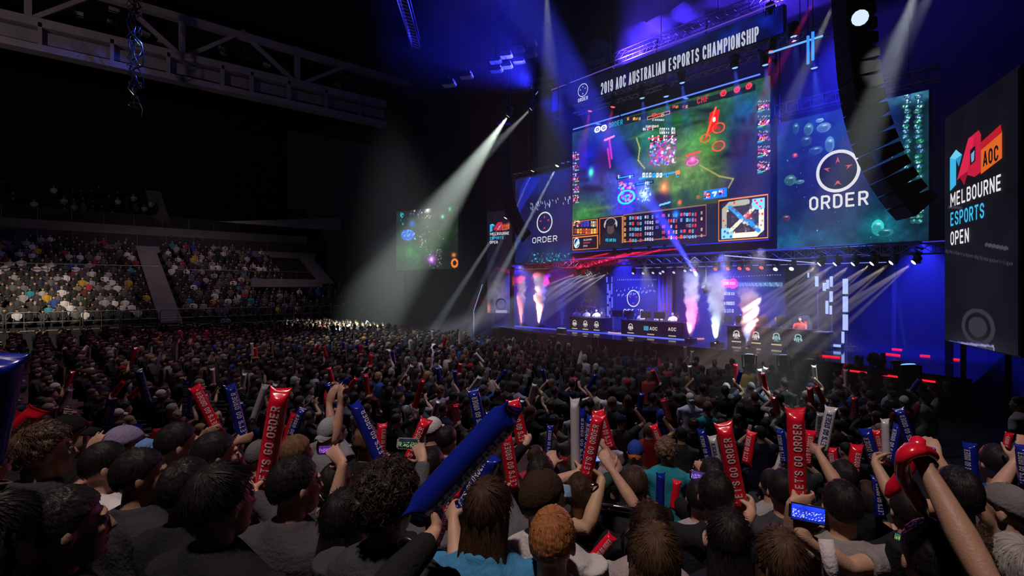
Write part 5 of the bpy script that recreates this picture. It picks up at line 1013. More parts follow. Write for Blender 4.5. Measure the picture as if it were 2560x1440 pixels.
def hair_mesh(style, R, c, seed=0, nu=48, nv=36, locks=0, k=1.0):
    th, amp, fr, flow = HS[style]; mb = MB(); rr = random.Random(seed); C0 = c+R @ np.array((0, -.008, .02))*k; rad = np.array((.075, .096, .098))*k; so = np.array((seed*3.1, seed*1.7, seed*.3))
    def mask(d):
        T = np.where(d[:, 1] > 0, -.05+.55*d[:, 1], -.05+.72*d[:, 1]) if d.ndim > 1 else 0
        side = np.exp(-((np.abs(d[:, 0])-.95)/.12)**2)*np.exp(-((d[:, 1]-.12)/.2)**2)*.22
        return sstep(-.07, .10, d[:, 2]-T+side)
    def fn(d):
        m = mask(d); nz = np.array([mnoise.fractal(Vector(q*fr*.55+so), .9, 2.1, 3) for q in d]) if amp else 0
        if flow:
            az = np.arctan2(d[:, 0], -d[:, 1]-.2); nz = nz*.3+.5*np.sin(az*34+6*np.array([mnoise.noise(Vector(q*3+so)) for q in d]))+.3*np.sin(az*71+d[:, 2]*3); part = np.exp(-(d[:, 0]/.06)**2)*(d[:, 2] > .3)*.05
        else: part = 0
        return 1+(th+amp*nz)*m-.08*(1-m)-part+.06*m*np.clip(-d[:, 1], 0, 1)*(th > .1)
    mb.ball(C0, rad, nu, nv, R, fn)
    if flow == 2:
        rg = []; n = 26; a = np.linspace(0, 2*np.pi, n, endpoint=False)
        for z, w_, dp, y0 in ((.05, .082, .075, -.03), (-.03, .088, .08, -.035), (-.10, .092, .072, -.05), (-.18, .094, .058, -.075), (-.27, .090, .045, -.09), (-.36, .075, .032, -.095), (-.42, .05, .02, -.095)):
            wob = np.array([1+.10*math.sin(q*13+seed)+.05*math.sin(q*29+z*20) for q in a]); rg.append(np.stack([w_*np.cos(a)*wob, y0+dp*np.sin(a)*wob*np.where(np.sin(a) > 0, .55, 1), np.full(n, z)], 1)*k)
        Rz = R if abs(R[2][1]) < .1 else rot(math.atan2(R[1][0], R[0][0])); rg = [c+g @ Rz.T for g in rg]; mb.rings(rg)
    for i in range(locks):
        for _ in range(9):
            d = np.array([rr.gauss(0, 1) for _ in range(3)]); d /= np.linalg.norm(d)
            if mask(d[None])[0] > .9: break
        else: continue
        f0 = float(fn(d[None])[0]); p = d*rad*(f0-.03); crown = np.array((0, -.55, .8)); g = d-crown*d.dot(crown); g = g-d*g.dot(d); g /= np.linalg.norm(g)+1e-6
        curl = {'curly': 1.7, 'messy': .9}.get(style, .12); L_ = rr.uniform(.018, .036)*(2.0 if flow else 1)*(.6 if style in ('short', 'crop') else 1); sd = np.cross(d, g); ph = rr.uniform(0, 6.28); pts = []
        for j in range(4):
            t = j/3; pts.append(C0+R @ (p+g*L_*t*k+d*(.002*math.sin(t*3.1)-.002*t+.008*math.sin(t*2.2)*(style in ('messy', 'curly')))*k+sd*curl*.008*math.sin(t*4+ph)*k))
        w_ = rr.uniform(.0008, .0015)*k*(1.35 if style == 'curly' else 1); mb.tube(pts, [w_, w_*1.1, w_*.8, w_*.2], 3, cap=False)
    me = mb.mesh('hair', True); me.materials.append(M['hair']); return me
def cap_mesh(R, c, back=False, beanie=False, k=1.0):
    mb = MB(); C0 = c+R @ np.array((0, -.008, .02))*k
    def fn(d):
        T = np.where(d[:, 1] > 0, .32*d[:, 1]+.06, .06+.42*d[:, 1]) if not beanie else -.1+.5*d[:, 1]
        return 1.13-.2*(1-sstep(-.05, .03, d[:, 2]-T))+.02*(np.abs(np.sin(np.arctan2(d[:, 0], d[:, 1])*3)) < .08)
    mb.ball(C0, np.array((.075, .096, .098))*k, 40, 30, R, fn); mb.ball(C0+R @ np.array((0, 0, .112))*k, .008*k, 8, 6)
    me = mb.mesh('crown', True); me.materials.append(M['cloth'])
    b = MB(); s = -1 if back else 1; top = []; bot = []
    for i in range(7):
        t = i/6; y = .075+.085*t; w_ = .07*math.sqrt(max(0, 1-(t*.93)**2.2)); row = [(w_*q, s*(y-.02*q*q), .052-.028*t-.03*q*q+(-.03 if back else 0)) for q in np.linspace(-1, 1, 9)]; top.append(row)
    V = np.array(top).reshape(-1, 3); fcs = [(i*9+j, i*9+j+1, (i+1)*9+j+1, (i+1)*9+j) for i in range(6) for j in range(8)]
    V2 = V-np.array((0, 0, .005)); A = np.concatenate([V, V2]); n = len(V); allf = fcs+[tuple(n+q for q in f[::-1]) for f in fcs]
    bd = [j for j in range(9)]+[i*9+8 for i in range(1, 7)]+[6*9+j for j in range(7, -1, -1)]+[i*9 for i in range(5, 0, -1)]
    allf += [(bd[i], n+bd[i], n+bd[(i+1) % len(bd)], bd[(i+1) % len(bd)]) for i in range(len(bd))]
    b.add(c+(A*k) @ R.T, allf); m2 = recalc(b.mesh('brim', True)); m2.materials.append(M['cloth']); return me, m2
ARMDEF = {-1: dict(el=(-.235, .03, .76), wr=(-.12, .29, .66)), 1: dict(el=(.235, .03, .76), wr=(.12, .29, .66))}
def make_person(arms=None, hyaw=0.0, hpitch=0.0, hroll=0.0, hair='short', seed=1, sleeve='short', vox=.016, it=4, locks=0, hnu=36, leg=0.0, hood=False, collar=False, lean=0.0, fat=1.0, stand=False, cap=None, hat=None, headset=False, woman=False, fine=False, fold=.004):
    """builds the meshes of one person sitting (or standing) at the origin and facing +Y; returns parts to place"""
    arms = arms or {}; sk, sh, tr = MB(), MB(), MB(); L = lambda p: np.array(p, float)+np.array((0, lean*(p[2]-.5), 0)); out = []
    Rl = np.eye(3); hc = L(HEADC); R = rot(hyaw, hpitch, hroll); g = .93 if woman else 1.0
    sk.rings([oval(L((0, y, z)), w_*fat*g-.004, d*fat-.004) for z, y, w_, d in TOR]); sk.tube([L((0, -.012, 1.03)), L((0, -.006, 1.10)), hc+R @ np.array((0, -.012, -.03))], [.066*g, .056*g, .054*g], 14)
    head_shapes(sk, R, hc)
    sh.rings([oval(L((0, y, z)), w_*fat*g+.014+(.004 if z < .6 else 0), d*fat+.014+(.012 if z < .75 else 0)) for z, y, w_, d in TOR[:-1]]+[oval(L((0, -.010, 1.092)), .097*g, .082), oval(L((0, -.008, 1.112)), .074*g, .071)])
    if hood: sh.rings([oval(L((0, -.085-.02*math.sin(t*3.1), 1.10-.16*t)), .10*math.sin(.5+t*2.1)+.02, .04*math.sin(.4+t*2.3)+.012, 16) for t in np.linspace(0, 1, 7)]); sh.tube([L((.085*math.cos(a), -.015+.085*math.sin(a), 1.085+.018*math.sin(a+3.14))) for a in np.linspace(0, 6.28, 18)], .02, 8)
    if collar: sh.tube([L((.073*math.cos(a), -.01+.075*math.sin(a), 1.092-.012*math.sin(a))) for a in np.linspace(0, 6.28, 22)], .016, 8, flat=(.5, 1.5))
    for s in (-1, 1):
        A = arms.get(s, {}); A = dict(ARMDEF[s], **A); Wp = np.array(A['wr'], float); S = L((s*.208*fat*g, -.005, 1.0))
        up = np.clip((Wp[2]-1.0)/.4, 0, 1); S = S+np.array((-s*.02*up, 0, .055*up)); El = ik(S, Wp, A['el']); fd = Wp-El; fd /= np.linalg.norm(fd); ud = El-S; ud /= np.linalg.norm(ud); k = g*A.get('thick', 1.0)
        sk.tube([S, S+(El-S)*.35, S+(El-S)*.75, El, El+(Wp-El)*.12, El+(Wp-El)*.35, El+(Wp-El)*.72, Wp], np.array((.052, .049, .043, .038, .041, .043, .034, .0255))*k, 14)
        if A.get('grip') is not None: y, z = A['grip']; hand(sk, Wp, y, z, s, (.62, .72, .55), thumb=(.45, .45, -.85), tb=.12, k=k)
        else:
            y = np.array(A.get('fing', fd)); z = np.array(A.get('back', (s*.5, .3, .8) if Wp[2] < 1.05 else (s*.3, -.9, .2))); hand(sk, Wp, y, z, s, A.get('curl', (.25, .35, .25)), A.get('spread', .4), k=k)
        q = 1.0 if sleeve == 'none' else 0
        if sleeve in ('short', 'long'): sh.tube([S-ud*.02, S+(El-S)*.3, S+(El-S)*.62], np.array((.068, .066, .064))*g, 16)
        if sleeve == 'long': sh.tube([S+(El-S)*.5, El, El+(Wp-El)*.4, El+(Wp-El)*.8, El+(Wp-El)*.93], np.array((.061, .054, .053, .043, .036))*k, 14)
    z0 = -leg
    if stand:
        for s in (-1, 1):
            x = s*.095; tr.rings([oval((x, 0, .52), .095, .115), oval((x, .0, .28), .085, .095), oval((x, .01, .0), .066, .07), oval((x, 0, -.36), .058, .062)]); sk.tube([(x, 0, .5), (x, 0, .1), (x, 0, -.3), (x, -.01, -.43)], (.08, .06, .045, .04)); sk.ball((x, .06, -.435), (.045, .12, .035))
        tr.rings([oval((0, 0, .42), .165, .13), oval((0, 0, .60), .172, .135)])
    else:
        tr.rings([oval((0, 0, .43), .175, .14), oval((0, 0, .60), .182, .142)])
        for s in (-1, 1):
            kn = np.array((s*.13, .44, .50)); tr.tube([(s*.09, .0, .52), (s*.11, .2, .53), kn, (s*.13, .45, .3+z0*.5), (s*.13, .42, .09+z0)], (.095, .088, .066, .058, .05), 12); sh_ = np.array((s*.13, .47, .04+z0)); sk.ball(sh_, (.045, .125, .04)); sk.tube([(s*.13, .42, .12+z0), (s*.13, .43, .05+z0)], .04); sk.tube([(s*.09, .02, .52), (s*.11, .2, .53), kn, (s*.13, .45, .3+z0*.5), (s*.13, .42, .1+z0)], (.075, .07, .052, .045, .04), 10)
    out = [('body', job(sk, vox, it, 'body', M['skin'])), ('shirt', job(sh, vox*1.25, it+2, 'shirt', M['cloth'], fold, seed*7.7)), ('trousers', job(tr, max(vox*1.6, .016), 4, 'trousers', M['cloth'], .004, seed*3.3))]
    ext_ = []
    if hat == 'hood': 
        mb = MB(); mb.ball(hc+R @ np.array((0, -.02, .015)), (.098, .115, .122), 30, 22, R, lambda d: 1-.22*sstep(.45, .75, d[:, 1])+.03*np.sin(d[:, 0]*9)*np.sin(d[:, 2]*7)); mb.rings([oval(L((0, -.015, 1.06+.03*i)), .11-.004*i, .1, 18) for i in range(4)]); me = mb.mesh('hood', True); me.materials.append(M['cloth']); ext_.append(('hood', me))
    else:
        if hair != 'bald': ext_.append(('hair', hair_mesh('crop' if cap and hair != 'long' else hair, R, hc, seed, hnu, int(hnu*.75), locks)))
        if cap: a, b = cap_mesh(R, hc, cap == 'back'); ext_ += [('cap', a), ('brim', b)]
        if hat == 'beanie': a, b = cap_mesh(R, hc, beanie=True); ext_.append(('beanie', a))
    if headset:
        mb = MB(); mb.tube([hc+R @ np.array((.098*math.cos(a), -.005, .02+.108*math.sin(a))) for a in np.linspace(0, math.pi, 14)], .010, 8)
        for s in (-1, 1): mb.ball(hc+R @ np.array((s*.088, -.005, -.01)), (.022, .038, .046), 12, 8, R)
        me = mb.mesh('headset', True); me.materials.append(M['plastic']); ext_.append(('headset', me))
    if fine:
        for s in (-1, 1): me = MB().ball(hc+R @ np.array((s*.031, .088, .004)), (.0115, .0105, .0105), 12, 8).mesh('eye', True); me.materials.append(M['white']); ext_.append(('eye', me))
    return out, ext_
def place_person(parts, loc, rz, cols, label, group=None, name='person', scale=1.0):
    out, ext_ = parts; t = empty(name, loc, rz); t.scale = (scale,)*3; tag(t, label, 'person', group)
    for nm, j in out: link(nm, RES[j], None, t, color=cols.get(nm, (.03, .03, .03)))
    for nm, me in ext_: link(nm, me, None, t, color=cols.get(nm, cols.get('hair', (.02, .015, .012))))
    return t
SK = [(.52, .31, .22), (.45, .27, .19), (.58, .37, .28), (.36, .21, .14), (.50, .33, .21)]
BLK = (.012, .010, .010); DBR = (.035, .018, .010); BRN = (.09, .045, .022); GNG = (.33, .13, .045); BLD = (.30, .20, .10); GRY = (.3, .28, .27)
CBLK = (.012, .012, .014); CGRY = (.10, .10, .11); CLGR = (.33, .32, .34); CWHT = (.62, .60, .62); CNAV = (.014, .018, .05); CBLU = (.02, .06, .30); CRED = (.30, .02, .03); CGRN = (.02, .07, .04); CTEAL = (.02, .24, .32); CDGR = (.04, .04, .045); CKHK = (.16, .12, .07); CYEL = (.5, .3, .03); CMAR = (.10, .012, .02)
def face_yaw(p, tx=-14.0, ty=23.0): return math.atan2(ty-p[1], tx-p[0])-math.pi/2
# ---- inflatable sticks
_sm = {}
STK = dict(red=(.74, .010, .035), blue=(.008, .02, .30), white=(.55, .54, .60))
def stick_meshes(seed):
    if seed in _sm: return _sm[seed]
    n = 24; rg = []; L_ = .6; a = np.linspace(0, 2*np.pi, n, endpoint=False)
    def ring(z, r, off=0.0, aa=a):
        e_ = min(z, L_-z); k = float(sstep(0, .06, e_)); rx, ry = .05*k+.0585*(1-k)-.004*math.exp(-((e_-.045)/.02)**2), .05*k+.003*(1-k)
        w_ = np.array([1+.05*math.exp(-e_/.05)*math.sin(q*7+seed)*k+.012*math.sin(z*40+q*3+seed) for q in aa]); return np.stack([(rx+off)*np.cos(aa)*w_, (ry+off)*np.sin(aa)*w_, np.full(len(aa), z+.012*math.cos(2*aa[0])*0)+(.03*(1-k)*(np.abs(np.cos(aa))**4-.35)*(1 if z > L_/2 else -1))], 1)
    zs = [0, .008, .02, .035, .05, .065, .085, .12, .17, .23, .3, .37, .43, .48, .515, .535, .55, .565, .58, .592, .6]
    me = MB().rings([ring(z, 0) for z in zs]).mesh('stick', True); me.materials.append(M['vinyl'])
    aa = np.linspace(.25, 1.7, 9); V = np.concatenate([ring(z, 0, .0012, aa) for z in zs[2:-2]]); m = len(zs)-4
    st = MB().add(V, [(i*9+j, i*9+j+1, (i+1)*9+j+1, (i+1)*9+j) for i in range(m-1) for j in range(8)]).mesh('stripe', True); st.materials.append(M['foil'])
    hgt = .044; v, f = text_mesh("LET'S GO ORDER", .44/hgt, .17); kx = hgt; an = -math.pi/2+(v[:, 1]-.5)*-hgt/.05
    tx = MB().add(np.stack([.0535*np.cos(an), .0535*np.sin(an), .30+v[:, 0]*kx], 1), f).mesh('lettering'); tx.materials.append(M['ink'])
    _sm[seed] = (me, st, tx); return _sm[seed]
def thunder(a, b, col, label, text=True, stripe=False, width=.1, seed=1, group='inflatable cheering sticks', spin=0.0):
    """stick from bottom a to top b (world); lettering turned to the camera"""
    a, b = Vector(a), Vector(b); z = (b-a).normalized(); me, st, tx = stick_meshes(seed); L_ = (b-a).length
    o = link('thunder_stick', me, None, None, color=STK[col]); y = Vector((0, 0, CZ))-(a+b)/2; y = -(y-z*y.dot(z)).normalized(); x = y.cross(z)
    Mx = Matrix((x, y, z)).transposed().to_4x4(); Mx = Mx @ Matrix.Rotation(spin, 4, 'Z') @ Matrix.Diagonal((width/.1, width/.1, L_/.6, 1)); Mx.translation = a; o.matrix_world = Mx
    tag(o, label, 'cheering stick', group)
    if text: link('lettering', tx, None, o, color=(.72, .70, .72) if col != 'white' else (.02, .03, .2))
    if stripe: link('stripe', st, None, o)
    return o
# ------------------------------------------------------------------ the nearest spectators, each posed as in the photo
STICKS = {}; HERO = []; HQ = []
def stick(key, x1, y1, x2, y2, w_, col, lab, text=True, stripe=False, d=None, seed=0, spin=0.0):
    d = d or 131.7/w_; a, b = P(x2, y2, d), P(x1, y1, d); STICKS[key] = (a, b)
    thunder(a, b, col, lab, text, stripe, w_*d/F, 1+(len(STICKS) % 3), spin=spin or .45*math.sin(len(STICKS)*2.3))
def hero(px, py, d, lab, hair='short', hc=BLK, top=CBLK, skin=0, arms=(), yaw=None, name='person', extra={}, group=None, **kw):
    """head centre at a picture point and depth; arms: dicts(s, stick|wr, f, el)"""
    h = P(px, py, d); rz = yaw if yaw is not None else face_yaw(h); hl = np.array(HEADC)+np.array((0, kw.get('lean', 0)*(HEADC[2]-.5), 0)); R3 = rot(rz); root = np.array(h)-R3 @ hl
    loc = lambda p: R3.T @ (np.array(p)-root); A = {}
    for a in arms:
        s = a['s']; el = np.array(P(*a['el'])) if 'el' in a else root+R3 @ np.array((s*.33, .1, .85)); q = {k: v for k, v in a.items() if k in ('curl', 'spread', 'thick')}
        if 'stick' in a:
            b0, b1 = STICKS[a['stick']]; G = np.array(b0+(b1-b0)*a.get('f', .1)); y, z, off = grip_frame(np.array(b1-b0), G-el, s, a.get('r', .046)); q['wr'] = loc(G+off); q['grip'] = (R3.T @ y, R3.T @ z)
        else:
            wr = np.array(P(*a['wr'])); q['wr'] = loc(wr)
            if 'fing' in a: q['fing'] = R3.T @ (np.array(P(*a['fing']))-wr)
            if 'back' in a: q['back'] = R3.T @ np.array(a['back'])
        q['el'] = loc(el); A[s] = q
        sh = np.array((s*.185, 0, 1.05)); r = np.linalg.norm(q['wr']-sh)/.56
        if r > 1.2: print('STRETCH', lab[:40], s, round(r, 2))
    root = Vector(root); kw.setdefault('leg', float(np.clip(root.z-deck_z(root.y), -.3, .5))); kw.setdefault('vox', .0065 if d < 2.3 else (.008 if d < 3.2 else .011)); kw.setdefault('hnu', 90 if d < 2.4 else 60); kw.setdefault('locks', (700 if hair in ('short', 'crop', 'straight', 'long') else 1100) if d < 2.7 else 0)
    if hair in ('buzz', 'bald'): kw['locks'] = 0
    cols = dict(body=SK[skin], shirt=top, trousers=(.015, .015, .02), hair=hc, cap=top, brim=top, hood=top, beanie=top, eye=(.5, .5, .5)); cols.update(extra)
    HQ.append((make_person(A, hair=hair, seed=len(HQ)+3, fine=d < 3.0, **kw), root, rz, cols, lab, group)); HERO.append((root.x, root.y)); return root
# cheering sticks near the camera
stick('A', 702, 972, 655, 1245, 46, 'red', 'large red cheering stick reading LETS GO ORDER, upright over the dark-haired heads', d=2.55, spin=-.2)
stick('B', 757, 1020, 716, 1130, 20, 'blue', 'blue cheering stick leaning right, just right of the large red one', stripe=True, d=4.4)
stick('B2', 735, 1032, 708, 1118, 15, 'red', 'short red cheering stick with silver side between large red and blue sticks', stripe=True, d=4.6)
stick('B3', 664, 962, 632, 1052, 17, 'white', 'pale silver cheering stick just left of the large red one', False, d=4.8)
stick('C', 886, 1008, 957, 1168, 32, 'blue', 'long dark blue cheering stick slanting left above the curly-haired man', d=3.4, spin=.75)
stick('D', 956, 1058, 951, 1142, 24, 'red', 'upright red cheering stick right of the slanting dark blue one', d=4.4)
stick('D2', 1066, 1048, 1010, 1180, 29, 'red', 'red cheering stick leaning right behind the white phone', d=4.0)
stick('E', 1285, 1018, 1035, 1290, 78, 'blue', 'giant dark blue cheering stick slanting across the middle foreground', d=1.62, stripe=True, spin=1.05)
stick('G', 1135, 1215, 1078, 1360, 44, 'red', 'red cheering stick behind the lower end of the giant blue one', d=2.6)
stick('F', 1236, 1138, 1152, 1296, 48, 'blue', 'dark blue cheering stick held just right of the giant blue one', d=2.3, spin=-.8)
stick('H', 1262, 1082, 1286, 1228, 34, 'red', 'red cheering stick leaning left, right of the giant blue one', d=3.15, stripe=True)
stick('I', 1238, 1158, 1240, 1238, 18, 'red', 'small red cheering stick half hidden beside the blue poncho', d=4.6)
stick('J', 1437, 998, 1440, 1192, 24, 'white', 'tall silver cheering stick standing upright near the middle', False, d=3.3)
stick('J2', 1455, 1022, 1450, 1180, 16, 'blue', 'thin blue cheering stick right behind the tall silver one', d=3.9)
stick('J3', 1376, 1062, 1370, 1148, 16, 'blue', 'short blue cheering stick left of the tall silver one', d=4.6)
stick('K2', 1477, 1038, 1462, 1180, 20, 'blue', 'blue cheering stick hugging the left side of a red one, centre right', stripe=True, d=3.7)
stick('K', 1497, 1036, 1463, 1202, 32, 'red', 'red cheering stick reading LETS GO ORDER, held by the man with a watch', d=3.0, spin=-.1)
stick('L3', 1752, 1072, 1776, 1172, 19, 'blue', 'blue cheering stick left of the white one, right of centre', d=4.2)
stick('L2', 1780, 1090, 1802, 1195, 20, 'white', 'white cheering stick with dark blue lettering between blue and red ones', d=3.9)
stick('L', 1808, 1058, 1852, 1280, 40, 'red', 'big red cheering stick leaning left, held beside two dark heads', d=2.7, spin=.1)
stick('M', 1880, 1078, 1866, 1162, 24, 'red', 'short red cheering stick leaning right, right of the big leaning red one', d=4.4)
stick('N', 1988, 1022, 1996, 1262, 42, 'red', 'big upright red cheering stick above the grey-shirted man filming', d=2.75, stripe=True, spin=.15)
stick('N2', 2026, 1076, 2014, 1165, 26, 'red', 'red cheering stick tucked behind the big upright one on the right', d=3.7)
stick('N3', 1950, 1072, 1964, 1160, 20, 'blue', 'dark blue cheering stick left of the big upright red one', d=4.2)
stick('N4', 1958, 1128, 1938, 1190, 16, 'white', 'small white and blue cheering stick below the dark blue one', d=5.0)
stick('P', 2078, 1018, 2054, 1135, 26, 'white', 'silver and blue cheering stick leaning right above a raised hand', True, d=3.6)
stick('Q', 2080, 1118, 2088, 1202, 22, 'red', 'short red cheering stick below the silver and blue one', d=4.3)
stick('Q2', 2142, 1112, 2126, 1232, 28, 'red', 'red cheering stick reading LETS GO ORDER between two arms on the right', d=3.5)
stick('R', 2162, 1072, 2200, 1192, 27, 'blue', 'blue cheering stick leaning left in the fan of sticks on the right', d=3.5)
stick('R2', 2190, 1074, 2212, 1165, 18, 'red', 'narrow red cheering stick inside the fan of sticks on the right', d=4.2)
stick('R3', 2212, 1048, 2216, 1152, 18, 'white', 'silver cheering stick standing in the middle of the fan on the right', False, d=3.35)
stick('R4', 2246, 1060, 2224, 1160, 20, 'blue', 'blue cheering stick leaning right in the fan on the right', d=3.9)
stick('R5', 2246, 1020, 2280, 1122, 24, 'blue', 'tall blue cheering stick leaning left behind the red folded pair', d=3.6)
stick('X', 2192, 1190, 2202, 1296, 24, 'blue', 'blue cheering stick standing below the fan, lettering upward', stripe=True, d=3.3)
def bent_stick(pts, d, w_, lab):
    """a cheering stick folded over by the fist that holds it"""
    q = np.array([P(x, y, d+k) for x, y, k in pts]); t = np.linspace(0, len(q)-1, 34); i = np.minimum(t.astype(int), len(q)-2); f = t-i
    c = np.array([[np.interp(v, range(len(q)), q[:, j]) for j in range(3)] for v in t]); 
    for _ in range(5): c[1:-1] = (c[:-2]+2*c[1:-1]+c[2:])/4
    e_ = np.minimum(np.arange(34), 33-np.arange(34)); r = w_/2*d/F*(1-.10*np.abs(np.sin(t*3.3)))*(.35+.65*np.clip(e_/3, 0, 1)); o = MB().tube(c, r, 18, flat=(1.1, .72)).build('thunder_stick', M['vinyl'], None, True, color=STK['red']); tag(o, lab, 'cheering stick', 'inflatable cheering sticks'); return o
bent_stick([(2330, 1152, .03), (2312, 1128, .0), (2282, 1122, -.06), (2254, 1142, -.04), (2256, 1188, .02), (2284, 1232, .05), (2318, 1290, .08)], 1.64, 48, 'red cheering stick folded over the raised fist at the right')
bent_stick([(2296, 1092, .12), (2292, 1112, .10), (2284, 1140, .1), (2262, 1182, .12), (2216, 1242, .16)], 1.66, 36, 'red cheering stick poking up and down left behind the folded one')
stick('T', 2424, 1108, 2430, 1202, 28, 'blue', 'blue cheering stick with white lettering near the right edge', d=3.6)
stick('T2', 2474, 1118, 2496, 1192, 20, 'red', 'red and silver cheering stick leaning left near the right edge', True, True, d=4.2)
stick('T3', 2524, 1082, 2508, 1148, 16, 'red', 'narrow red cheering stick under the standing white-shirted person', d=4.6)
stick('T4', 2556, 1112, 2566, 1220, 30, 'blue', 'blue cheering stick cut by the right picture edge', d=3.0)
stick('U', 1652, 1182, 1650, 1278, 22, 'blue', 'plain upright blue cheering stick in front of the curly-haired woman', False, d=3.6)
stick('U2', 1693, 1200, 1684, 1275, 21, 'red', 'plain red cheering stick beside the plain upright blue one', False, d=3.7)
stick('V', 1464, 1222, 1472, 1330, 17, 'white', 'silver cheering stick hanging behind the raised bent arm', False, True, d=3.3)
stick('V2', 1532, 1338, 1478, 1400, 26, 'red', 'red cheering stick lying low behind the ginger-haired man', d=2.7)
stick('L9', 14, 884, -52, 1190, 84, 'blue', 'huge dark blue cheering stick cut by the left picture edge', False, d=1.75)
stick('A1', 96, 1022, -20, 1130, 40, 'red', 'red cheering stick slanting up from the left edge, front one of two', d=2.8)
stick('A2', 54, 1034, -30, 1098, 30, 'red', 'red cheering stick slanting up from the left edge, rear one of two', d=3.4)
stick('A3', 52, 1130, 28, 1172, 20, 'red', 'small red and white cheering stick low at the left edge', d=4.0)
stick('A4', 344, 1062, 318, 1112, 24, 'blue', 'short blue cheering stick above the light blue cap', d=4.2)
stick('A5', 218, 1052, 204, 1104, 22, 'red', 'short red cheering stick right of the curly-haired profile', d=4.6)
stick('A6', 280, 998, 256, 1098, 22, 'blue', 'upright dark blue cheering stick behind the light blue cap', d=4.8)
stick('A7', 393, 1072, 380, 1126, 19, 'red', 'short red cheering stick left of the green sleeve, taller one', d=4.6)
stick('A8', 412, 1092, 396, 1132, 18, 'red', 'short red cheering stick left of the green sleeve, lower one', d=5.0)
stick('A9', 486, 966, 548, 1084, 26, 'red', 'red cheering stick leaning left held by two hands, left half', d=4.0)
stick('B9', 574, 962, 612, 1108, 26, 'blue', 'long dark blue cheering stick leaning left beside the red one', d=4.2)
stick('C9', 470, 948, 466, 1042, 21, 'blue', 'upright blue cheering stick with white lettering, far left of the leaning red one', d=5.2)
stick('C8', 346, 925, 372, 1016, 19, 'blue', 'blue cheering stick leaning left with silver side, over the left crowd', True, True, d=5.6)
def wrist_band(key, px, py, d, r, ax, m, lab, cat='wristband', color=(.01, .01, .012)):
    c = P(px, py, d); q = Vector(ax).normalized().to_track_quat('Z', 'Y'); a = np.linspace(0, 2*np.pi, 25); B = MB()
    B.tube([np.array(c)+np.array(q @ Vector((r*math.cos(x), r*.86*math.sin(x), 0))) for x in a], .006, 6, flat=(.6, 1.6)); o = B.build('wristband', m, None, True, color=color); tag(o, lab, cat); return o
def phone(px, py, d, wpx, tilt, lab, body=(.01, .01, .012), seed=1, col=((40, 60, 160), (150, 160, 240))):
    """phone held sideways, lit screen towards its owner and the camera"""
    c = P(px, py, d); n = (Vector((0, 0, CZ))-c); n.z *= .4; n.normalize(); ax = n.cross(Vector((0, 0, 1))).normalized()*-1; ax = (Matrix.Rotation(tilt, 3, n) @ ax); W_ = wpx*d/F; H_ = W_*.49; up = n.cross(ax).normalized()
    if up.z < 0: up = -up
    t = empty('phone', c); tag(t, lab, 'phone'); R = np.array([ax, up, n]).T; bm = bmesh.new(); bmesh.ops.create_cube(bm, size=1); bmesh.ops.scale(bm, vec=(W_, H_, .009), verts=bm.verts); bmesh.ops.bevel(bm, geom=[e for e in bm.edges if abs(e.verts[0].co.z-e.verts[1].co.z) > .005], offset=H_*.12, segments=4, affect='EDGES')
    me = bpy.data.meshes.new('case'); bm.to_mesh(me); bm.free(); me.transform(Matrix(R.tolist()).to_4x4()); link('case', me, M['vinyl'], t, color=body)
    nx, ny = 40, 22; uu, vv = np.linspace(-.42, .42, nx+1), np.linspace(-.44, .44, ny+1); V = np.array([R @ np.array((u*W_, v*H_, .0051)) for v in vv for u in uu]); fc = [(j*(nx+1)+i, j*(nx+1)+i+1, (j+1)*(nx+1)+i+1, (j+1)*(nx+1)+i) for j in range(ny) for i in range(nx)]
    me = MB().add(V, fc).mesh('screen'); r = np.random.default_rng(seed); n_ = fbm(ny+1, nx+1, 7, seed*5); cc = srgb(col[0])[None, None]*np.ones((ny+1, nx+1, 1))*(.25+1.2*n_[..., None]); yy = np.linspace(0, 1, ny+1)[:, None]; hot = ((r.random((ny+1, nx+1)) < .16)*(np.abs(yy-.42) < .24))[..., None]; cc = cc*(1-hot)+hot*srgb(col[1])*1.1; cc[:4] *= .25
    at = me.attributes.new('picture', 'FLOAT_COLOR', 'POINT'); at.data.foreach_set('color', np.concatenate([cc, np.ones((ny+1, nx+1, 1))], -1).ravel().astype('f')); link('screen', me, M['scr'], t); return t
# --- the left side of the foreground
hero(-140, 1330, 1.8, 'person beyond the left picture edge holding the huge blue stick', arms=[dict(s=-1, stick='L9', f=.04, el=(-110, 1330, 1.75))])
hero(166, 1318, 1.62, 'person in black with short dark hair, turned right, large at lower left corner', hyaw=-.38, skin=3, hair='short', hnu=110)
hero(10, 1345, 1.5, 'person in black cut by the lower left picture edge', hair='long', yaw=.5)
hero(112, 1128, 2.5, 'person with wavy brown hair and dark jacket, profile at far left', hair='messy', hc=(.10, .06, .04), top=CDGR, sleeve='long', hyaw=-.30, skin=0, hood=True)
hero(172, 1092, 3.1, 'person in black cap and glasses behind the wavy-haired profile', hair='crop', cap='front', hyaw=-.5, top=CBLK, extra={'cap': CBLK, 'brim': CBLK})
hero(314, 1120, 3.0, 'person in light blue and pink peaked cap behind the white-shirted one', hair='short', cap='front', top=CDGR, extra={'cap': (.24, .20, .34), 'brim': (.14, .26, .55)}, hyaw=-.75)
hero(264, 1166, 2.6, 'person in white shirt with smooth black hair, hand raised, at the left', hair='crop', top=CWHT, hyaw=-.45, arms=[dict(s=1, wr=(228, 1165, 2.75), el=(200, 1260, 2.5), fing=(232, 1120, 2.75))])
hero(352, 1190, 2.4, 'person with short black hair and dark patterned jacket, face lit violet', hair='short', top=(.035, .035, .045), sleeve='long', hyaw=-.55, skin=3, fold=.007)
hero(446, 1112, 3.0, 'person with black hair and glasses in dark grey top, left of the leaning red stick', top=CDGR, hyaw=-.45)
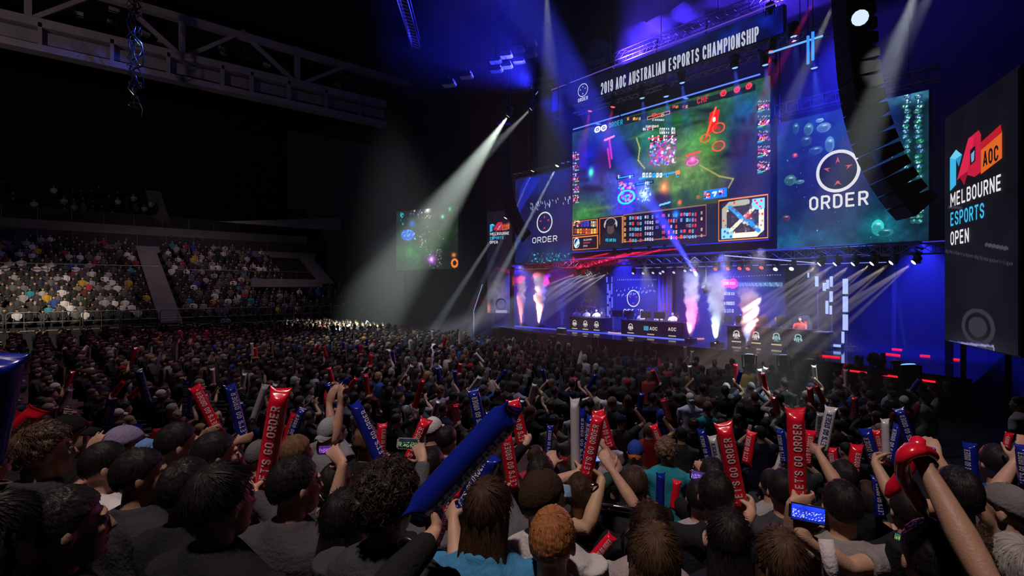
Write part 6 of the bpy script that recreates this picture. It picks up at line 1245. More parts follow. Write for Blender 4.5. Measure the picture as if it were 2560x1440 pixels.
hero(516, 1128, 4.3, 'person hidden between black heads holding the leaning red stick with both hands', top=CNAV, arms=[dict(s=-1, stick='A9', f=.10, el=(560, 1170, 4.1)), dict(s=1, stick='A9', f=.30, el=(500, 1150, 4.1))])
hero(584, 1160, 4.4, 'person hidden left of the large red stick, holding the long dark blue one', top=CBLK, arms=[dict(s=-1, stick='B9', f=.08, el=(640, 1190, 4.2))])
hero(540, 1140, 2.75, 'person with black hair turned right below the leaning red stick', hair='short', top=CDGR, hyaw=-.45)
hero(470, 1222, 2.15, 'person in black with bare nape, left of a pair of black-haired heads', hair='short', top=CBLK, skin=0, woman=True)
hero(552, 1255, 1.72, 'person with smooth black hair in black top, right of the bare-naped one', hair='straight', top=CBLK, hyaw=-.15)
hero(738, 1215, 2.2, 'person with black hair and dark grey jumper gripping the large red stick', hair='short', top=(.055, .05, .055), sleeve='long', arms=[dict(s=1, stick='A', f=.10, el=(705, 1372, 2.25))], hyaw=-.35)
hero(742, 1133, 3.6, 'person with light brown short hair behind the black-haired grey jumper', hair='short', hc=(.16, .085, .045), top=CBLK, hyaw=-.3)
hero(648, 1140, 4.2, 'person in grey woollen beanie half hidden by the large red stick', hair='crop', hat='beanie', top=CKHK, extra={'beanie': (.16, .15, .15)})
hero(826, 1082, 4.2, 'person in light grey cap with both arms raised to a stick', hair='crop', cap='back', top=(.2, .2, .22), extra={'cap': (.28, .29, .31), 'brim': (.28, .29, .31)}, arms=[dict(s=-1, wr=(852, 1012, 4.2), el=(864, 1090, 4.1), fing=(850, 985, 4.2)), dict(s=1, wr=(822, 1010, 4.4), el=(815, 1060, 4.4), fing=(830, 985, 4.4))])
hero(842, 1210, 3.0, 'person in grey tee filming with a black phone, behind the long black hair', top=CGRY, arms=[dict(s=-1, wr=(858, 1158, 2.9), el=(893, 1225, 2.75), fing=(826, 1122, 2.95), back=(.4, -.8, .4), curl=(.5, .5, .4), spread=.8)])
phone(818, 1124, 2.98, 46, -.05, 'black phone showing a violet stage, held up behind the long black hair', seed=4, col=((70, 30, 110), (200, 140, 250)))
hero(868, 1300, 2.1, 'woman with long straight black hair, seen from behind left of the curly man', hair='long', hc=(.010, .008, .008), top=CBLK, woman=True)
hero(972, 1252, 1.78, 'man with big curly dark hair and dark grey tee in the middle foreground', hair='curly', hc=(.030, .018, .013), top=(.04, .042, .048), skin=0)
hero(905, 1600, 1.28, 'person below the picture edge raising the giant blue stick, black sleeve', hair='short', top=CBLK, sleeve='long', arms=[dict(s=-1, stick='E', f=.05, r=.05, el=(968, 1470, 1.30))])
wrist_band('wb', 1020, 1368, 1.53, .031, P(1040, 1340, 1.55)-P(985, 1420, 1.45), M['plastic'], 'black rubber band on the wrist under the giant blue stick')
hero(1030, 1232, 3.05, 'person in grey sleeve filming with a white phone, head behind the curly man', top=CGRY, sleeve='long', arms=[dict(s=-1, wr=(1058, 1150, 3.1), el=(1085, 1225, 2.95), fing=(1040, 1104, 3.2), back=(.5, -.7, .4), curl=(.5, .5, .4), spread=.8)])
phone(1020, 1109, 3.3, 55, -.10, 'white-framed phone showing a dark green screen, held before a red stick', body=(.5, .47, .48), seed=6, col=((16, 30, 34), (150, 180, 120)))
hero(938, 1222, 2.9, 'person in black hidden behind the curly man, holding the slanting dark blue stick', top=CBLK, arms=[dict(s=-1, stick='C', f=.06, el=(965, 1235, 2.8))])
hero(1080, 1165, 3.6, 'person with round black hair right of the white phone', hair='short', top=CDGR)
hero(1118, 1100, 4.6, 'person with black hair in bright blue top left of the giant blue stick', hair='short', top=CBLU)
hero(1222, 1275, 2.05, 'girl with long brown hair and light blue poncho holding the dark blue stick', hair='long', hc=(.05, .025, .014), top=(.05, .22, .42), woman=True, hood=True, arms=[dict(s=1, stick='F', f=.06, el=(1166, 1430, 2.05))])
hero(1342, 1232, 2.85, 'person in grey hoodie sleeve reaching to a red stick, behind the white shirt', top=CGRY, sleeve='long', arms=[dict(s=1, stick='H', f=.05, el=(1300, 1300, 2.9))])
hero(1352, 1186, 3.3, 'person with black hair raising both hands to silver and blue sticks', top=CDGR, arms=[dict(s=-1, stick='J', f=.12, el=(1392, 1200, 3.1)), dict(s=1, wr=(1383, 1160, 3.6), el=(1350, 1225, 3.4), fing=(1378, 1132, 3.7))])
hero(1358, 1250, 2.2, 'man with dark brown hair, light blue cap peak and white polo shirt', hair='short', hc=DBR, top=(.50, .47, .46), collar=True, cap='front', hyaw=-.55, extra={'cap': DBR, 'brim': (.2, .34, .5)})
hero(1382, 1352, 1.95, 'man with bright ginger hair seen from behind at the bottom centre', hair='short', hc=GNG, top=(.4, .38, .37), skin=2, locks=1300)
hero(1452, 1236, 3.0, 'man with black hair and black tee bending one arm up to a red stick', hair='short', hc=DBR, top=CBLK, skin=4, arms=[dict(s=-1, stick='K', f=.08, el=(1528, 1312, 2.75))])
wrist_band('w', 1484, 1216, 2.93, .03, P(1480, 1200, 2.93)-P(1500, 1260, 2.85), M['chrome'], 'metal watch on the raised wrist under the red stick', 'watch')
hero(1588, 1212, 3.5, 'man with short brown hair and black tee filming with a bright phone', hair='short', hc=(.05, .03, .02), top=CBLK, arms=[dict(s=1, wr=(1530, 1176, 3.4), el=(1560, 1262, 3.2), fing=(1512, 1142, 3.45), back=(.6, -.6, .4), curl=(.5, .5, .4), spread=.8)])
phone(1500, 1147, 3.5, 32, .0, 'phone with bright white-blue screen right of the watch wrist', seed=8, col=((90, 120, 210), (245, 245, 255)))
hero(1624, 1318, 2.6, 'woman with parted dark hair and knitted grey top behind the brown-haired one', hair='long', hc=DBR, top=(.34, .29, .30), woman=True, sleeve='long')
hero(1640, 1392, 2.0, 'woman with smooth brown hair at the bottom, right of the ginger man', hair='long', hc=(.085, .045, .025), top=CDGR, woman=True)
hero(1750, 1246, 3.3, 'person with short dark hair and light grey tee, left of the big leaning stick', top=(.36, .34, .36), hair='short')
hero(1790, 1240, 2.62, 'man with black hair and black tee holding the big leaning red stick', hair='short', top=(.014, .014, .018), arms=[dict(s=-1, stick='L', f=.07, el=(1838, 1345, 2.45))])
hero(1782, 1192, 3.4, 'person behind the phone with the violet screen, right of centre', top=CBLK, arms=[dict(s=-1, wr=(1790, 1200, 3.4), el=(1800, 1260, 3.3), fing=(1772, 1184, 3.4), curl=(.5, .5, .4))])
phone(1750, 1190, 3.3, 49, -.04, 'black phone with violet screen left of the white lettered stick', seed=11, col=((60, 40, 110), (190, 150, 250)))
hero(1822, 1345, 2.3, 'woman with long black hair and navy top at the bottom right of centre', hair='long', hc=(.016, .012, .012), top=(.012, .014, .026), woman=True)
hero(1928, 1212, 4.0, 'man with very short hair and grey and white sleeves, right of the leaning stick', hair='buzz', hc=BLK, top=(.3, .29, .31))
hero(1958, 1228, 3.0, 'person behind the big upright red stick, gripping it', hair='short', top=CDGR, arms=[dict(s=-1, stick='N', f=.08, el=(1974, 1345, 2.75))])
hero(2104, 1266, 2.5, 'man with short black hair and grey tee filming at the lower right', hair='short', top=(.24, .22, .215), arms=[dict(s=1, wr=(2000, 1338, 2.3), el=(2005, 1455, 2.2), fing=(2008, 1292, 2.32), back=(.2, -.9, .2), curl=(.7, .6, .4), spread=.6)])
phone(2020, 1284, 2.28, 86, -.02, 'black phone with vivid blue stage picture in front of the grey-shirted man', seed=14, col=((30, 60, 230), (200, 200, 255)))
hero(2108, 1196, 3.5, 'person with raised bare arm under the silver and blue stick', hair='short', top=CBLK, arms=[dict(s=1, stick='P', f=.05, el=(2085, 1215, 3.4))])
hero(1952, 1402, 2.05, 'woman with parted brown hair at the bottom edge below the blue phone', hair='long', hc=(.075, .04, .024), top=CDGR, woman=True)
hero(2170, 1250, 3.5, 'bearded man with dark hair and gold chain right of the grey shirt', hair='short', hc=DBR, top=CBLK, hyaw=.2, skin=1)
hero(2268, 1278, 3.0, 'person with black hair below the folded red sticks, one hand in the fan', hair='short', top=CBLK, arms=[dict(s=1, stick='R3', f=.0, el=(2222, 1240, 3.2))])
hero(2330, 1400, 1.68, 'person with thick black hair at the bottom, left of the big forearm', hair='short', top=CBLK)
hero(2450, 1620, 1.25, 'person below the picture edge raising a big bare forearm on the right', hair='short', top=CBLK, sleeve='short', skin=3, arms=[dict(s=1, thick=.9, wr=(2312, 1165, 1.6), el=(2418, 1452, 1.28), fing=(2284, 1105, 1.68), back=(HX*-.6, HY*-.6, .5), curl=(1.0, 1.0, .7))])
hero(2392, 1238, 2.3, 'man with black hair, large round head right of the big forearm', hair='short', top=CBLK, hc=BLK)
hero(2350, 1200, 3.1, 'person in grey sleeve filming with a violet phone at the right', hair='short', top=CGRY, sleeve='none', arms=[dict(s=-1, wr=(2342, 1140, 3.0), el=(2400, 1195, 2.9), fing=(2330, 1112, 3.05), curl=(.5, .5, .4))])
phone(2318, 1124, 2.95, 34, -.1, 'phone with violet white screen above the big raised fist', seed=17, col=((90, 60, 190), (240, 210, 255)))
phone(2256, 1346, 2.1, 38, -.12, 'phone with green and yellow screen low beside the big forearm', seed=19, col=((40, 90, 60), (220, 200, 120)))
hero(2514, 1275, 2.55, 'man in grey cap worn backwards with checked collar, right edge', hair='crop', cap='front', hc=DBR, top=(.06, .06, .065), extra={'cap': (.16, .15, .155), 'brim': (.15, .14, .145)}, hyaw=.75, collar=True, skin=1)
hero(2536, 1420, 1.9, 'person with short grey hair at the lower right corner', hair='crop', hc=GRY, top=(.2, .2, .22))
hero(2424, 1404, 2.0, 'person with brown hair at the bottom between forearm and grey-haired person', hair='messy', hc=DBR, top=CDGR)
hero(2490, 1160, 3.3, 'person in blue with raised arm beside the right-edge sticks', hair='short', top=CBLU, arms=[dict(s=-1, wr=(2538, 1155, 3.1), el=(2530, 1200, 3.0), fing=(2550, 1130, 3.1))])
hero(1666, 1128, 5.2, 'woman with long curly light brown hair and teal top', hair='curly', hc=(.16, .10, .07), top=CTEAL, woman=True, hnu=70, locks=500)
hero(1588, 1130, 5.6, 'person in orange and blue cap, left of the curly-haired woman', hair='crop', cap='back', top=(.02, .04, .04), extra={'cap': (.02, .05, .3), 'brim': (.4, .1, .02)})
# rolled white paper
p, q_ = P(2083, 1452, 2.0), P(2064, 1348, 2.05); o = MB().tube([p, p+(q_-p)*.5, q_], [.028, .027, .0265], 20).build('paper_roll', M['cloth'], None, True, color=(.55, .5, .53)); tag(o, 'rolled sheet of white paper sticking up before the grey-shirted man', 'paper roll')
# one standing person at the right edge, walking up the aisle
h = P(2550, 962, 8.6)
HQ.append((make_person({-1: dict(el=(-.30, -.02, .72), wr=(-.28, .12, .50)), 1: dict(el=(.30, -.02, .72), wr=(.28, .12, .5))}, hair='short', seed=91, stand=True, vox=.012), Vector((h.x, h.y, .47)), face_yaw(h)+.4, dict(body=SK[3], shirt=(.5, .46, .5), trousers=(.01, .012, .03), hair=BLK), 'person in white tee standing in the aisle at the right picture edge', None)); HERO.append((h.x, h.y))
run_jobs()
for prt, root, rz, cols, lab, g in HQ: place_person(prt, root, rz, cols, lab, g)
# chrome chairs that show between the nearest people
def chair(px, py, d, lab, yaw=None):
    p = P(px, py, d); yaw = yaw if yaw is not None else face_yaw(p); t = empty('folding_chair', (p.x, p.y, p.z-.86), yaw); tag(t, lab, 'chair', 'chrome-framed chairs in the front rows')
    B = MB(); B.tube([(-.21, -.21, 0), (-.21, -.2, .45), (-.21, -.25, .8), (-.17, -.26, .86), (.17, -.26, .86), (.21, -.25, .8), (.21, -.2, .45), (.21, -.21, 0)], .012, 8); B.build('frame', M['chrome'], t, True)
    B = MB(); B.tube([(-.2, -.2, .44), (-.2, .2, .45), (-.2, .22, 0)], .012, 8); B.tube([(.2, -.2, .44), (.2, .2, .45), (.2, .22, 0)], .012, 8); B.build('leg_frame', M['chrome'], t, True)
    B = MB(); B.ball((0, 0, .47), (.21, .21, .03), 20, 8); B.build('seat', M['cloth'], t, True, color=(.02, .02, .022)); B = MB(); B.rings([oval((0, -.235, z), .18, .014, 16, 4) for z in (.58, .82)]); B.build('backrest', M['cloth'], t, True, color=(.02, .02, .022)); return t
for px, py, d, lab in ((1660, 1276, 3.0, 'chrome chair back behind the knitted-top woman'), (1700, 1392, 2.2, 'chrome chair back right of the brown-haired woman'), (1470, 1372, 2.3, 'chrome chair back right of the ginger man'), (820, 1190, 3.2, 'chrome chair back beside the dark grey jumper'), (1545, 1226, 3.4, 'chrome chair back below the bright phone')): chair(px, py, d, lab)
# ------------------------------------------------------------------ spectators in the floor rows
VAR = [make_person(hair='short', seed=201), make_person(hair='crop', seed=202, sleeve='long', hood=True), make_person(hair='messy', seed=203, hyaw=.3), make_person(hair='straight', seed=204, hyaw=-.35, sleeve='long'), make_person(hair='long', seed=205, woman=True), make_person(hair='short', seed=206, cap='front'), make_person(hair='short', seed=207, cap='back', hyaw=.2),
       make_person(hair='buzz', seed=208, fat=1.12), make_person(hair='curly', seed=209, hyaw=-.2), make_person(hair='short', seed=210, hat='hood', sleeve='long'), make_person(hair='short', seed=211, hat='beanie', sleeve='long', hyaw=.25),
       make_person({-1: dict(el=(-.3, .15, .95), wr=(-.1, .33, 1.15), fing=(.2, .3, .9)), 1: dict(el=(.3, .15, .95), wr=(.06, .34, 1.13), fing=(-.2, .3, .9))}, hair='short', seed=212, hyaw=.1)]
up_r = {-1: dict(el=(-.33, .10, 1.15), wr=(-.21, .17, 1.42))}; up_l = {1: dict(el=(.33, .10, 1.15), wr=(.21, .17, 1.42))}
def gr(s): y, z, off = grip_frame((0, 0, 1), (0, .9, .4), s); return (y, z), off
for s, u_ in ((-1, up_r), (1, up_l)): u_[s]['grip'] = gr(s)[0]
RAISE = {-1: [make_person(up_r, hair='short', seed=221), make_person(up_r, hair='crop', seed=222, sleeve='long', hyaw=.3)], 1: [make_person(up_l, hair='messy', seed=223), make_person(up_l, hair='short', seed=224, cap='front', hyaw=-.2)]}
SEATED = [make_person({-1: dict(el=(-.28, .1, .78), wr=(-.17, .37, .80)), 1: dict(el=(.28, .1, .78), wr=(.17, .37, .80))}, hair=h_, seed=230+i, headset=True, vox=.014) for i, h_ in enumerate(('short', 'messy', 'crop'))]
STAND = [make_person({-1: dict(el=(-.3, .05, .8), wr=(-.12, .25, .85)), 1: dict(el=(.3, .05, .8), wr=(.12, .25, .85))}, hair='short', seed=240, stand=True)]
run_jobs()
HN = ['black hair', 'hooded jacket', 'tousled hair', 'straight hair', 'long hair', 'peaked cap', 'backward cap', 'shaven head', 'curly hair', 'raised hood', 'knit beanie', 'clapping hands']
TOPS = [('black', CBLK, 46), ('charcoal', CDGR, 18), ('grey', CGRY, 9), ('light grey', CLGR, 5), ('white', CWHT, 4), ('navy', CNAV, 10), ('blue', CBLU, 2), ('red', CRED, 2), ('dark green', CGRN, 2), ('khaki', CKHK, 2), ('maroon', CMAR, 2), ('teal', CTEAL, .5), ('yellow', CYEL, .4)]
TW = [w_ for _, _, w_ in TOPS]; HC = [BLK]*9+[DBR]*5+[(.05, .03, .018)]*2+[BRN, (.14, .08, .045), BLD, GRY]
cr = random.Random(11)
# seats: rows across the hall, then the seats of the stepped bank
ROWS = [16.1-.94*k for k in range(26)]
seats = []
for ri, Y in enumerate(ROWS):
    x, si = -2.35-(ri % 2)*.28-cr.uniform(0, .12), 0
    while x > -39.6:
        if not (-21.3 < x < -20.2 and Y > 6) and not (Y < 6.9 and x > BX0-.5):
            si += 1; jx, jy = cr.uniform(-.04, .04), cr.uniform(-.12, .12) if Y > 6 else cr.uniform(-.2, .2); seats.append((x+jx, Y+jy, 0.0, ri, si))
        x -= .575
for k in range(7):
    Y = .05+.9*k; x = 3.0; si = 0
    while x > BX0+.2:
        si += 1; seats.append((x+cr.uniform(-.05, .05), Y+cr.uniform(-.05, .05), deck_z(Y), 100+k, si)); x -= .56
cand = []
for x, y, z, ri, si in seats:
    px, py, d = pix((x, y, z+1.235))
    if d < (2.7 if ri >= 100 else .5) or (ri >= 100 and py < 1075+max(0, 300-px)*.1): continue
    if not (-60 < px < 2620 and py < 1500): continue
    if any((x-a)**2+(y-b)**2 < .40**2 for a, b in HERO): continue
    if ri >= 100 and any(abs(x-a) < .9 and 0 < math.hypot(a, b) and abs(math.atan2(x, y)-math.atan2(a, b)) < .05 and math.hypot(x, y) < math.hypot(a, b) for a, b in HERO): continue
    if cr.random() < .05: continue
    cand.append((d, x, y, z, ri, si, px, py))
cand.sort()
N_IND = 300-len(HQ)-14
near, far = cand[:N_IND], cand[N_IND:]
# cheering sticks seen in the photo: top, bottom, width, colour, stripe
MS = [(775, 853, 783, 880, 7, 'red', 0), (792, 862, 780, 886, 7, 'red', 0), (850, 852, 852, 880, 6, 'blue', 1), (860, 855, 858, 880, 6, 'red', 0), (895, 854, 904, 876, 5, 'blue', 0), (917, 850, 916, 864, 5, 'blue', 0), (738, 876, 734, 906, 10, 'red', 1), (746, 878, 740, 908, 8, 'red', 0), (940, 874, 943, 902, 9, 'blue', 1), (950, 875, 945, 903, 9, 'red', 0),
 (828, 936, 851, 1004, 20, 'blue', 1), (822, 906, 832, 944, 18, 'red', 1), (870, 922, 848, 934, 9, 'blue', 0), (891, 924, 866, 956, 11, 'red', 0), (918, 918, 925, 990, 13, 'red', 0), (996, 884, 989, 926, 11, 'red', 1), (1006, 928, 984, 1000, 15, 'red', 0), (1051, 888, 1056, 922, 8, 'blue', 0), (1077, 892, 1059, 922, 8, 'white', 0), (1139, 874, 1156, 894, 8, 'white', 0), (1178, 899, 1172, 938, 11, 'red', 1), (1096, 911, 1100, 942, 8, 'blue', 1), (1143, 924, 1121, 954, 9, 'white', 0), (1119, 918, 1121, 950, 8, 'blue', 0), (1209, 911, 1191, 936, 9, 'blue', 0), (1095, 829, 1088, 851, 6, 'red', 0), (1080, 824, 1081, 846, 5, 'white', 0),
 (1333, 889, 1336, 916, 8, 'blue', 0), (1382, 916, 1389, 946, 8, 'blue', 0), (1410, 915, 1391, 947, 8, 'blue', 0), (1631, 897, 1626, 926, 9, 'red', 0), (1680, 916, 1694, 947, 10, 'red', 0), (1750, 856, 1753, 888, 8, 'white', 0), (1767, 857, 1764, 888, 8, 'white', 1), (1777, 890, 1779, 920, 8, 'white', 0), (1787, 892, 1787, 922, 8, 'red', 0), (1803, 902, 1795, 928, 9, 'blue', 1), (1886, 916, 1873, 950, 10, 'white', 0), (1868, 922, 1872, 944, 7, 'red', 0), (1531, 974, 1523, 1024, 13, 'blue', 1), (1577, 1003, 1584, 1025, 12, 'red', 0), (1400, 1050, 1419, 1135, 12, 'red', 0), (1383, 1066, 1394, 1102, 8, 'red', 1), (1554, 1066, 1566, 1100, 12, 'red', 0), (1568, 1072, 1574, 1102, 10, 'red', 0),
 (1946, 902, 1950, 946, 9, 'white', 0), (2003, 904, 2008, 950, 9, 'white', 0), (2074, 918, 2068, 942, 9, 'red', 0), (2061, 920, 2062, 944, 8, 'white', 0), (1996, 976, 1999, 996, 10, 'red', 0), (2022, 992, 2030, 1022, 11, 'red', 0), (2130, 981, 2142, 1006, 15, 'red', 0), (2298, 1008, 2300, 1040, 12, 'red', 0), (2278, 974, 2260, 998, 14, 'blue', 1), (2276, 992, 2290, 998, 12, 'red', 0), (150, 912, 136, 948, 12, 'red', 1), (302, 852, 290, 900, 9, 'red', 0), (216, 950, 182, 1008, 13, 'white', 0), (220, 970, 196, 1002, 12, 'red', 0), (279, 966, 260, 984, 9, 'red', 0), (446, 966, 434, 1024, 14, 'red', 0), (538, 974, 535, 1032, 14, 'blue', 1), (604, 922, 598, 960, 8, 'white', 0), (552, 902, 554, 935, 8, 'white', 0), (630, 948, 618, 985, 11, 'white', 0), (520, 968, 526, 996, 9, 'red', 0), (628, 845, 630, 878, 6, 'white', 0), (615, 852, 618, 876, 5, 'red', 0), (505, 812, 500, 842, 6, 'red', 0), (440, 822, 446, 844, 6, 'red', 0), (472, 828, 466, 850, 6, 'red', 0), (1272, 1030, 1280, 1070, 12, 'blue', 0), (1290, 1072, 1284, 1120, 14, 'blue', 0), (1312, 1086, 1296, 1130, 15, 'blue', 1), (2265, 1060, 2262, 1090, 10, 'white', 0), (1240, 978, 1234, 1010, 9, 'blue', 0), (1180, 1010, 1181, 1042, 10, 'red', 0), (1125, 1025, 1117, 1052, 10, 'white', 0), (1270, 962, 1260, 1000, 10, 'white', 1)]
LM = [(0, 'the far left rail'), (330, 'the left seat block'), (620, 'the second seat block'), (900, 'the dark wall'), (990, 'the green relay screen'), (1150, 'the slanting light beams'), (1280, 'the left smoke pair'), (1400, 'the left desk'), (1540, 'the middle desk'), (1700, 'the pink smoke jet'), (1830, 'the right desk'), (2050, 'the light towers'), (2180, 'the tall blue beam'), (2340, 'the right event panel')]
lmk = lambda px: [n for x, n in LM if x <= max(px, 0)][-1]
used = {}; wish = []
for i, (x1, y1, x2, y2, w_, col, st) in enumerate(MS):
    best = None
    pool = near if y2 > 905 else cand
    for j, (d, x, y, z, ri, si, px, py) in enumerate(pool):
        if (ri, si) in used: continue
        off = .20*F/d; hx = px; hy = py-.30*F/d
        e_ = (abs(hx-x2)-off*.5)**2*.5+(hy-y2)**2
        if best is None or e_ < best[0]: best = (e_, j, (ri, si), hx, d, pool)
    _, j, k, hx, d, pool = best; s = 1 if x2 < hx else -1; used[k] = (i, s)
lst = [c for c in near]; extra = [c for c in far if (c[4], c[5]) in used]
lst = [c for c in lst if True][:N_IND-len(extra)]+extra; keep = {(c[4], c[5]) for c in lst}; far = [c for c in cand if (c[4], c[5]) not in keep]
stk_lab = {}
ORD2 = ORD+['thirteenth', 'fourteenth', 'fifteenth', 'sixteenth', 'seventeenth', 'eighteenth', 'nineteenth', 'twentieth']+['twenty-'+o for o in ORD[:9]]+['thirtieth']+['thirty-'+o for o in ORD[:9]]+['fortieth']+['forty-'+o for o in ORD[:9]]+['fiftieth']+['fifty-'+o for o in ORD[:9]]+['sixtieth']+['sixty-'+o for o in ORD[:9]]+['seventieth']
for d, x, y, z, ri, si, px, py in lst:
    rz = face_yaw((x, y))+cr.uniform(-.18, .18); nm, tc, _ = cr.choices(TOPS, TW)[0]; tc = tuple(c*cr.uniform(.8, 1.25) for c in tc); hcx = cr.choice(HC); u_ = used.get((ri, si)); sk = SK[cr.randrange(5)]
    where_ = '%s row from stage, %s seat from aisle' % (ORD2[ri], ORD2[si-1]) if ri < 100 else '%s step of bank, %s seat from right' % (ORD2[ri-100], ORD2[si-1])
    cols = dict(body=sk, shirt=tc, trousers=cr.choice([(.012, .012, .016), (.02, .025, .05), (.06, .055, .05)]), hair=hcx, cap=cr.choice([CBLK, CNAV, CGRY, CRED, CWHT]), hood=tc, beanie=cr.choice([CBLK, CGRY, CMAR])); cols['brim'] = cols['cap']
    if u_:
        i, s = u_; x1, y1, x2, y2, w_, col, st = MS[i]; v = cr.choice(RAISE[s]); place_person(v, (x, y, z), rz, cols, 'person in %s top raising %s stick, %s' % (nm, col, where_), 'spectators in the floor rows', scale=cr.uniform(.96, 1.04))
        Rz = rot(rz); y_, z_ = gr(s)[0]; wr = np.array((s*.21, .17, 1.42)); G = np.array((x, y, z))+Rz @ (wr-gr(s)[1]); L_ = min(.62, max(.40, math.hypot(x2-x1, y2-y1)*d/F)); u3 = np.array((RX*(x1-x2), RY*(x1-x2), -(y1-y2))); u3 /= np.linalg.norm(u3); ti = 'upright' if abs(x1-x2) < .25*abs(y2-y1) else ('left-leaning' if x1 < x2 else 'right-leaning')
        k = (ti, col, lmk(px)); stk_lab.setdefault(k, []).append((d, G-u3*.07, G+u3*(L_-.07), st))
    else:
        vi = cr.choices(range(12), (22, 8, 10, 8, 9, 6, 5, 5, 6, 4, 5, 9))[0]; place_person(VAR[vi], (x, y, z), rz, cols, 'person in %s top with %s, %s' % (nm, HN[vi], where_), 'spectators in the floor rows', scale=cr.uniform(.95, 1.05))
for (ti, col, lm_), l in stk_lab.items():
    for i, (d, a, b, st) in enumerate(sorted(l, key=lambda q_: -q_[0])):
        lb = '%s %s cheering stick raised below %s' % (ti, col, lm_)+('' if len(l) == 1 else ', %s of %d from stage' % (ORD2[i], len(l)))
        thunder(a, b, col, lb, d < 9, bool(st), .1, 1+(i % 3), 'cheering sticks in the floor rows')
# ------------------------------------------------------------------ players and crew on the stage
PT = {'left': [(.75, .72, .70)]*3, 'middle': [(.05, .06, .1), (.7, .66, .5), (.5, .4, .5), (.7, .62, .58)], 'right': [(.04, .04, .04), (.8, .30, .03), (.05, .05, .07), (.5, .06, .05)]}
PN = {'left': ['white', 'white', 'white'], 'middle': ['dark blue', 'cream', 'mauve', 'pale'], 'right': ['black', 'orange', 'black and grey', 'red']}
for k, (x, y, nm, i, n) in enumerate(SEATS):
    place_person(SEATED[k % 3], (x, y, DZ+.03), math.pi+cr.uniform(-.25, .25), dict(body=SK[k % 5], shirt=PT[nm][i], trousers=CBLK, hair=cr.choice((BLK, DBR)), headset=CBLK), 'player in %s top with headset, %s seat at the %s desk' % (PN[nm][i], ORD[i], nm), 'players at the stage desks', scale=.88)
for px, lab in ((1466, 'person in black standing behind the left desk, left one of two'), (1481, 'person with red instrument standing behind the left desk, right one of two')):
    p = PY(px, 790, 24.4); place_person(STAND[0], (p.x, 24.4, DZ+.47), math.pi, dict(body=SK[0], shirt=CBLK if px == 1466 else (.2, .03, .03), trousers=CBLK, hair=BLK), lab)
p = PZ(1690, 800, 1.4) if False else PX(564, 840, -39.2); place_person(STAND[0], (p.x, p.y, .47), -math.pi/2-.2, dict(body=SK[0], shirt=(.12, .2, .34), trousers=CNAV, hair=BLK), 'person in light blue shirt standing before the seats of the second block')
# ------------------------------------------------------------------ everyone further away, as one crowd
def low_person():
    V, Fc, Cn = [], [], []
    def part(rings, kind):
        n0 = len(V); n = len(rings[0])
        for r in rings: V.extend(r.tolist())
        for i in range(len(rings)-1):
            for j in range(n): k = (j+1) % n; Fc.append((n0+i*n+j, n0+i*n+k, n0+(i+1)*n+k, n0+(i+1)*n+j)); Cn.append(kind)
        Fc.append(tuple(n0+(len(rings)-1)*n+j for j in range(n))); Cn.append(kind)
    ov = lambda z, w_, d, y=0, x=0, n=8: oval((x, y, z), w_, d, n, 2)
    part([ov(.45, .20, .15), ov(.75, .18, .13), ov(.98, .22, .13), ov(1.05, .17, .10), ov(1.09, .06, .06)], 0)
    part([ov(.34, .17, .12, .22), ov(.5, .19, .24, .2), ov(.58, .17, .22, .18)], 3)
    part([ov(1.08, .05, .05), ov(1.13, .055, .07, .03), ov(1.18, .072, .09, .03), ov(1.25, .078, .095, .02)], 1)
    part([ov(1.19, .07, .06, -.05), ov(1.25, .085, .108, .005), ov(1.31, .078, .10, 0), ov(1.355, .04, .05, 0)], 2)
    for s in (-1, 1): part([ov(1.02, .055, .05, 0, s*.205, 6), ov(.80, .05, .05, .06, s*.215, 6), ov(.70, .045, .05, .2, s*.13, 6)], 0); part([ov(.70, .04, .045, .22, s*.15, 6), ov(.66, .04, .05, .30, s*.10, 6)], 1)
    return np.array(V), Fc, np.array(Cn)
LV, LF, LK = low_person(); LUP = LV.copy()
sb = []
for k in range(SN):
    for y in np.arange(SY0+.4+(k % 2)*.25, SY1-.2, .51):
        if abs(y-yl) < .95 or (k >= 7 and y > 15.5) or (k < 8 and y > 14.2 and cr.random() < .5): continue
        if cr.random() < (.06 if k < 12 else .3): continue
        sb.append((SX-.65*k-.36, y+cr.uniform(-.07, .07), SZ+.32*(k+1)-.42, -math.pi/2+cr.uniform(-.25, .35), k))
for k in range(6):
    for y in np.arange(SY0+.5, 8, .6):
        if cr.random() < .25: sb.append((CX-2.2-.8*k-.4, y, 8.7+.52*(k+1)-.42, -math.pi/2, 20))
for y in (PX(p_, 620, CX-.9)[1] for p_ in (12, 66, 112, 404, 428, 449, 482, 506, 528, 560, 622)): sb.append((CX-.9, y, 6.4+.42, -math.pi/2, 30))
allp = [(x, y, z, face_yaw((x, y))+cr.uniform(-.2, .2), -1) for d, x, y, z, ri, si, px, py in far]+sb
nv, nf = len(LV), len(LF); VV = np.empty((len(allp), nv, 3)); CC = np.empty((len(allp), nf, 3)); lt = [LF[i] for i in range(nf)]
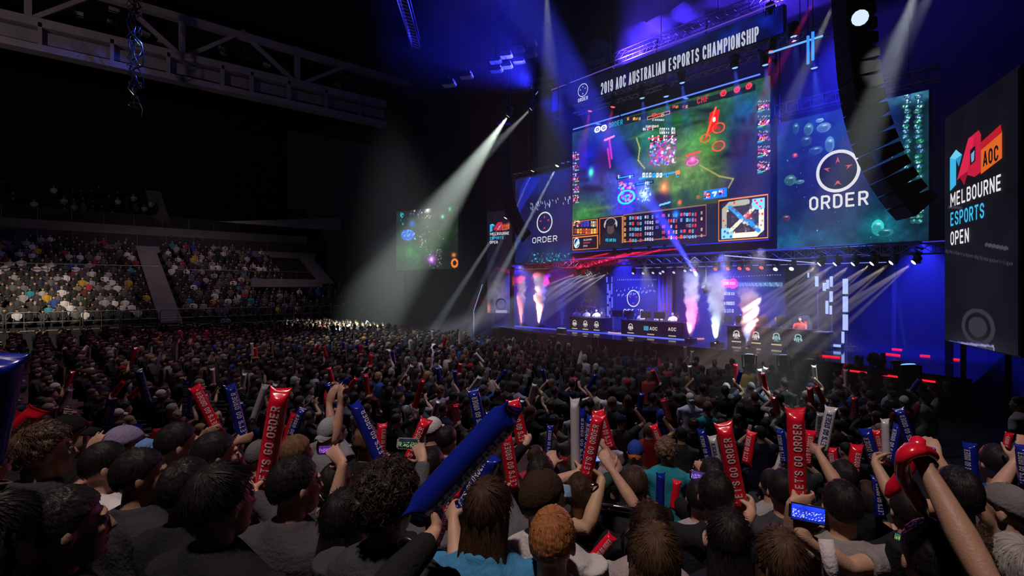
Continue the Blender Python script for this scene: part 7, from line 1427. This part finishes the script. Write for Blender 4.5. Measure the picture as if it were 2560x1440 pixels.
for i, (x, y, z, rz, k) in enumerate(allp):
    s = cr.uniform(.94, 1.05) if k < 0 else cr.uniform(.84, .96); B = LV.copy()
    if k < 0 and cr.random() < .12:
        m = (np.abs(B[:, 0]) > .12) & (B[:, 2] < .9) & (B[:, 2] > .6) & (B[:, 1] > .03) & (B[:, 0]*(1 if cr.random() < .5 else -1) > 0); cen = B[m, :2].mean(0); B[m, :2] = cen+(B[m, :2]-cen)*.55+np.array((0, .08)); B[m, 2] += .62
    VV[i] = (B*s) @ rot(rz).T+np.array((x, y, z)); wts = TW if k < 0 else [44, 14, 10, 10, 12, 6, 2, 2, 1, 4, 2, 1, 2]
    tc = np.array(cr.choices(TOPS, wts)[0][1])*cr.uniform(.8, 1.2); pc = np.array((tc, SK[cr.randrange(5)], cr.choice(HC), cr.choice([(.012, .012, .016), (.02, .025, .05), (.05, .045, .04)]))); CC[i] = pc[LK]
me = bpy.data.meshes.new('crowd'); fl = []; starts = []; tot = []
base = np.concatenate([np.array(f) for f in lt]); ln = np.array([len(f) for f in lt]); st0 = np.concatenate([[0], np.cumsum(ln)[:-1]]); n = len(allp)
loops = (base[None]+np.arange(n)[:, None]*nv).ravel(); starts = (st0[None]+np.arange(n)[:, None]*len(base)).ravel()
me.vertices.add(n*nv); me.vertices.foreach_set('co', VV.ravel()); me.loops.add(len(loops)); me.loops.foreach_set('vertex_index', loops.astype('i')); me.polygons.add(n*nf); me.polygons.foreach_set('loop_start', starts.astype('i')); me.update(calc_edges=True); me.shade_smooth()
at = me.attributes.new('tone', 'FLOAT_COLOR', 'FACE'); at.data.foreach_set('color', np.concatenate([CC, np.ones((n, nf, 1))], -1).ravel().astype('f'))
m, N, L = new_mat('crowd_clothes_and_skin'); a_ = N.new('ShaderNodeAttribute'); a_.attribute_name = 'tone'; L.new(a_.outputs['Color'], N['Principled BSDF'].inputs['Base Color']); N['Principled BSDF'].inputs['Roughness'].default_value = .75
o = link('crowd', me, m); tag(o, 'distant spectators filling the far floor rows and the left seats', 'crowd', kind='stuff')
print('INDIV', len(lst), 'HERO', len(HQ), 'FAR', n)
